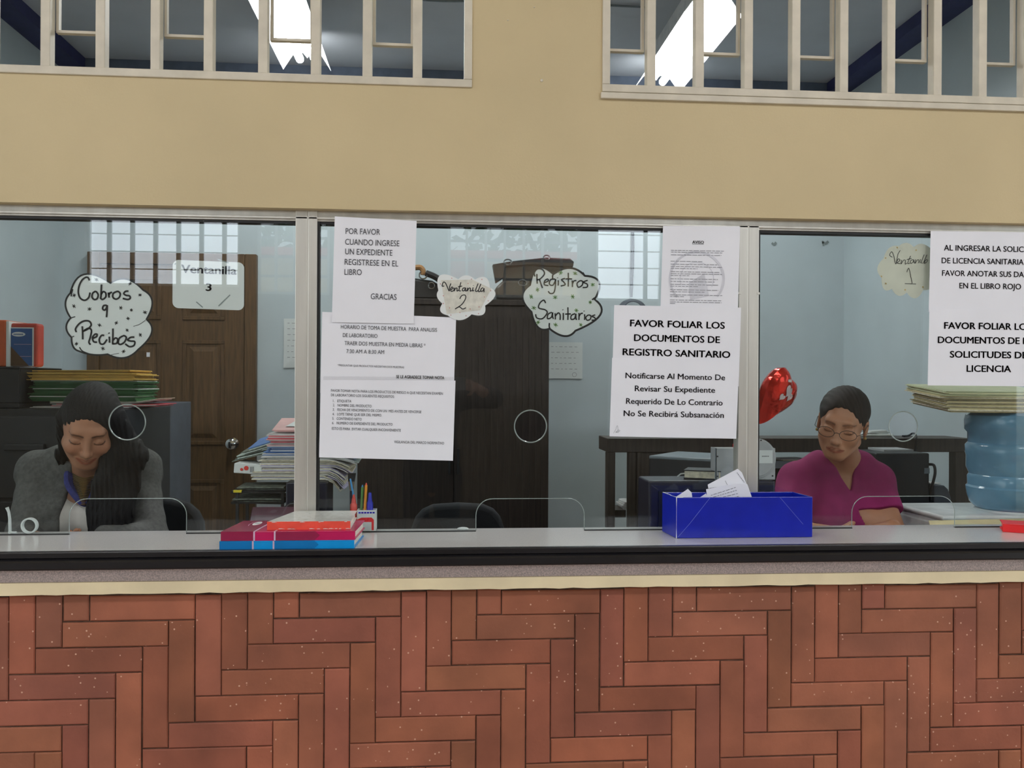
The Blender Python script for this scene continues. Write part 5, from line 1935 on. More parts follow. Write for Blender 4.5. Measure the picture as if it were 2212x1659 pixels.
def filing_cabinet(x0, x1, y0, y1, zt, m, label, n):
    t = thing('filing_cabinet', label, 'cabinet', ((x0 + x1) / 2, (y0 + y1) / 2, 0))
    MB().box(x0, x1, y0 + 0.02, y1, 0, zt).build('body', m, t, bevel=0.004)
    h_ = (zt - 0.08) / n
    for k in range(n):
        d = MB().box(x0 + 0.012, x1 - 0.012, y0, y0 + 0.02, 0.06 + k * h_ + 0.006, 0.06 + (k + 1) * h_ - 0.006).build('drawer', m, t, bevel=0.004)
        xm, zm = (x0 + x1) / 2, 0.06 + (k + 0.62) * h_
        hw_ = min(0.07, (x1 - x0) * 0.3)
        MB().box(xm - hw_, xm + hw_, y0 - 0.02, y0, zm - 0.012, zm + 0.012).build('handle', M['black_steel'], d, bevel=0.004)
    return t


filing_cabinet(cx0, cx1, Yc, Yc + 0.55, cz, M['black_steel'], 'black steel filing cabinet under the stack of folders', 4)
Yg = 3.87
gz = az(873, Yg, 310)
filing_cabinet(cx1 - 0.34, ax(334, Yg, 950), Yg, Yg + 0.55, gz, M['grey_steel'], 'dark grey steel cabinet between the black cabinet and the door', 4)

# folders piled on the black cabinet
rf = random.Random(21)


def layered(name, label, cat, group, c, W, D, t, yaw, mats, layers=4, bend=None, jit=0.008, edge_drop=0.0, tilt=0.0, nx=12, rs=None):
    """A bundle of loose sheets: thin layers, each a little shifted, all following one bend; one mesh."""
    rs = rs or rf
    m = MB()
    R = Matrix.Rotation(math.radians(yaw), 3, 'Z')
    c = Vector(c)
    lt = t / layers
    for l in range(layers):
        m.slot = l % len(mats)
        ox, oy, w, d = rs.uniform(-jit, jit), rs.uniform(-jit, jit), W + rs.uniform(-jit, jit), D + rs.uniform(-jit, jit)
        vs = []
        cur = rs.uniform(-0.5, 0.5) * lt
        for zz in (0.04, 0.96 if l < layers - 1 else 1.0):
            for iy in (0, 1, 2):
                for ix in range(nx + 1):
                    u, v = ix / nx - 0.5, iy / 2 - 0.5
                    x, y = u * w + ox, v * d + oy
                    z = (l + zz) * lt + (bend(u, v) if bend else 0) + v * -tilt * d
                    if l > 0:
                        z += cur * (abs(u) * 2) ** 4 * 0.5
                    vs.append(c + R @ Vector((x, y, z)))
        n1 = 3 * (nx + 1)
        fs = []
        for iy in range(2):
            for ix in range(nx):
                a = iy * (nx + 1) + ix
                fs.append((a, a + 1, a + nx + 2, a + nx + 1))
                fs.append((n1 + a, n1 + a + nx + 1, n1 + a + nx + 2, n1 + a + 1))
        for ix in range(nx):
            b = 2 * (nx + 1) + ix
            fs += [(ix, n1 + ix, n1 + ix + 1, ix + 1), (b, b + 1, n1 + b + 1, n1 + b)]
        for iy in range(2):
            a, b = iy * (nx + 1), iy * (nx + 1) + nx
            fs += [(a, a + nx + 1, n1 + a + nx + 1, n1 + a), (b, n1 + b, n1 + b + nx + 1, b + nx + 1)]
        m.add(vs, fs)
    o = m.build(name, [M[k] for k in mats])
    return tag(o, label, cat, group)


fx = (ax(62, Yc + 0.1, 850) + ax(288, Yc + 0.1, 850)) / 2
fw = ax(292, Yc + 0.1, 850) - ax(62, Yc + 0.1, 850)
z = cz + 0.001
tk = (az(797, Yc + 0.1, 200) - cz) / 15.0
green_words = ['lowest', 'second', 'third', 'fourth', 'fifth', 'sixth', 'seventh', 'eighth', 'ninth']
layered('folder', 'pale file at the very bottom of the folder pile on the black cabinet', 'folder', 'folders on the black cabinet',
        (fx - 0.01, Yc + 0.24, z), fw * 0.93, 0.24, tk * 0.6, 0, ['white_stack'], 2)
z += tk * 0.62
layered('paper_bundle', 'coral sheet bundle poking out right at the foot of the folder pile', 'papers', None,
        (fx + 0.08, Yc + 0.235, z), fw, 0.22, tk * 0.9, 0, ['pink_hot', 'white_stack'], 3, bend=lambda u, v: 0.0)
z += tk * 0.95
layered('paper_bundle', 'curling white sheets poking out right above the coral ones', 'papers', None,
        (fx + 0.07, Yc + 0.235, z), fw, 0.22, tk * 0.9, 1, ['white_stack', 'cream_paper'], 4, bend=lambda u, v: 0.012 * max(0, u - 0.3) / 0.2)
z += tk * 0.95
for k in range(8):
    layered('folder', 'green card folder, %s green one from the bottom of the pile' % green_words[k], 'folder', 'folders on the black cabinet',
            (fx + rf.uniform(-0.012, 0.012), Yc + 0.235 + rf.uniform(-0.01, 0.01), z), fw * rf.uniform(0.95, 1.02), 0.24, tk * 0.97, rf.uniform(-1.5, 1.5),
            ['folder_green', 'folder_green', 'white_stack'] if k % 3 == 1 else ['folder_green'], 3, jit=0.006)
    z += tk
for k in range(4):
    layered('folder', 'yellow card folder, %s of four on top of the green folders' % ('lowest', 'second', 'third', 'topmost')[k], 'folder',
            'folders on the black cabinet', (fx + rf.uniform(-0.015, 0.015) - 0.008, Yc + 0.235, z), fw * (1.0 if k < 3 else 0.9), 0.24, tk * 0.95,
            rf.uniform(-2, 2), ['folder_yellow'], 3, bend=(lambda u, v: 0.004 * u) if k == 3 else None, jit=0.012)
    z += tk
# black crate left of the folders carrying two upright cartons and a bottle
kx1 = ax(44, Yc + 0.06, 840)
kz = az(796, Yc + 0.05, 30)
kr = thing('crate', 'black plastic crate on the filing cabinet left of the folder pile', 'crate', ((cx0 + kx1) / 2, Yc + 0.2, cz))
k_ = MB()
k_.box(cx0 + 0.03, kx1, Yc + 0.05, Yc + 0.40, cz + 0.001, cz + 0.02)
k_.box(cx0 + 0.03, kx1, Yc + 0.05, Yc + 0.062, cz + 0.02, kz)
k_.box(cx0 + 0.03, kx1, Yc + 0.388, Yc + 0.40, cz + 0.02, kz)
k_.box(cx0 + 0.03, cx0 + 0.042, Yc + 0.062, Yc + 0.388, cz + 0.02, kz)
k_.box(kx1 - 0.012, kx1, Yc + 0.062, Yc + 0.388, cz + 0.02, kz)
k_.build('box', M['black_plastic'], kr, bevel=0.003)
MB().box(cx0 + 0.026, kx1 + 0.06, Yc + 0.40, Yc + 0.54, kz - 0.03, kz).build('rear_ledge', M['black_plastic'], kr)
MB().box(cx0 + 0.026, kx1 + 0.004, Yc + 0.046, Yc + 0.404, kz, kz + 0.006).build('lid', M['black_plastic'], kr, bevel=0.002)
Yo = Yc + 0.12
zt = az(691, Yo, 5)
zb_ = kz + 0.008
ob = thing('carton', 'orange carton cut off by the left edge', 'carton', (ax(-30, Yo, 750), Yo + 0.1, zb_))
MB().box(ax(-70, Yo, 750), ax(13, Yo, 750), Yo, Yo + 0.20, zb_, zt).build('box', M['orange'], ob, bevel=0.006)
MB().box(ax(13, Yo, 750), ax(18.5, Yo, 750), Yo + 0.001, Yo + 0.20, zb_, zt - 0.004).build('white_side', M['card'], ob, label='white carton side')
Ybx = Yo + 0.02
bx0, bx1 = ax(20, Ybx, 750), ax(81, Ybx, 750)
zt = az(698, Ybx, 50)
bl = thing('carton', 'blue carton with a red border and pale oval emblem at the left edge', 'carton', ((bx0 + bx1) / 2, Ybx + 0.03, zb_))
MB().box(bx0, bx1, Ybx, Ybx + 0.06, zb_, zt).build('box', M['box_red'], bl, bevel=0.010, seg=3)
e1 = ax(73, Ybx, 750)
MB().box(bx0 + 0.001, e1, Ybx - 0.0012, Ybx, zb_ + 0.002, zt - 0.016).build('white_border', M['card'], bl)
MB().box(bx0 + 0.001, e1 - 0.005, Ybx - 0.0024, Ybx - 0.0012, zb_ + 0.004, zt - 0.020).build('blue_face', M['box_blue'], bl, label='blue printed face')
MB().prism([(bx0 + 0.001, Ybx - 0.0034, zb_ + 0.003), (bx0 + 0.072, Ybx - 0.0034, zb_ + 0.003), (bx0 + 0.001, Ybx - 0.0034, zb_ + 0.082)], (0, 0.001, 0)).build(
    'brown_flap', M['brown_card'], bl, label='brown triangular flap')
c = at(40, 722, Ybx - 0.0034)
em = MB()
em.prism([(c.x + 0.024 * math.cos(a), c.y, c.z + 0.0085 * math.sin(a)) for a in [2 * PI * k / 28 for k in range(28)]], (0, 0.0008, 0))
em.build('oval_emblem', M['card'], bl, label='pale oval emblem')
em = MB()
for k in range(7):
    em.box(c.x - 0.017 + k * 0.005, c.x - 0.014 + k * 0.005, c.y - 0.0008, c.y - 0.0002, c.z - 0.003, c.z + 0.0025)
em.build('emblem_print', M['box_blue'], bl)
em = MB()
for py in (744, 770):
    q = at(30, py, Ybx - 0.003)
    em.box(q.x, e1 - 0.008, q.y, q.y + 0.0006, q.z, q.z + 0.0012)
em.build('printed_lines', M['lilac_line'], bl)
bp = at(83, 793, Ybx + 0.30)
bt = thing('bottle', 'small white bottle beside the blue carton', 'bottle', (bp.x, Ybx + 0.30, kz))
MB().lathe([(0.008, 0.0), (0.011, 0.003), (0.011, 0.026), (0.006, 0.031)], (bp.x, Ybx + 0.30, kz), 16).build('body', M['white_plastic'], bt, smooth=True)
MB().lathe([(0.0085, 0.031), (0.0085, 0.048), (0.004, 0.052), (0.003, 0.062)], (bp.x, Ybx + 0.30, kz), 16).build('cap', M['white_plastic'], bt, smooth=True)


# --- chairs
def office_chair(x, y, zs, zt, w, label, yaw=0.0):
    t = thing('office_chair', label, 'chair', (x, y, 0), 'black office chairs behind the counter')
    b = MB()
    prof = []
    n = 10
    for k in range(n + 1):
        a = PI * k / n
        prof.append((x + w / 2 * math.copysign(abs(math.cos(a)) ** 0.55, math.cos(a)), zt - 0.16 + 0.16 * math.sin(a) ** 0.75))
    prof += [(x - w / 2 * 0.92, zs + 0.12), (x + w / 2 * 0.92, zs + 0.12)]
    b.prism([(px, y + 0.20 + (0.02 if z_ > zt - 0.1 else 0), z_) for px, z_ in prof], (0, 0.06, 0))
    b.build('backrest', M['black_fabric'], t, bevel=0.02, seg=3, smooth=True)
    MB().box(x - w / 2, x + w / 2, y - 0.22, y + 0.20, zs - 0.07, zs).build('seat', M['black_fabric'], t, bevel=0.03, seg=3, smooth=True)
    MB().box(x - 0.03, x + 0.03, y + 0.255, y + 0.275, zs - 0.05, zt - 0.15).build('back_stem', M['black_steel'], t)
    MB().box(x - 0.03, x + 0.03, y - 0.05, y + 0.275, zs - 0.09, zs - 0.07).build('seat_plate', M['black_steel'], t)
    MB().tube([(x, y, 0.07), (x, y, zs - 0.07)], 0.026, 14).build('column', M['black_steel'], t, smooth=True)
    for k in range(5):
        a = 2 * PI * k / 5 + 0.3
        e_ = (x + 0.22 * math.cos(a), y + 0.22 * math.sin(a), 0.065)
        l = MB().tube([(x, y, 0.10), e_], [0.026, 0.016], 8).build('leg', M['black_plastic'], t)
        MB().lathe([(0.028, -0.011), (0.030, 0.0), (0.028, 0.011)], (e_[0], e_[1], 0.031), 16, axis='X').build('caster', M['black_plastic'], l, smooth=True)
    return t


zsA_ = zsA - 0.52 - 0.135
zsB_ = zsB - 0.52 - 0.135
office_chair(cxa + 0.035, ysA + 0.10, zsA_, az(1076, ysA + 0.30, 350), 0.47, 'black office chair under the woman in the grey cardigan')
office_chair(cxb, ysB + 0.02, zsB_, 0.94, 0.38, 'black office chair under the woman in the fuchsia blouse')
office_chair((ax(886, 3.3, 1120) + ax(1092, 3.3, 1120)) / 2, 3.06, 0.46, az(1088, 3.28, 990), 0.355, 'empty black office chair behind the middle pane')

# --- dark hutch along the right
Yh0, Yh1 = 3.50, 3.70
hz1 = az(947, Yh0, 1800)
hz0 = az(977, Yh0, 1800)
hx0, hx1 = ax(1312, Yh0, 1050), ax(2100, Yh0, 1050)
hu = thing('hutch', 'long dark wood open shelf unit behind the right-hand panes', 'shelf', ((hx0 + hx1) / 2, Yh0, 0))
MB().box(hx0, hx1, Yh0, Yh1, hz0, hz1).build('top', M['wenge'], hu, bevel=0.003)
MB().box(hx0, ax(1329, Yh0, 1050), Yh0, Yh0 + 0.05, 0, hz0).build('post', M['wenge'], hu, bevel=0.002)
MB().box(ax(2064, Yh0, 1050), hx1, Yh0, Yh0 + 0.05, 0, hz0).build('post', M['wenge'], hu, bevel=0.002)
pa0, pa1 = ax(1358, Yh0, 1050), ax(1602, Yh0, 1050)
pn = MB().box(pa0, pa1, Yh0 + 0.01, Yh0 + 0.04, 0, hz0)
for a, b in ((1358, 1372), (1376, 1384)):
    pn.box(ax(a, Yh0, 1050), ax(b, Yh0, 1050), Yh0 - 0.004, Yh0 + 0.01, 0.0, hz0 - 0.001)
pn.build('panel', M['wenge'], hu, bevel=0.002)
sz = az(992, Yh0 + 0.15, 1690)
MB().box(pa1, ax(1790, Yh0, 1000), Yh0 + 0.06, Yh1, sz - 0.03, sz).build('inner_shelf', M['mid_grey'], hu, label='grey inner shelf board')
MB().box(pa1, ax(1790, Yh0, 1000), Yh1 - 0.02, Yh1, 0.4, sz - 0.03).build('back_board', M['dark_wood'], hu)
MB().box(hx0 + 0.04, pa0, Yh0 + 0.05, Yh1, 0.86, 0.89).build('low_shelf', M['wenge'], hu)
q = at(1705, 985, Yh0 + 0.12)
layered('paper_bundle', 'few pale sheets on the grey inner shelf of the dark unit', 'papers', None, (q.x, Yh0 + 0.13, sz + 0.001), 0.13, 0.10, 0.006, 12, ['manila_pale', 'white_stack'], 2)
q = at(1345, 1130, Yh0 + 0.2)
layered('paper_bundle', 'white papers on the low shelf at the left end of the dark unit', 'papers', None, (q.x, Yh0 + 0.12, 0.891), 0.06, 0.12, 0.03, 0, ['white_stack'], 4)

# telephone on the hutch
Yp = Yh0 + 0.12
tp = thing('telephone', 'white telephone lying on the dark shelf unit behind the woman in fuchsia', 'telephone', (ax(1900, Yp, 940), Yp, hz1))
pts = [at(1862, 946, Yp), at(1868, 938, Yp), at(1884, 931, Yp), at(1915, 929, Yp), at(1922, 934, Yp), at(1921, 942, Yp), at(1900, 944, Yp), at(1876, 946, Yp)]
MB().prism([Vector((p.x, p.y, max(p.z, hz1 + 0.012))) for p in pts], (0, 0.05, 0)).build('handset', M['white_plastic'], tp, bevel=0.005, smooth=True)
MB().box(ax(1858, Yp, 940), ax(1925, Yp, 940), Yp - 0.02, Yp + 0.07, hz1 + 0.001, hz1 + 0.012).build('base', M['white_plastic'], tp, bevel=0.004)
cbp = [at(1950, 950, Yp - 0.04), at(1962, 941, Yp + 0.02), at(1972, 936, Yp + 0.02), at(1979, 942, Yh0 - 0.015), at(1978, 970, Yh0 - 0.012), at(1975, 1060, Yh0 - 0.010)]
cbp[0].z = max(cbp[0].z, hz1 + 0.005)
one(MB().tube(smooth_line(cbp, 6), 0.004, 8), 'cord', M['black_plastic'], 'thin black cord draped over the front of the dark shelf unit', 'cord', smooth=True)

# ================================================================== INSIDE THE OFFICE: things near the glass
ZD = 0.930                                                         # worktop surface
# --- navy file box carrying the big pile of files, with black letter trays beside it
Yn0, Yn1 = 2.53, 2.68
nx0, nx1 = ax(617, Yn0, 1080), ax(706, Yn0, 1080)
nzt = az(1042, Yn0, 660)
nb_ = thing('file_box', 'navy black box under the big pile of files behind the left post', 'box', ((nx0 + nx1) / 2, (Yn0 + Yn1) / 2, ZD))
MB().box(nx0, nx1, Yn0, Yn1, ZD, nzt).build('body', M['navy_plastic'], nb_, bevel=0.004)
MB().prism([at(606, 1099, Yn0 - 0.005), at(632, 1082, Yn0 - 0.005), at(690, 1078, Yn0 - 0.005), at(690, 1104, Yn0 - 0.005), at(612, 1106, Yn0 - 0.005)], (0, -0.05, 0)).build(
    'front_lip', M['black_plastic'], nb_, bevel=0.003)
tx0, tx1 = ax(512, 2.60, 1080), nx0 - 0.006
tr = thing('letter_tray', 'black two-tier letter tray left of the navy box, full of dark folders', 'tray', ((tx0 + tx1) / 2, 2.62, ZD))
lv = [az(1086, 2.54, 570), az(1063, 2.54, 570)]
for z in lv:
    t = MB()
    t.box(tx0, tx1, 2.54, 2.69, z - 0.003, z)
    t.tube([(tx0, 2.54, z), (tx0, 2.69, z)], 0.004, 6)
    t.tube([(tx0, 2.54, z + 0.001), (tx1, 2.54, z - 0.003)], 0.0025, 6)
    t.build('tier', M['black_steel'], tr)
for x in (tx0 + 0.012, tx1 - 0.006):
    for y in (2.55, 2.68):
        MB().box(x - 0.004, x + 0.004, y - 0.004, y + 0.004, ZD, lv[1]).build('upright', M['black_steel'], tr)
rp = random.Random(33)
layered('folder', 'black folder with a yellow tab on the upper letter tray', 'folder', None, ((tx0 + tx1) / 2, 2.615, lv[1] + 0.001), tx1 - tx0 - 0.012, 0.13, 0.012, 2,
        ['black_plastic', 'news_dark'], 4, rs=rp)
one(MB().box(tx0 + 0.004, tx0 + 0.026, 2.536, 2.545, lv[1] - 0.0005, lv[1] + 0.006), 'index_tab', M['yellow_tag'], 'small yellow tab at the left of the upper letter tray', 'tab')
layered('folder', 'dark folder with pale edges on the lower letter tray', 'folder', None, ((tx0 + tx1) / 2, 2.615, lv[0] + 0.001), tx1 - tx0 - 0.014, 0.13, 0.010, -1,
        ['news_dark', 'black_plastic'], 3, rs=rp)

# --- the pile itself, bottom to top (front edges near y = 2.56)
pile = [  # px left, px right, thickness px, materials, yaw, droop, words
    (548, 742, 9, ['cream_paper', 'white_stack', 'lilac_paper'], -2, 0.034, 'cream-edged file drooping at the right, at the bottom'),
    (546, 745, 9, ['white_stack', 'cream_paper'], 1, 0.030, 'cream and white file, second from the bottom'),
    (560, 748, 9, ['lilac_paper', 'white_stack', 'cream_paper'], -1, 0.027, 'lilac-edged file, third from the bottom'),
    (558, 755, 9, ['white_stack', 'lilac_paper', 'cream_paper'], 2, 0.024, 'mixed white file, fourth from the bottom'),
    (566, 758, 8, ['cream_paper', 'white_stack'], -3, 0.020, 'cream file, fifth from the bottom'),
    (572, 768, 8, ['white_stack', 'news', 'white_stack'], 2, 0.016, 'bulky white file, sixth from the bottom'),
    (572, 775, 9, ['blue_paper', 'white_stack', 'blue_paper'], 0, 0.010, 'blue-edged file, seventh from the bottom'),
    (584, 757, 8, ['white_stack', 'blue_paper'], 2, 0.006, 'white and blue file just under the coral-edged ones'),
    (582, 742, 10, ['white_stack', 'pink_paper', 'white_stack'], -2, 0.003, 'white file with pink edges'),
    (580, 736, 10, ['pink_hot', 'white_stack', 'pink_paper'], 2, 0.0, 'coral-edged file'),
    (583, 734, 9, ['white_stack', 'pink_hot', 'white_stack'], -2, 0.0, 'white file under the pink folder'),
]
z = nzt + 0.001
yaw0 = 0
for a, b, tpx, mats, yw, dr_, words in pile:
    yf = 2.60
    xa, xb = ax(a, yf, 1000), ax(b, yf, 1000)
    t = tpx * yf / F_PX
    xc, hwid = (xa + xb) / 2, (xb - xa) / 2
    ur = (nx1 - xc) / (2 * hwid)
    layered('file', words + ' of the pile behind the left post', 'file', 'files piled behind the left post',
            (xc, yf + 0.075, z), xb - xa, 0.18, t * 0.96, yw, mats, 4,
            bend=lambda u, v, d=dr_, ur=ur: -d * max(0.0, (u - ur) / max(0.5 - ur, 0.05)) ** 1.6, rs=rp, jit=0.007)
    z += t
tilt = 0.16
xa, xb = ax(590, 2.60, 950), ax(732, 2.60, 950)
layered('folder', 'pink folder with a pale label tilted on top of the pile behind the left post', 'folder', None, ((xa + xb) / 2, 2.675, z + 0.018), xb - xa, 0.17, 0.006, 1,
        ['pink_paper'], 2, tilt=-tilt, rs=rp, jit=0.003)
zz = lambda y: z + 0.0265 + (y - 2.675) * tilt
lb = MB()
lb.add([(xa + 0.03, 2.625, zz(2.625)), (xb - 0.01, 2.625, zz(2.625)), (xb - 0.01, 2.70, zz(2.70)), (xa + 0.045, 2.70, zz(2.70))], [(0, 1, 2, 3)])
lb.prism([(xa + 0.03, 2.625, zz(2.625)), (xb - 0.01, 2.625, zz(2.625)), (xb - 0.01, 2.68, zz(2.68)), (xa + 0.045, 2.68, zz(2.68))], (0, 0, 0.0006))
one(lb, 'paper_label', M['card'], 'pale label lying on the pink folder on top of the pile', 'label')
# newspapers fanned out on the left of the pile and a white carton under them
ys_ = 2.62
nz = az(1004, ys_, 540)
for k, (a, b, y0, mt, w) in enumerate(((506, 590, 1001, ['news_dark', 'news'], 'lowest'), (510, 596, 994, ['news', 'news_dark'], 'second'),
                                       (522, 592, 986, ['news_dark', 'news'], 'third'), (534, 592, 975, ['news', 'blue_paper'], 'topmost'))):
    xa, xb = ax(a, ys_, 990), ax(b, ys_, 990)
    zb0 = az(y0, ys_, 540)
    layered('newspaper', 'folded newsprint fanning out left of the pile, %s of four' % w, 'newspaper', 'newsprint beside the pile',
            ((xa + xb) / 2 + 0.02, ys_ + 0.10, zb0), xb - xa + 0.03, 0.15, 0.009, -14 + 4 * k, mt, 3,
            bend=lambda u, v: 0.035 * (u + 0.5) + 0.02 * (v + 0.5), rs=rp, jit=0.006)
ca, cb_ = at(505, 1023, ys_ - 0.03), at(566, 1003, ys_ - 0.03)
wc = thing('carton', 'flat white carton with a red logo sticking out left under the newsprint', 'carton', ((ca.x + cb_.x) / 2, ys_ + 0.03, ca.z))
R = Matrix.Rotation(math.radians(4), 3, 'Y')
MB().obox(((ca.x + cb_.x) / 2, ys_ + 0.03, (ca.z + cb_.z) / 2), (cb_.x - ca.x, 0.12, 0.028), R).build('box', M['card'], wc, bevel=0.002)
for px, r in ((522, 0.0042), (532, 0.0065)):
    c = at(px, 1014 + (px - 522) * 0.02 - (3 if px == 532 else 0), ys_ - 0.0312)
    MB().lathe([(r, 0.0), (r, -0.0008)], c, 18, axis='Y').build('red_mark', M['marker_red'], wc, label='red printed mark')
m = MB()
for k in range(3):
    a, b = at(541 + k * 3, 1008, ys_ - 0.0318), at(541 + k * 3, 1020, ys_ - 0.0318)
    m.ribbon([a, b], 0.0016, (0, -1, 0))
m.build('print_lines', M['ink_grey'], wc)

# --- maroon folder box behind the books
q = [at(536, 1131, 2.435), at(548, 1094, 2.435), at(640, 1092, 2.435), at(640, 1131, 2.435)]
q = [Vector((p.x, p.y, max(p.z, Z_COUNTER + 0.0005))) for p in q]
mb_ = MB().prism([(ax(534, 2.41, 1125), 2.410, Z_COUNTER + 0.0005), (ax(536, 2.41, 1125), 2.410, Z_COUNTER + 0.016), (ax(545, 2.45, 1100), 2.448, az(1094, 2.448, 560)),
                  (ax(545, 2.45, 1100), 2.450, Z_COUNTER + 0.0005)], (ax(650, 2.43, 1100) - ax(540, 2.43, 1100), 0, 0))
one(mb_, 'desk_pad', M['maroon'], 'glossy maroon wedge-shaped case behind the magenta book', 'case', bevel=0.003, smooth=True)

# --- pens, markers and the little printed carton behind the glass
pc0, pc1 = ax(772, 2.425, 1120), ax(813, 2.425, 1120)
pz = az(1101, 2.425, 793)
pcn = thing('carton', 'small white printed carton with markers in it behind the stacked books', 'carton', ((pc0 + pc1) / 2, 2.435, Z_COUNTER))
b = MB()
b.box(pc0, pc1, 2.415, 2.4165, Z_COUNTER + 0.0005, pz)
b.box(pc0, pc1, 2.4485, 2.450, Z_COUNTER + 0.0005, pz)
b.box(pc0, pc0 + 0.0015, 2.4165, 2.4485, Z_COUNTER + 0.0005, pz)
b.box(pc1 - 0.0015, pc1, 2.4165, 2.4485, Z_COUNTER + 0.0005, pz)
b.box(pc0, pc1, 2.4165, 2.4485, Z_COUNTER + 0.0005, Z_COUNTER + 0.0025)
b.build('box', M['card'], pcn)
yl = 2.4145
a, c = at(772, 1145, yl), at(806, 1118, yl)
ar = [(pc0 + 0.0005, yl, Z_COUNTER + 0.003), (pc1 - 0.006, yl, Z_COUNTER + 0.003), (pc1 - 0.006, yl, c.z - 0.006), (pc1 - 0.012, yl, c.z), (pc0 + 0.012, yl, c.z), (pc0 + 0.0005, yl, c.z - 0.005)]
MB().prism(ar, (0, 0.0004, 0)).build('red_panel', M['red'], pcn, label='red printed panel')
MB().prism([(pc0 + 0.012, yl - 0.0005, Z_COUNTER + 0.003), (pc1 - 0.012, yl - 0.0005, Z_COUNTER + 0.003), (pc1 - 0.012, yl - 0.0005, c.z - 0.012), (pc0 + 0.012, yl - 0.0005, c.z - 0.012)],
           (0, 0.0004, 0)).build('pale_panel', M['card'], pcn)
m = MB()
for k in range(6):
    m.box(pc0 + 0.004 + k * 0.0075, pc0 + 0.0095 + k * 0.0075, yl, yl + 0.0004, pz - 0.009, pz - 0.0045)
m.build('print_band', M['marker_blue'], pcn, label='blue printed word band')


def marker(px, py0, py1, Y, r, m, label, cap_m=None, tip=0.35, lean=0.0, base=None):
    a, b = at(px, py0, Y), at(px + lean, py1, Y)
    zb0 = base if base is not None else min(a.z, b.z)
    H_ = b.z - zb0
    t = thing('marker', label, 'marker', (a.x, Y, zb0), 'pens and markers behind the books')
    MB().lathe([(r * 0.9, 0), (r, 0.003), (r, H_ * 0.72), (r * 0.72, H_ * 0.76)], (a.x, Y, zb0), 16).build('barrel', M[m], t, smooth=True)
    MB().lathe([(r * 0.74, H_ * 0.76), (r * 0.62, H_ * 0.84), (r * tip, H_ * 0.97), (r * tip * 0.7, H_)], (a.x, Y, zb0), 16).build('cap', M[cap_m or m], t, smooth=True)
    return t


marker(799, 1101, 1064, 2.433, 0.0085, 'marker_blue', 'blue conical-capped marker standing in the small carton', tip=0.5, base=Z_COUNTER + 0.003)
marker(764, 1100, 1068, 2.43, 0.0092, 'marker_red', 'red marker standing left of the small carton', tip=0.3, base=Z_COUNTER + 0.0005)


def pen(pts, r, m, label, extra=None):
    P = [Vector(p) for p in pts]
    t = thing('pen', label, 'pen', P[0], 'pens and markers behind the books')
    MB().tube(P, r, 10).build('barrel', M[m], t, smooth=True)
    MB().tube([P[-1], P[-1] + (P[-1] - P[0]).normalized() * 0.006], [r * 0.8, r * 0.3], 8).build('end', M[extra or m], t, smooth=True)
    return t


pen([(ax(779, 2.44, 1100), 2.438, Z_COUNTER + 0.004), at(783, 1052, 2.444)], 0.0036, 'pen_green', 'green patterned pen in the small carton', 'pen_sky')
pen([(ax(787, 2.44, 1100), 2.430, Z_COUNTER + 0.004), at(791, 1048, 2.436)], 0.0038, 'pen_orange', 'orange pen leaning in the small carton', 'marker_red')
pen([(ax(775, 2.44, 1100), 2.442, Z_COUNTER + 0.004), at(757, 1034, 2.446)], 0.0030, 'pen_sky', 'sky blue pen leaning left out of the small carton', 'pen_orange')
bz = at(759, 1100, 2.445)
br_ = thing('paint_brush', 'flat brush with a bright ferrule standing among the pens', 'brush', (bz.x, 2.446, Z_COUNTER + 0.0005))
MB().tube([(bz.x, 2.446, Z_COUNTER + 0.0005), at(759, 1060, 2.446)], [0.0035, 0.0045], 10).build('handle', M['navy_plastic'], br_, smooth=True)
MB().prism([at(755, 1060, 2.444), at(763, 1060, 2.444), at(766, 1040, 2.444), at(752, 1040, 2.444)], (0, 0.004, 0)).build('ferrule', M['chrome'], br_)
MB().prism([at(752, 1040, 2.444), at(766, 1040, 2.444), at(769, 1022, 2.444), at(751, 1022, 2.444)], (0, 0.004, 0)).build('bristles', M['black_plastic'], br_)

# --- little white things near the left arch
yy = 2.425
q = at(22, 1146, yy)
st = MB()
st.tube([(q.x, yy, Z_COUNTER), at(21, 1120, yy), at(19, 1106, yy), at(15, 1096, yy)], [0.0042, 0.0038, 0.0036, 0.0046], 10)
st.tube([(q.x - 0.004, yy, Z_COUNTER + 0.003), (q.x + 0.018, yy - 0.004, Z_COUNTER + 0.003)], 0.003, 8)
one(st, 'pen_stand', M['white_plastic'], 'thin bent white stand on the counter behind the left pane', 'stand', smooth=True)
c = at(64, 1144, yy)
r_ = 0.021
m = MB()
for k, (ri, yo) in enumerate(((r_, 0.0),)):
    prof = [(0.0165, -0.006), (0.0205, -0.006), (0.0205, 0.006), (0.0165, 0.006), (0.0165, -0.006)]
    n = 36
    vs, fs = [], []
    for i in range(n):
        a = 2 * PI * i / n
        for pr, ph in prof[:4]:
            vs.append((c.x + pr * math.cos(a), yy + ph, Z_COUNTER + 0.0207 + pr * math.sin(a)))
    for i in range(n):
        j = (i + 1) % n
        for k2 in range(4):
            l = (k2 + 1) % 4
            fs.append((i * 4 + k2, j * 4 + k2, j * 4 + l, i * 4 + l))
    m.add(vs, fs)
one(m, 'tape_roll', M['card'], 'roll of white tape standing on edge behind the left pane', 'tape', smooth=True)
c = at(1000, 1143, 2.415)
one(MB().ball((c.x, 2.418, Z_COUNTER + 0.0045), (0.016, 0.009, 0.0045), 16, 8), 'eraser', M['white_plastic'], 'small white lump on the counter behind the middle pane', 'eraser', smooth=True)

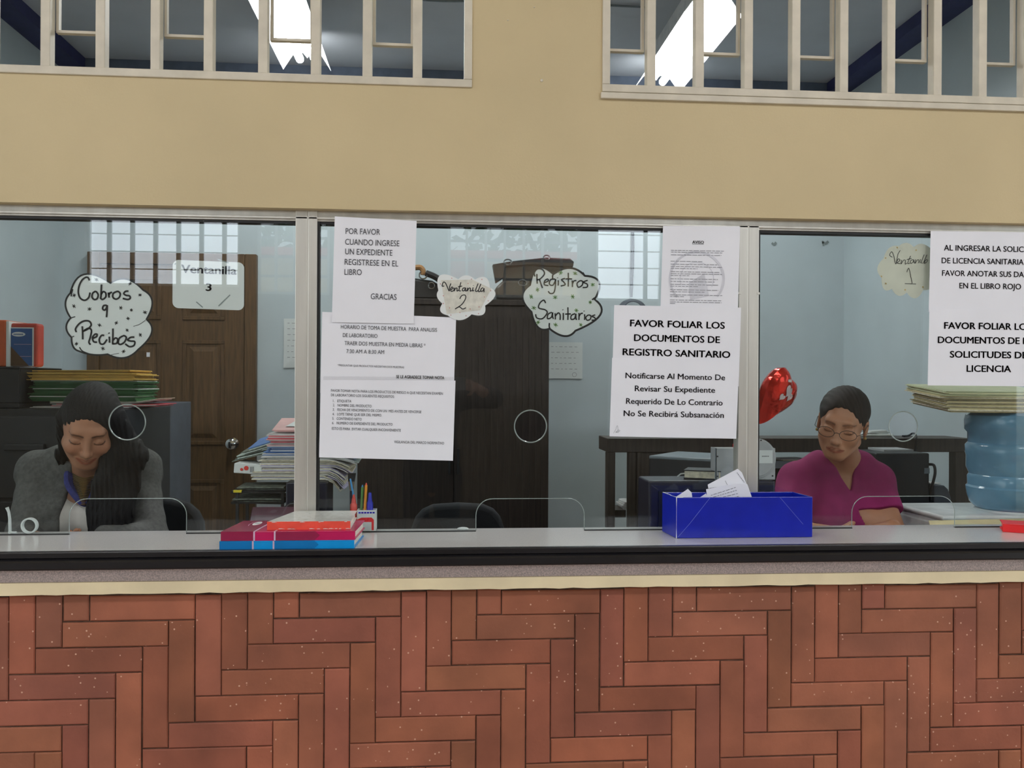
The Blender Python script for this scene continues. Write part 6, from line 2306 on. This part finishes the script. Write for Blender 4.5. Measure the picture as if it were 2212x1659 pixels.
# --- black low printer with the grey device and notebook; bigger printer behind
bx0_, bx1_ = ax(1399, 2.56, 1090), ax(1672, 2.56, 1090)
bzt = az(1038, 2.56, 1450)
lp = thing('low_printer', 'low black machine behind the blue box, carrying a notebook and a grey device', 'printer', ((bx0_ + bx1_) / 2, 2.63, ZD))
MB().box(bx0_, bx1_, 2.55, 2.69, ZD, bzt).build('body', M['navy_plastic'], lp, bevel=0.006, seg=3)
MB().box(bx0_ + 0.03, bx1_ - 0.03, 2.546, 2.55, ZD + 0.03, bzt - 0.03).build('front_panel', M['black_plastic'], lp)
# notebook on it
nb0 = at(1474, 1010, 2.66)
R = Matrix.Rotation(math.radians(-24), 3, 'Z')
nbk = thing('notebook', 'thick dark-covered notebook with yellowed pages on the low black machine', 'notebook', (ax(1515, 2.64, 1020), 2.63, bzt))
cN = Vector((ax(1520, 2.63, 1015), 2.625, bzt + 0.001))
MB().obox(cN + Vector((0, 0, 0.013)), (0.105, 0.088, 0.020), R).build('pages', M['cream_paper'], nbk)
MB().obox(cN + Vector((0, 0, 0.0015)), (0.110, 0.092, 0.003), R).build('cover', M['black_plastic'], nbk)
MB().obox(cN + Vector((0, 0, 0.0245)), (0.110, 0.092, 0.003), R).build('cover', M['black_plastic'], nbk)
MB().ribbon([cN + R @ Vector((-0.05, -0.02, 0.014)), cN + R @ Vector((-0.066, -0.03, 0.012)), cN + R @ Vector((-0.075, -0.036, 0.004))], 0.004, (0, -1, 0.3)).build(
    'bookmark', M['card'], nbk, label='pale ribbon bookmark')
# grey device
gy = 2.545 + 0.02
g0, g1 = ax(1545, gy, 1000), ax(1675, gy, 1000)
gz0, gz1 = bzt + 0.0005, az(968, gy, 1600)
gd = thing('desk_device', 'light grey screwed plastic device with a round back, half behind the right post', 'device', ((g0 + g1) / 2, gy + 0.02, bzt))
MB().box(g0, g1, gy, gy + 0.045, gz0, gz1).build('body', M['grey_plastic'], gd, bevel=0.002)
MB().prism([(g0, gy, gz0), (g0, gy, gz1), (ax(1535, gy + 0.05, 1000), gy + 0.05, gz1), (ax(1535, gy + 0.05, 1000), gy + 0.05, gz0)], (0.004, 0, 0)).build('side', M['mid_grey'], gd)
dc = at(1634, 990, gy - 0.004)
dr2 = 42 * gy / F_PX
MB().lathe([(dr2 + 0.003, 0.004), (dr2 + 0.003, -0.001), (dr2, -0.003), (dr2 - 0.002, -0.003), (dr2 - 0.004, -0.0062), (0.001, -0.0062)], dc, 48, axis='Y').build(
    'round_back', M['grey_plastic'], gd, smooth=True)
MB().box(dc.x + 0.001, at(1666, 990, gy).x, dc.y - 0.0072, dc.y - 0.0062, at(1640, 1000, gy).z, at(1640, 972, gy).z).build('label', M['card'], gd, label='pale printed label')
t = MB()
for k in range(6):
    x = at(1643 + k * 2.6, 984, gy).x
    t.box(x, x + 0.0022, dc.y - 0.0076, dc.y - 0.0072, at(1640, 986, gy).z, at(1640, 984, gy).z)
t.build('label_print', M['ink_grey'], gd)
for px, py in ((1550, 986), (1550, 1029), (1644, 951), (1662, 1012), (1669, 1028)):
    c = at(px, py, gy - (0.0125 if py == 951 else 0.001))
    MB().lathe([(0.0024, 0.001), (0.0024, -0.0006), (0.0006, -0.0008)], c, 12, axis='Y').build('screw', M['black_steel'], gd)
# taller printer behind
R = Matrix.Rotation(math.radians(-38), 3, 'Z')
pcz = az(985, 3.1, 1500)
pcx = ax(1528, 3.12, 985)
pr_ = thing('printer', 'large black printer with a flat grey top behind the low black machine', 'printer', (pcx, 3.12, 0.62))
MB().obox((pcx, 3.12, (0.75 + pcz) / 2), (0.34, 0.26, pcz - 0.75 - 0.012), R).build('body', M['black_plastic'], pr_, bevel=0.006)
MB().obox((pcx, 3.12, pcz - 0.006), (0.34, 0.26, 0.012), R).build('lid', M['mid_grey'], pr_, bevel=0.004, label='flat grey printer lid')
tb = thing('side_table', 'dark table under the large black printer', 'table', (pcx, 3.12, 0))
MB().box(pcx - 0.24, pcx + 0.10, 2.90, 3.34, 0.72, 0.75).build('top', M['wenge'], tb)
for sx in (-0.22, 0.08):
    for y in (2.93, 3.31):
        MB().box(pcx + sx - 0.015, pcx + sx + 0.015, y - 0.015, y + 0.015, 0, 0.72).build('leg', M['wenge'], tb)

# --- heart balloon on a stick, seen almost edge-on
bc = at(1672, 858, 2.665)
Rb = Matrix.Rotation(math.radians(36), 3, 'Y') @ Matrix.Rotation(math.radians(48), 3, 'Z')
bal = thing('foil_balloon', 'red foil heart balloon with white printed hearts on a stick beside the right post', 'balloon', (bc.x, bc.y, bc.z - 0.08))
n, rg = 64, 14
hs_ = 0.0058


def heart(t):
    return Vector((16 * math.sin(t) ** 3, 0, 13 * math.cos(t) - 5 * math.cos(2 * t) - 2 * math.cos(3 * t) - math.cos(4 * t)))


def heart_pt(t, q, side):
    h_ = heart(t)
    wob = 0.05 * math.sin(9 * t) * q ** 4
    d = (1 - q ** 2.4) ** 0.6 * 7.6 * side * (1 + wob * 2)
    return bc + Rb @ (Vector((h_.x * q, d, h_.z * q * 1.12 + 1.5)) * hs_)


for side, nm in ((-1, 'front_skin'), (1, 'back_skin')):
    vs, fs = [bc + Rb @ (Vector((0, 7.6 * side, 1.5)) * hs_)], []
    for i in range(1, rg + 1):
        for k in range(n):
            vs.append(heart_pt(2 * PI * k / n, i / rg, side))
    for k in range(n):
        fs.append((0, 1 + k, 1 + (k + 1) % n))
        for i in range(rg - 1):
            a, b = 1 + i * n + k, 1 + i * n + (k + 1) % n
            fs.append((a, b, b + n, a + n))
    MB().add(vs, fs).build(nm, M['foil_red'], bal, smooth=True)


def decal(pts, m, nm, lift=1.012):
    """Small printed patch following the front skin."""
    w = MB()
    vs = []
    cu_, cv_ = sum(p[0] for p in pts) / len(pts), sum(p[1] for p in pts) / len(pts)
    ring = [(cu_ + (u - cu_) * f_, cv_ + (v - cv_) * f_) for f_ in (0.5, 1.0) for u, v in pts]
    for u, v in [(cu_, cv_)] + ring:
        best = None
        for k in range(360):
            tt = 2 * PI * k / 360
            h_ = heart(tt)
            e = abs((math.atan2(h_.x, h_.z * 1.12) - math.atan2(u, v) + PI) % (2 * PI) - PI)
            if best is None or e < best[0]:
                best = (e, tt, Vector((h_.x, 0, h_.z * 1.12)).length)
        q = min(Vector((u, 0, v)).length / max(best[2], 1e-3), 0.97)
        vs.append(heart_pt(best[1], q, -1) + Rb @ Vector((0, -0.0016, 0)))
    k = len(pts)
    w.add(vs, [(0, 1 + i, 1 + (i + 1) % k) for i in range(k)] + [(1 + i, 1 + k + i, 1 + k + (i + 1) % k, 1 + (i + 1) % k) for i in range(k)])
    w.build(nm, M[m], bal)


for cu, cv, s_, m in ((-5, 4, 0.22, 'foil_white'), (-1.5, 2.5, 0.2, 'foil_white'), (6, 6, 0.17, 'foil_pink'), (-7, -1, 0.13, 'foil_white')):
    decal([(cu + heart(t).x * s_, cv + heart(t).z * s_) for t in [2 * PI * k / 22 for k in range(22)]], m, 'printed_heart')
for k in range(9):
    u0, v0 = 1.6 + k * 0.75, -8.0 + k * 1.15
    decal([(u0, v0), (u0 + 1.5, v0 + 0.4), (u0 + 1.6, v0 + 1.5), (u0 + 0.2, v0 + 1.2)], 'foil_white', 'printed_square')
    u0, v0 = -9.5 + k * 0.6, 7.0 + 0.25 * k
    if k < 5:
        decal([(u0, v0), (u0 + 0.8, v0 + 0.9), (u0, v0 + 1.7), (u0 - 0.8, v0 + 0.8)], 'foil_white', 'printed_square')
sp = Vector((ax(1582, 2.62, 960), 2.60, bzt + 0.001))
MB().tube([sp, at(1584, 960, 2.62), bc + Rb @ Vector((0, 0, -14.5 * hs_))], 0.0022, 8).build('stick', M['red'], bal, smooth=True)

# --- right side: black machine on a table behind the woman, grey chair arm
yq = 3.25
mx0, mx1 = ax(1893, yq, 1040), ax(2008, yq, 1040)
mzt = az(979, yq, 1950)
pm = thing('printer', 'black machine with a looping cable behind the woman in fuchsia', 'printer', ((mx0 + mx1) / 2, yq + 0.1, 0.70))
MB().box(mx0, mx1, yq, yq + 0.22, 0.70, mzt).build('body', M['black_plastic'], pm, bevel=0.006)
MB().box(ax(1996, yq, 1016), mx1 - 0.001, yq - 0.002, yq, az(1023, yq, 2000), az(1011, yq, 2000)).build('grey_sticker', M['mid_grey'], pm, label='grey sticker')
MB().box(ax(1932, yq, 976), mx1 - 0.02, yq + 0.08, yq + 0.21, mzt, mzt + 0.008).build('paper_tray', M['grey_plastic'], pm)
q = [at(2006, 1003, yq + 0.02), at(2017, 1005, yq - 0.01), at(2020, 1020, yq - 0.03), at(2016, 1040, yq - 0.02), at(2011, 1056, yq + 0.0), at(2010, 1080, yq + 0.01)]
MB().tube(smooth_line(q, 6), 0.0055, 8).build('cable', M['black_plastic'], pm, smooth=True)
tb = thing('side_table', 'small dark table carrying the black machine behind the woman in fuchsia', 'table', ((mx0 + mx1) / 2, yq + 0.1, 0))
MB().box(mx0 - 0.14, mx1 + 0.012, yq - 0.02, yq + 0.24, 0.67, 0.70).build('top', M['wenge'], tb)
for x in (mx0 - 0.12, mx1 - 0.01):
    for y in (yq, yq + 0.22):
        MB().box(x - 0.015, x + 0.015, y - 0.015, y + 0.015, 0, 0.67).build('leg', M['wenge'], tb)
ya = 3.28
gr0, gr1 = ax(2018, ya, 1060), ax(2056, ya, 1060)
gzt = az(1048, ya, 2030)
dk = thing('low_cabinet', 'rounded dark grey cabinet between the black machine and the water jug', 'cabinet', ((gr0 + gr1) / 2, ya + 0.1, 0))
pr = [(gr0, 0.0), (gr1, 0.0), (gr1 - 0.002, gzt - 0.05), (gr1 - 0.014, gzt - 0.016), (gr1 - 0.03, gzt - 0.002), (gr0, gzt)]
MB().prism([(x, ya, z_) for x, z_ in pr], (0, 0.2, 0)).build('body', M['grey_steel'], dk, bevel=0.004, smooth=True)
layered('paper_bundle', 'white sheet on the rounded dark grey cabinet', 'papers', None, ((gr0 + gr1) / 2 - 0.015, ya + 0.1, gzt + 0.001), 0.035, 0.14, 0.003, 8, ['white_stack'], 2)

# --- water cooler with its blue jug and the folders stacked on the jug
jy = 2.82
jx = ax(2098, jy, 1000) + 0.140
ctop = az(1104, jy - 0.02, 2150)
wcx0, wcx1 = ax(2046, jy - 0.14, 1110), jx + 0.24
wk = thing('water_cooler', 'white water cooler behind the right pane under the blue jug', 'water cooler', ((wcx0 + wcx1) / 2, jy, 0))
MB().box(wcx0, wcx1, jy - 0.115, jy + 0.19, 0.0, ctop - 0.014).build('cabinet', M['white_plastic'], wk, bevel=0.02, seg=4, smooth=True)
MB().box(wcx0 - 0.004, wcx1 + 0.004, jy - 0.119, jy + 0.194, ctop - 0.016, ctop).build('top', M['white_plastic'], wk, bevel=0.007, seg=3, smooth=True)
MB().lathe([(0.115, 0.0), (0.108, 0.006), (0.075, 0.004), (0.055, -0.004), (0.05, -0.03)], (jx, jy, ctop), 40).build('collar', M['white_plastic'], wk, smooth=True)
zj = lambda py: az(py, jy, 2150)
jb_ = [(0.045, zj(1112) + 0.004), (0.085, zj(1106) + 0.002), (0.110, zj(1096)), (0.126, zj(1085)), (0.133, zj(1070)), (0.137, zj(1052)), (0.131, zj(1048)), (0.132, zj(1030)), (0.127, zj(1024)),
       (0.136, zj(1010)), (0.136, zj(985)), (0.139, zj(978)), (0.139, zj(962)), (0.131, zj(956)), (0.132, zj(935)), (0.141, zj(928)), (0.142, zj(908)), (0.138, zj(897)), (0.120, zj(889)),
       (0.05, zj(888))]
jg = MB().lathe([(r, z_ - jb_[0][1]) for r, z_ in jb_], (jx, jy, jb_[0][1]), 56)
one(jg, 'water_jug', M['water_jug'], 'big ribbed blue water jug upside down on the white cooler', 'water jug', smooth=True)
fz = zj(889) + 0.010
fl = ax(2052, jy - 0.13, 860)
rw = random.Random(5)
words = ['lowest', 'second', 'third', 'fourth', 'fifth', 'sixth', 'seventh', 'topmost']
ths = [0.012, 0.008, 0.010, 0.006, 0.009, 0.005, 0.005, 0.004]
sc = (az(838, jy - 0.13, 2150) - fz) / sum(ths)
for k in range(8):
    sh = [0.022, 0.012, 0.016, 0.018, -0.002, -0.004, 0.0, 0.002][k]
    layered('folder', 'manila folder stacked on the blue jug, %s of eight' % words[k], 'folder', 'folders on the water jug',
            (fl + 0.18 + sh, jy + 0.005, fz), 0.36, 0.25, ths[k] * sc * 0.97, rw.uniform(-3, 3) - 4, (['manila_dark', 'cream_paper', 'manila'] if k < 5 else ['manila_pale', 'manila'] if k < 7 else ['manila_pale']),
            3 if k < 7 else 2, rs=rw, jit=0.007, bend=lambda u, v: 0.004 * max(0, -u - 0.2) + 0.022 * v)
    fz += ths[k] * sc
# manila folder and white sheets on the worktop in front of the cooler
zf = ZD + 0.036
pile_ = thing('document_box', 'low dark document box on the worktop under the open manila folder', 'box', (ax(2090, 2.58, 1140), 2.58, ZD))
MB().box(ax(1985, 2.50, 1140), ax(2240, 2.50, 1140), 2.47, 2.66, ZD + 0.0005, zf).build('body', M['wenge'], pile_, bevel=0.003)
layered('paper_bundle', 'white sheets under the manila folder beside the right arch', 'papers', None, (ax(2070, 2.52, 1140), 2.545, zf + 0.001), ax(2165, 2.5, 1140) - ax(1972, 2.5, 1140), 0.15, 0.004, 0,
        ['white_stack'], 2, rs=rw)
mf = [(ax(2004, 2.52, 1130), 2.50), (ax(2014, 2.6, 1130), 2.62), (ax(2260, 2.6, 1130), 2.64), (ax(2260, 2.52, 1130), 2.50)]
mfm = MB().prism([(x, y, zf + 0.0062 + (y - 2.5) * 0.09) for x, y in mf], (0, 0, 0.0022))
one(mfm, 'folder', M['manila'], 'open manila folder with a paper clip lying in front of the water cooler', 'folder')

# ================================================================== ON THE PUBLIC SIDE OF THE COUNTER
def quad_book(name, label, corners, z0, t, cover, pages, spine_bands=None, extra=None, group=None):
    """Closed book from its four base corners (front-left, front-right, back-right, back-left); the spine is the front edge."""
    A, B, C_, D__ = [Vector((p[0], p[1], 0)) for p in corners]
    r = thing(name, label, 'book', ((A + B + C_ + D__) / 4) + Vector((0, 0, z0)), group)
    ct_ = 0.0025
    up = Vector((0, 0, 1))
    def slab(a, b, c, d, za, zb):
        return MB().prism([a + up * za, b + up * za, c + up * za, d + up * za], up * (zb - za))
    i = 0.004
    ux, uy = (B - A).normalized(), (D__ - A).normalized()
    slab(A + ux * i + uy * 0.003, B - ux * i + uy * 0.003, C_ - ux * i - uy * i, D__ + ux * i - uy * i, z0 + ct_, z0 + t - ct_).build('pages', M[pages], r)
    slab(A, B, C_, D__, z0, z0 + ct_).build('back_cover', M[cover], r)
    top = slab(A, B, C_, D__, z0 + t - ct_, z0 + t).build('front_cover', M[cover], r, bevel=0.0008)
    slab(A, B, B + uy * 0.003, A + uy * 0.003, z0 + ct_, z0 + t - ct_).build('spine', M[cover], r)
    if spine_bands:
        for m_, u0, u1, onto in spine_bands:
            p0_, p1_ = A + (B - A) * u0, A + (B - A) * u1
            q0, q1 = D__ + (C_ - D__) * u0, D__ + (C_ - D__) * u1
            MB().prism([p0_ - uy * 0.0006 + up * z0, p1_ - uy * 0.0006 + up * z0, p1_ - uy * 0.0006 + up * (z0 + t), p0_ - uy * 0.0006 + up * (z0 + t)], uy * 0.0005).build(
                'spine_band', M[m_], r)
            if onto:
                MB().prism([p0_ + up * (z0 + t + 0.0001), p1_ + up * (z0 + t + 0.0001), q1 + up * (z0 + t + 0.0001), q0 + up * (z0 + t + 0.0001)], up * 0.0004).build('cover_band', M[m_], r)
    if extra:
        extra(r, A, B, C_, D__, z0 + t)
    return r


def base(px, Y, z=Z_COUNTER):
    py = 829.5 + (CAM_Z - z) / Y * F_PX
    return (ax(px, Y, py), Y)


zb1 = Z_COUNTER + 0.0005
t1 = 0.0195
Yf_, Yb_ = 2.166, 2.335
cs = [base(474, Yf_), base(765, Yf_), base(786, Yb_), base(523, Yb_)]
bands = lambda dk, lt: [(dk, 0.0, 0.24, False), ('lilac_line', 0.24, 0.252, False), ('lilac_line', 0.393, 0.405, False), (dk, 0.405, 0.70, False)]


def arrow(m_):
    def ex(r, A, B, C_, D__, zt_):
        uy = (D__ - A).normalized()
        up = Vector((0, 0, 1))
        p = lambda u, z_: A + (B - A) * u - uy * 0.0006 + up * z_
        zc_ = zt_ - t1
        MB().prism([p(0.70, zc_), p(0.735, zc_ + t1 * 0.5), p(0.70, zc_ + t1)], uy * 0.0005).build('spine_band', M[m_], r)
        if m_ == 'crimson':
            uu = lambda u, v: A + (B - A) * u + (D__ - A) * v + up * (zt_ + 0.0002)
            MB().prism([uu(0, 0.0), uu(0.24, 0.0), uu(0.24, 1.0), uu(0, 1.0)], up * 0.0004).build('cover_band', M['crimson'], r)
            MB().prism([uu(0.24, 0), uu(0.252, 0), uu(0.252, 1), uu(0.24, 1)], up * 0.0005).build('cover_band', M['lilac_line'], r)
            MB().prism([uu(0.393, 0), uu(0.405, 0), uu(0.405, 1), uu(0.393, 1)], up * 0.0005).build('cover_band', M['lilac_line'], r)
            e = [uu(0.155 + 0.030 * math.cos(a), 0.72 + 0.16 * math.sin(a)) + up * 0.0005 for a in [2 * PI * k / 28 for k in range(28)]]
            MB().prism(e, up * 0.0004).build('cover_emblem', M['card'], r, label='oval grey-white cover emblem')
            w = MB()
            e = [uu(0.15 + 0.046 * math.cos(a), 0.70 + 0.24 * math.sin(a)) + up * 0.0006 for a in [math.radians(80 + 8 * k) for k in range(20)]]
            w.ribbon(e, 0.0012, (0, 0, 1))
            w.build('emblem_ring', M['lilac_line'], r)
            w = MB()
            for k in range(5):
                w.add([uu(0.135 + 0.008 * k, 0.68) + up * 0.0010, uu(0.139 + 0.008 * k, 0.68) + up * 0.0010, uu(0.143 + 0.008 * k, 0.76) + up * 0.0010, uu(0.139 + 0.008 * k, 0.76) + up * 0.0010], [(0, 1, 2, 3)])
            w.build('emblem_print', M['ink_grey'], r)
    return ex


quad_book('ledger', 'blue-spined ledger at the bottom of the three books on the counter', cs, zb1, t1, 'book_blue_light', 'pages', bands('book_blue', 'book_blue_light'), arrow('book_blue'),
          'books on the counter')
cs2 = [base(477, Yf_ + 0.003, zb1 + t1), base(767, Yf_ + 0.003, zb1 + t1), base(788, Yb_ + 0.003, zb1 + t1), base(526, Yb_ + 0.003, zb1 + t1)]
quad_book('ledger', 'magenta-spined ledger in the middle of the three books on the counter', cs2, zb1 + t1 + 0.0003, t1 + 0.002, 'magenta', 'pages', bands('crimson', 'magenta'), arrow('crimson'),
          'books on the counter')
zt2 = zb1 + 2 * t1 + 0.0026
cs3 = [base(577, 2.19, zt2), base(757, 2.19, zt2), base(771, 2.37, zt2), base(638, 2.37, zt2)]


def worn(r, A, B, C_, D__, zt_):
    up = Vector((0, 0, 1))
    rr = random.Random(8)
    uu = lambda u, v: A + (B - A) * u + (D__ - A) * v + ((C_ - D__) - (B - A)) * u * v + up * (zt_ + 0.0003)
    for nm, m_, n_, us in (('cover_drawing', 'ink_grey', 26, (0.25, 0.95)), ('cover_smudge', 'folder_green', 7, (0.2, 0.9))):
        w = MB()
        for k in range(n_):
            u, v = rr.uniform(*us), rr.uniform(0.12, 0.9)
            pts = [uu(u + rr.uniform(-0.03, 0.03) * j, v + rr.uniform(-0.04, 0.04) * j) for j in (-1, 0, 1)]
            w.ribbon(smooth_line(pts, 4), rr.uniform(0.0005, 0.0012), (0, 0, 1))
        w.build(nm, M[m_], r)
    w = MB()
    uy = (D__ - A).normalized()
    for k in range(15):                                   # rubbed-off patches along the red spine
        u = rr.uniform(0.02, 0.98)
        zz_ = zt_ - rr.choice((0.0012, 0.018)) - rr.uniform(0, 0.001)
        p = A + (B - A) * u - uy * 0.0013 + up * zz_
        ux = (B - A).normalized()
        w.add([p, p + ux * rr.uniform(0.004, 0.018), p + ux * 0.006 + up * 0.0016, p + up * 0.0012], [(0, 1, 2, 3)])
    w.build('worn_patches', M['card'], r)


quad_book('ledger', 'worn white-covered book with a red spine on top of the three on the counter', cs3, zt2, 0.0205, 'worn_white', 'pages', [('orange_red', 0.0, 1.0, False)], worn,
          'books on the counter')
L4 = Vector(base(2166, 2.318))
e4, n4 = Vector((0.878, -0.479)), Vector((0.479, 0.878))
cs4 = [tuple(L4), tuple(L4 + e4 * 0.21), tuple(L4 + e4 * 0.21 + n4 * 0.086), tuple(L4 + n4 * 0.086)]
quad_book('ledger', 'red-covered book at the right end of the counter, cut off by the frame', cs4, zb1, 0.022, 'red', 'red')

# --- blue paper-covered box full of slips
zx = Z_COUNTER + 0.0005
Bc = [Vector(base(1460, 2.262) + (0,)), Vector(base(1755, 2.262) + (0,)), Vector(base(1756, 2.372) + (0,)), Vector(base(1430, 2.372) + (0,))]
Bc[2] = Bc[1] + (Bc[3] - Bc[0])
up = Vector((0, 0, 1))
hB = 90 * 2.262 / F_PX
bxr = thing('suggestion_box', 'open box wrapped in shiny blue paper holding folded slips on the counter', 'box', (sum(Bc, Vector()) / 4) + up * zx)
w = MB()
cen = sum(Bc, Vector()) / 4
th = 0.004
inn = []
for i in range(4):
    p, pn_, pp = Bc[i], Bc[(i + 1) % 4], Bc[(i - 1) % 4]
    inn.append(p + (pn_ - p).normalized() * th + (pp - p).normalized() * th)
vs = [p + up * zx for p in Bc] + [p + up * (zx + hB) for p in Bc] + [p + up * (zx + hB) for p in inn] + [p + up * (zx + th) for p in inn]
fs = [(3, 2, 1, 0), (12, 13, 14, 15)]
for i in range(4):
    j = (i + 1) % 4
    fs += [(i, j, 4 + j, 4 + i), (4 + i, 4 + j, 8 + j, 8 + i), (8 + i, 8 + j, 12 + j, 12 + i)]
w.add(vs, fs)
w.build('box', M['cobalt'], bxr, bevel=0.0015)
fl_ = MB()
fr = lambda u, v: Bc[0] + (Bc[1] - Bc[0]) * u + up * (zx + hB * v) + Vector((0, -0.0006, 0))
fl_.ribbon([fr(0.012, 0.02), fr(0.10, 0.36), fr(0.245, 0.985)], 0.0008, (0, -1, 0))
fl_.ribbon([fr(0.76, 0.98), fr(0.93, 0.32)], 0.0006, (0, -1, 0))
fl_.build('paper_folds', M['cobalt_worn'], bxr, label='pale worn paper folds')
fl_ = MB()
rr = random.Random(2)
tl = lambda u: Bc[0] + (Bc[3] - Bc[0]) * u + up * (zx + hB + 0.0006)
fl_.ribbon([tl(k / 8) + Vector((rr.uniform(0, 0.003), 0, 0)) for k in range(9)], [rr.uniform(0.001, 0.004) for _ in range(9)], (0, 0, 1))
fl_.ribbon([fr(0.0, 1.0) + up * 0.0004, fr(0.05, 1.0) + up * 0.0004], 0.002, (0, -1, 0.3))
fl_.ribbon([fr(0.003, 0.0), fr(0.003, 0.25), fr(0.003, 0.75), fr(0.003, 1.0)], [0.0022, 0.0005, 0.0005, 0.002], (0, -1, 0))
fl_.build('worn_edges', M['card'], bxr, label='rubbed white paper edges')


def slip(px_pts, Y, label, text=None, lean=0.0):
    P = [at(px, py, Y) for px, py in px_pts]
    zmin = min(p.z for p in P)
    P = [p + Vector((0, (p.z - zmin) * lean, 0)) for p in P]
    c = sum(P, Vector()) / len(P)
    r = thing('paper_slip', label, 'paper', (c.x, Y, zmin), 'slips in the blue box')
    MB().prism(P, (0, 0.0008, 0)).build('sheet', M['paper'], r)
    if text:
        w = MB()
        rr = random.Random(len(label))
        for (a, b) in text:
            A, B = at(*a, Y), at(*b, Y)
            A += Vector((0, (A.z - zmin) * lean - 0.0009, 0))
            B += Vector((0, (B.z - zmin) * lean - 0.0009, 0))
            u = 0.0
            while u < 0.95:
                l = rr.uniform(0.05, 0.16)
                w.ribbon([A.lerp(B, u), A.lerp(B, min(u + l, 1))], 0.0012, (0, -1, 0))
                u += l + 0.04
        w.build('small_print', M['ink_grey'], r)
    return r


slip([(1545, 1150), (1532, 1048), (1598, 1014), (1607, 1022), (1655, 1150)], 2.345, 'tall white printed sheet, rearmost in the blue box',
     [((1570, 1040), (1578, 1056)), ((1596, 1022), (1612, 1044)), ((1533, 1056), (1556, 1053))], 0.10)
slip([(1540, 1150), (1528, 1058), (1596, 1045), (1618, 1047), (1650, 1150)], 2.325, 'white sheet with small print standing in the middle of the blue box',
     [((1538, 1071), (1592, 1054)), ((1542, 1075), (1594, 1060)), ((1542, 1080), (1596, 1067)), ((1560, 1081), (1598, 1073))], 0.10)
slip([(1452, 1140), (1456, 1076), (1472, 1066), (1486, 1056), (1494, 1064), (1504, 1140)], 2.330, 'pointed folded white slip at the left of the blue box')
slip([(1482, 1140), (1478, 1078), (1488, 1070), (1500, 1078), (1504, 1140)], 2.315, 'small folded slip beside the pointed one in the blue box')
slip([(1506, 1140), (1510, 1076), (1525, 1066), (1533, 1080), (1534, 1140)], 2.318, 'small triangular slip in front of the printed sheets in the blue box')
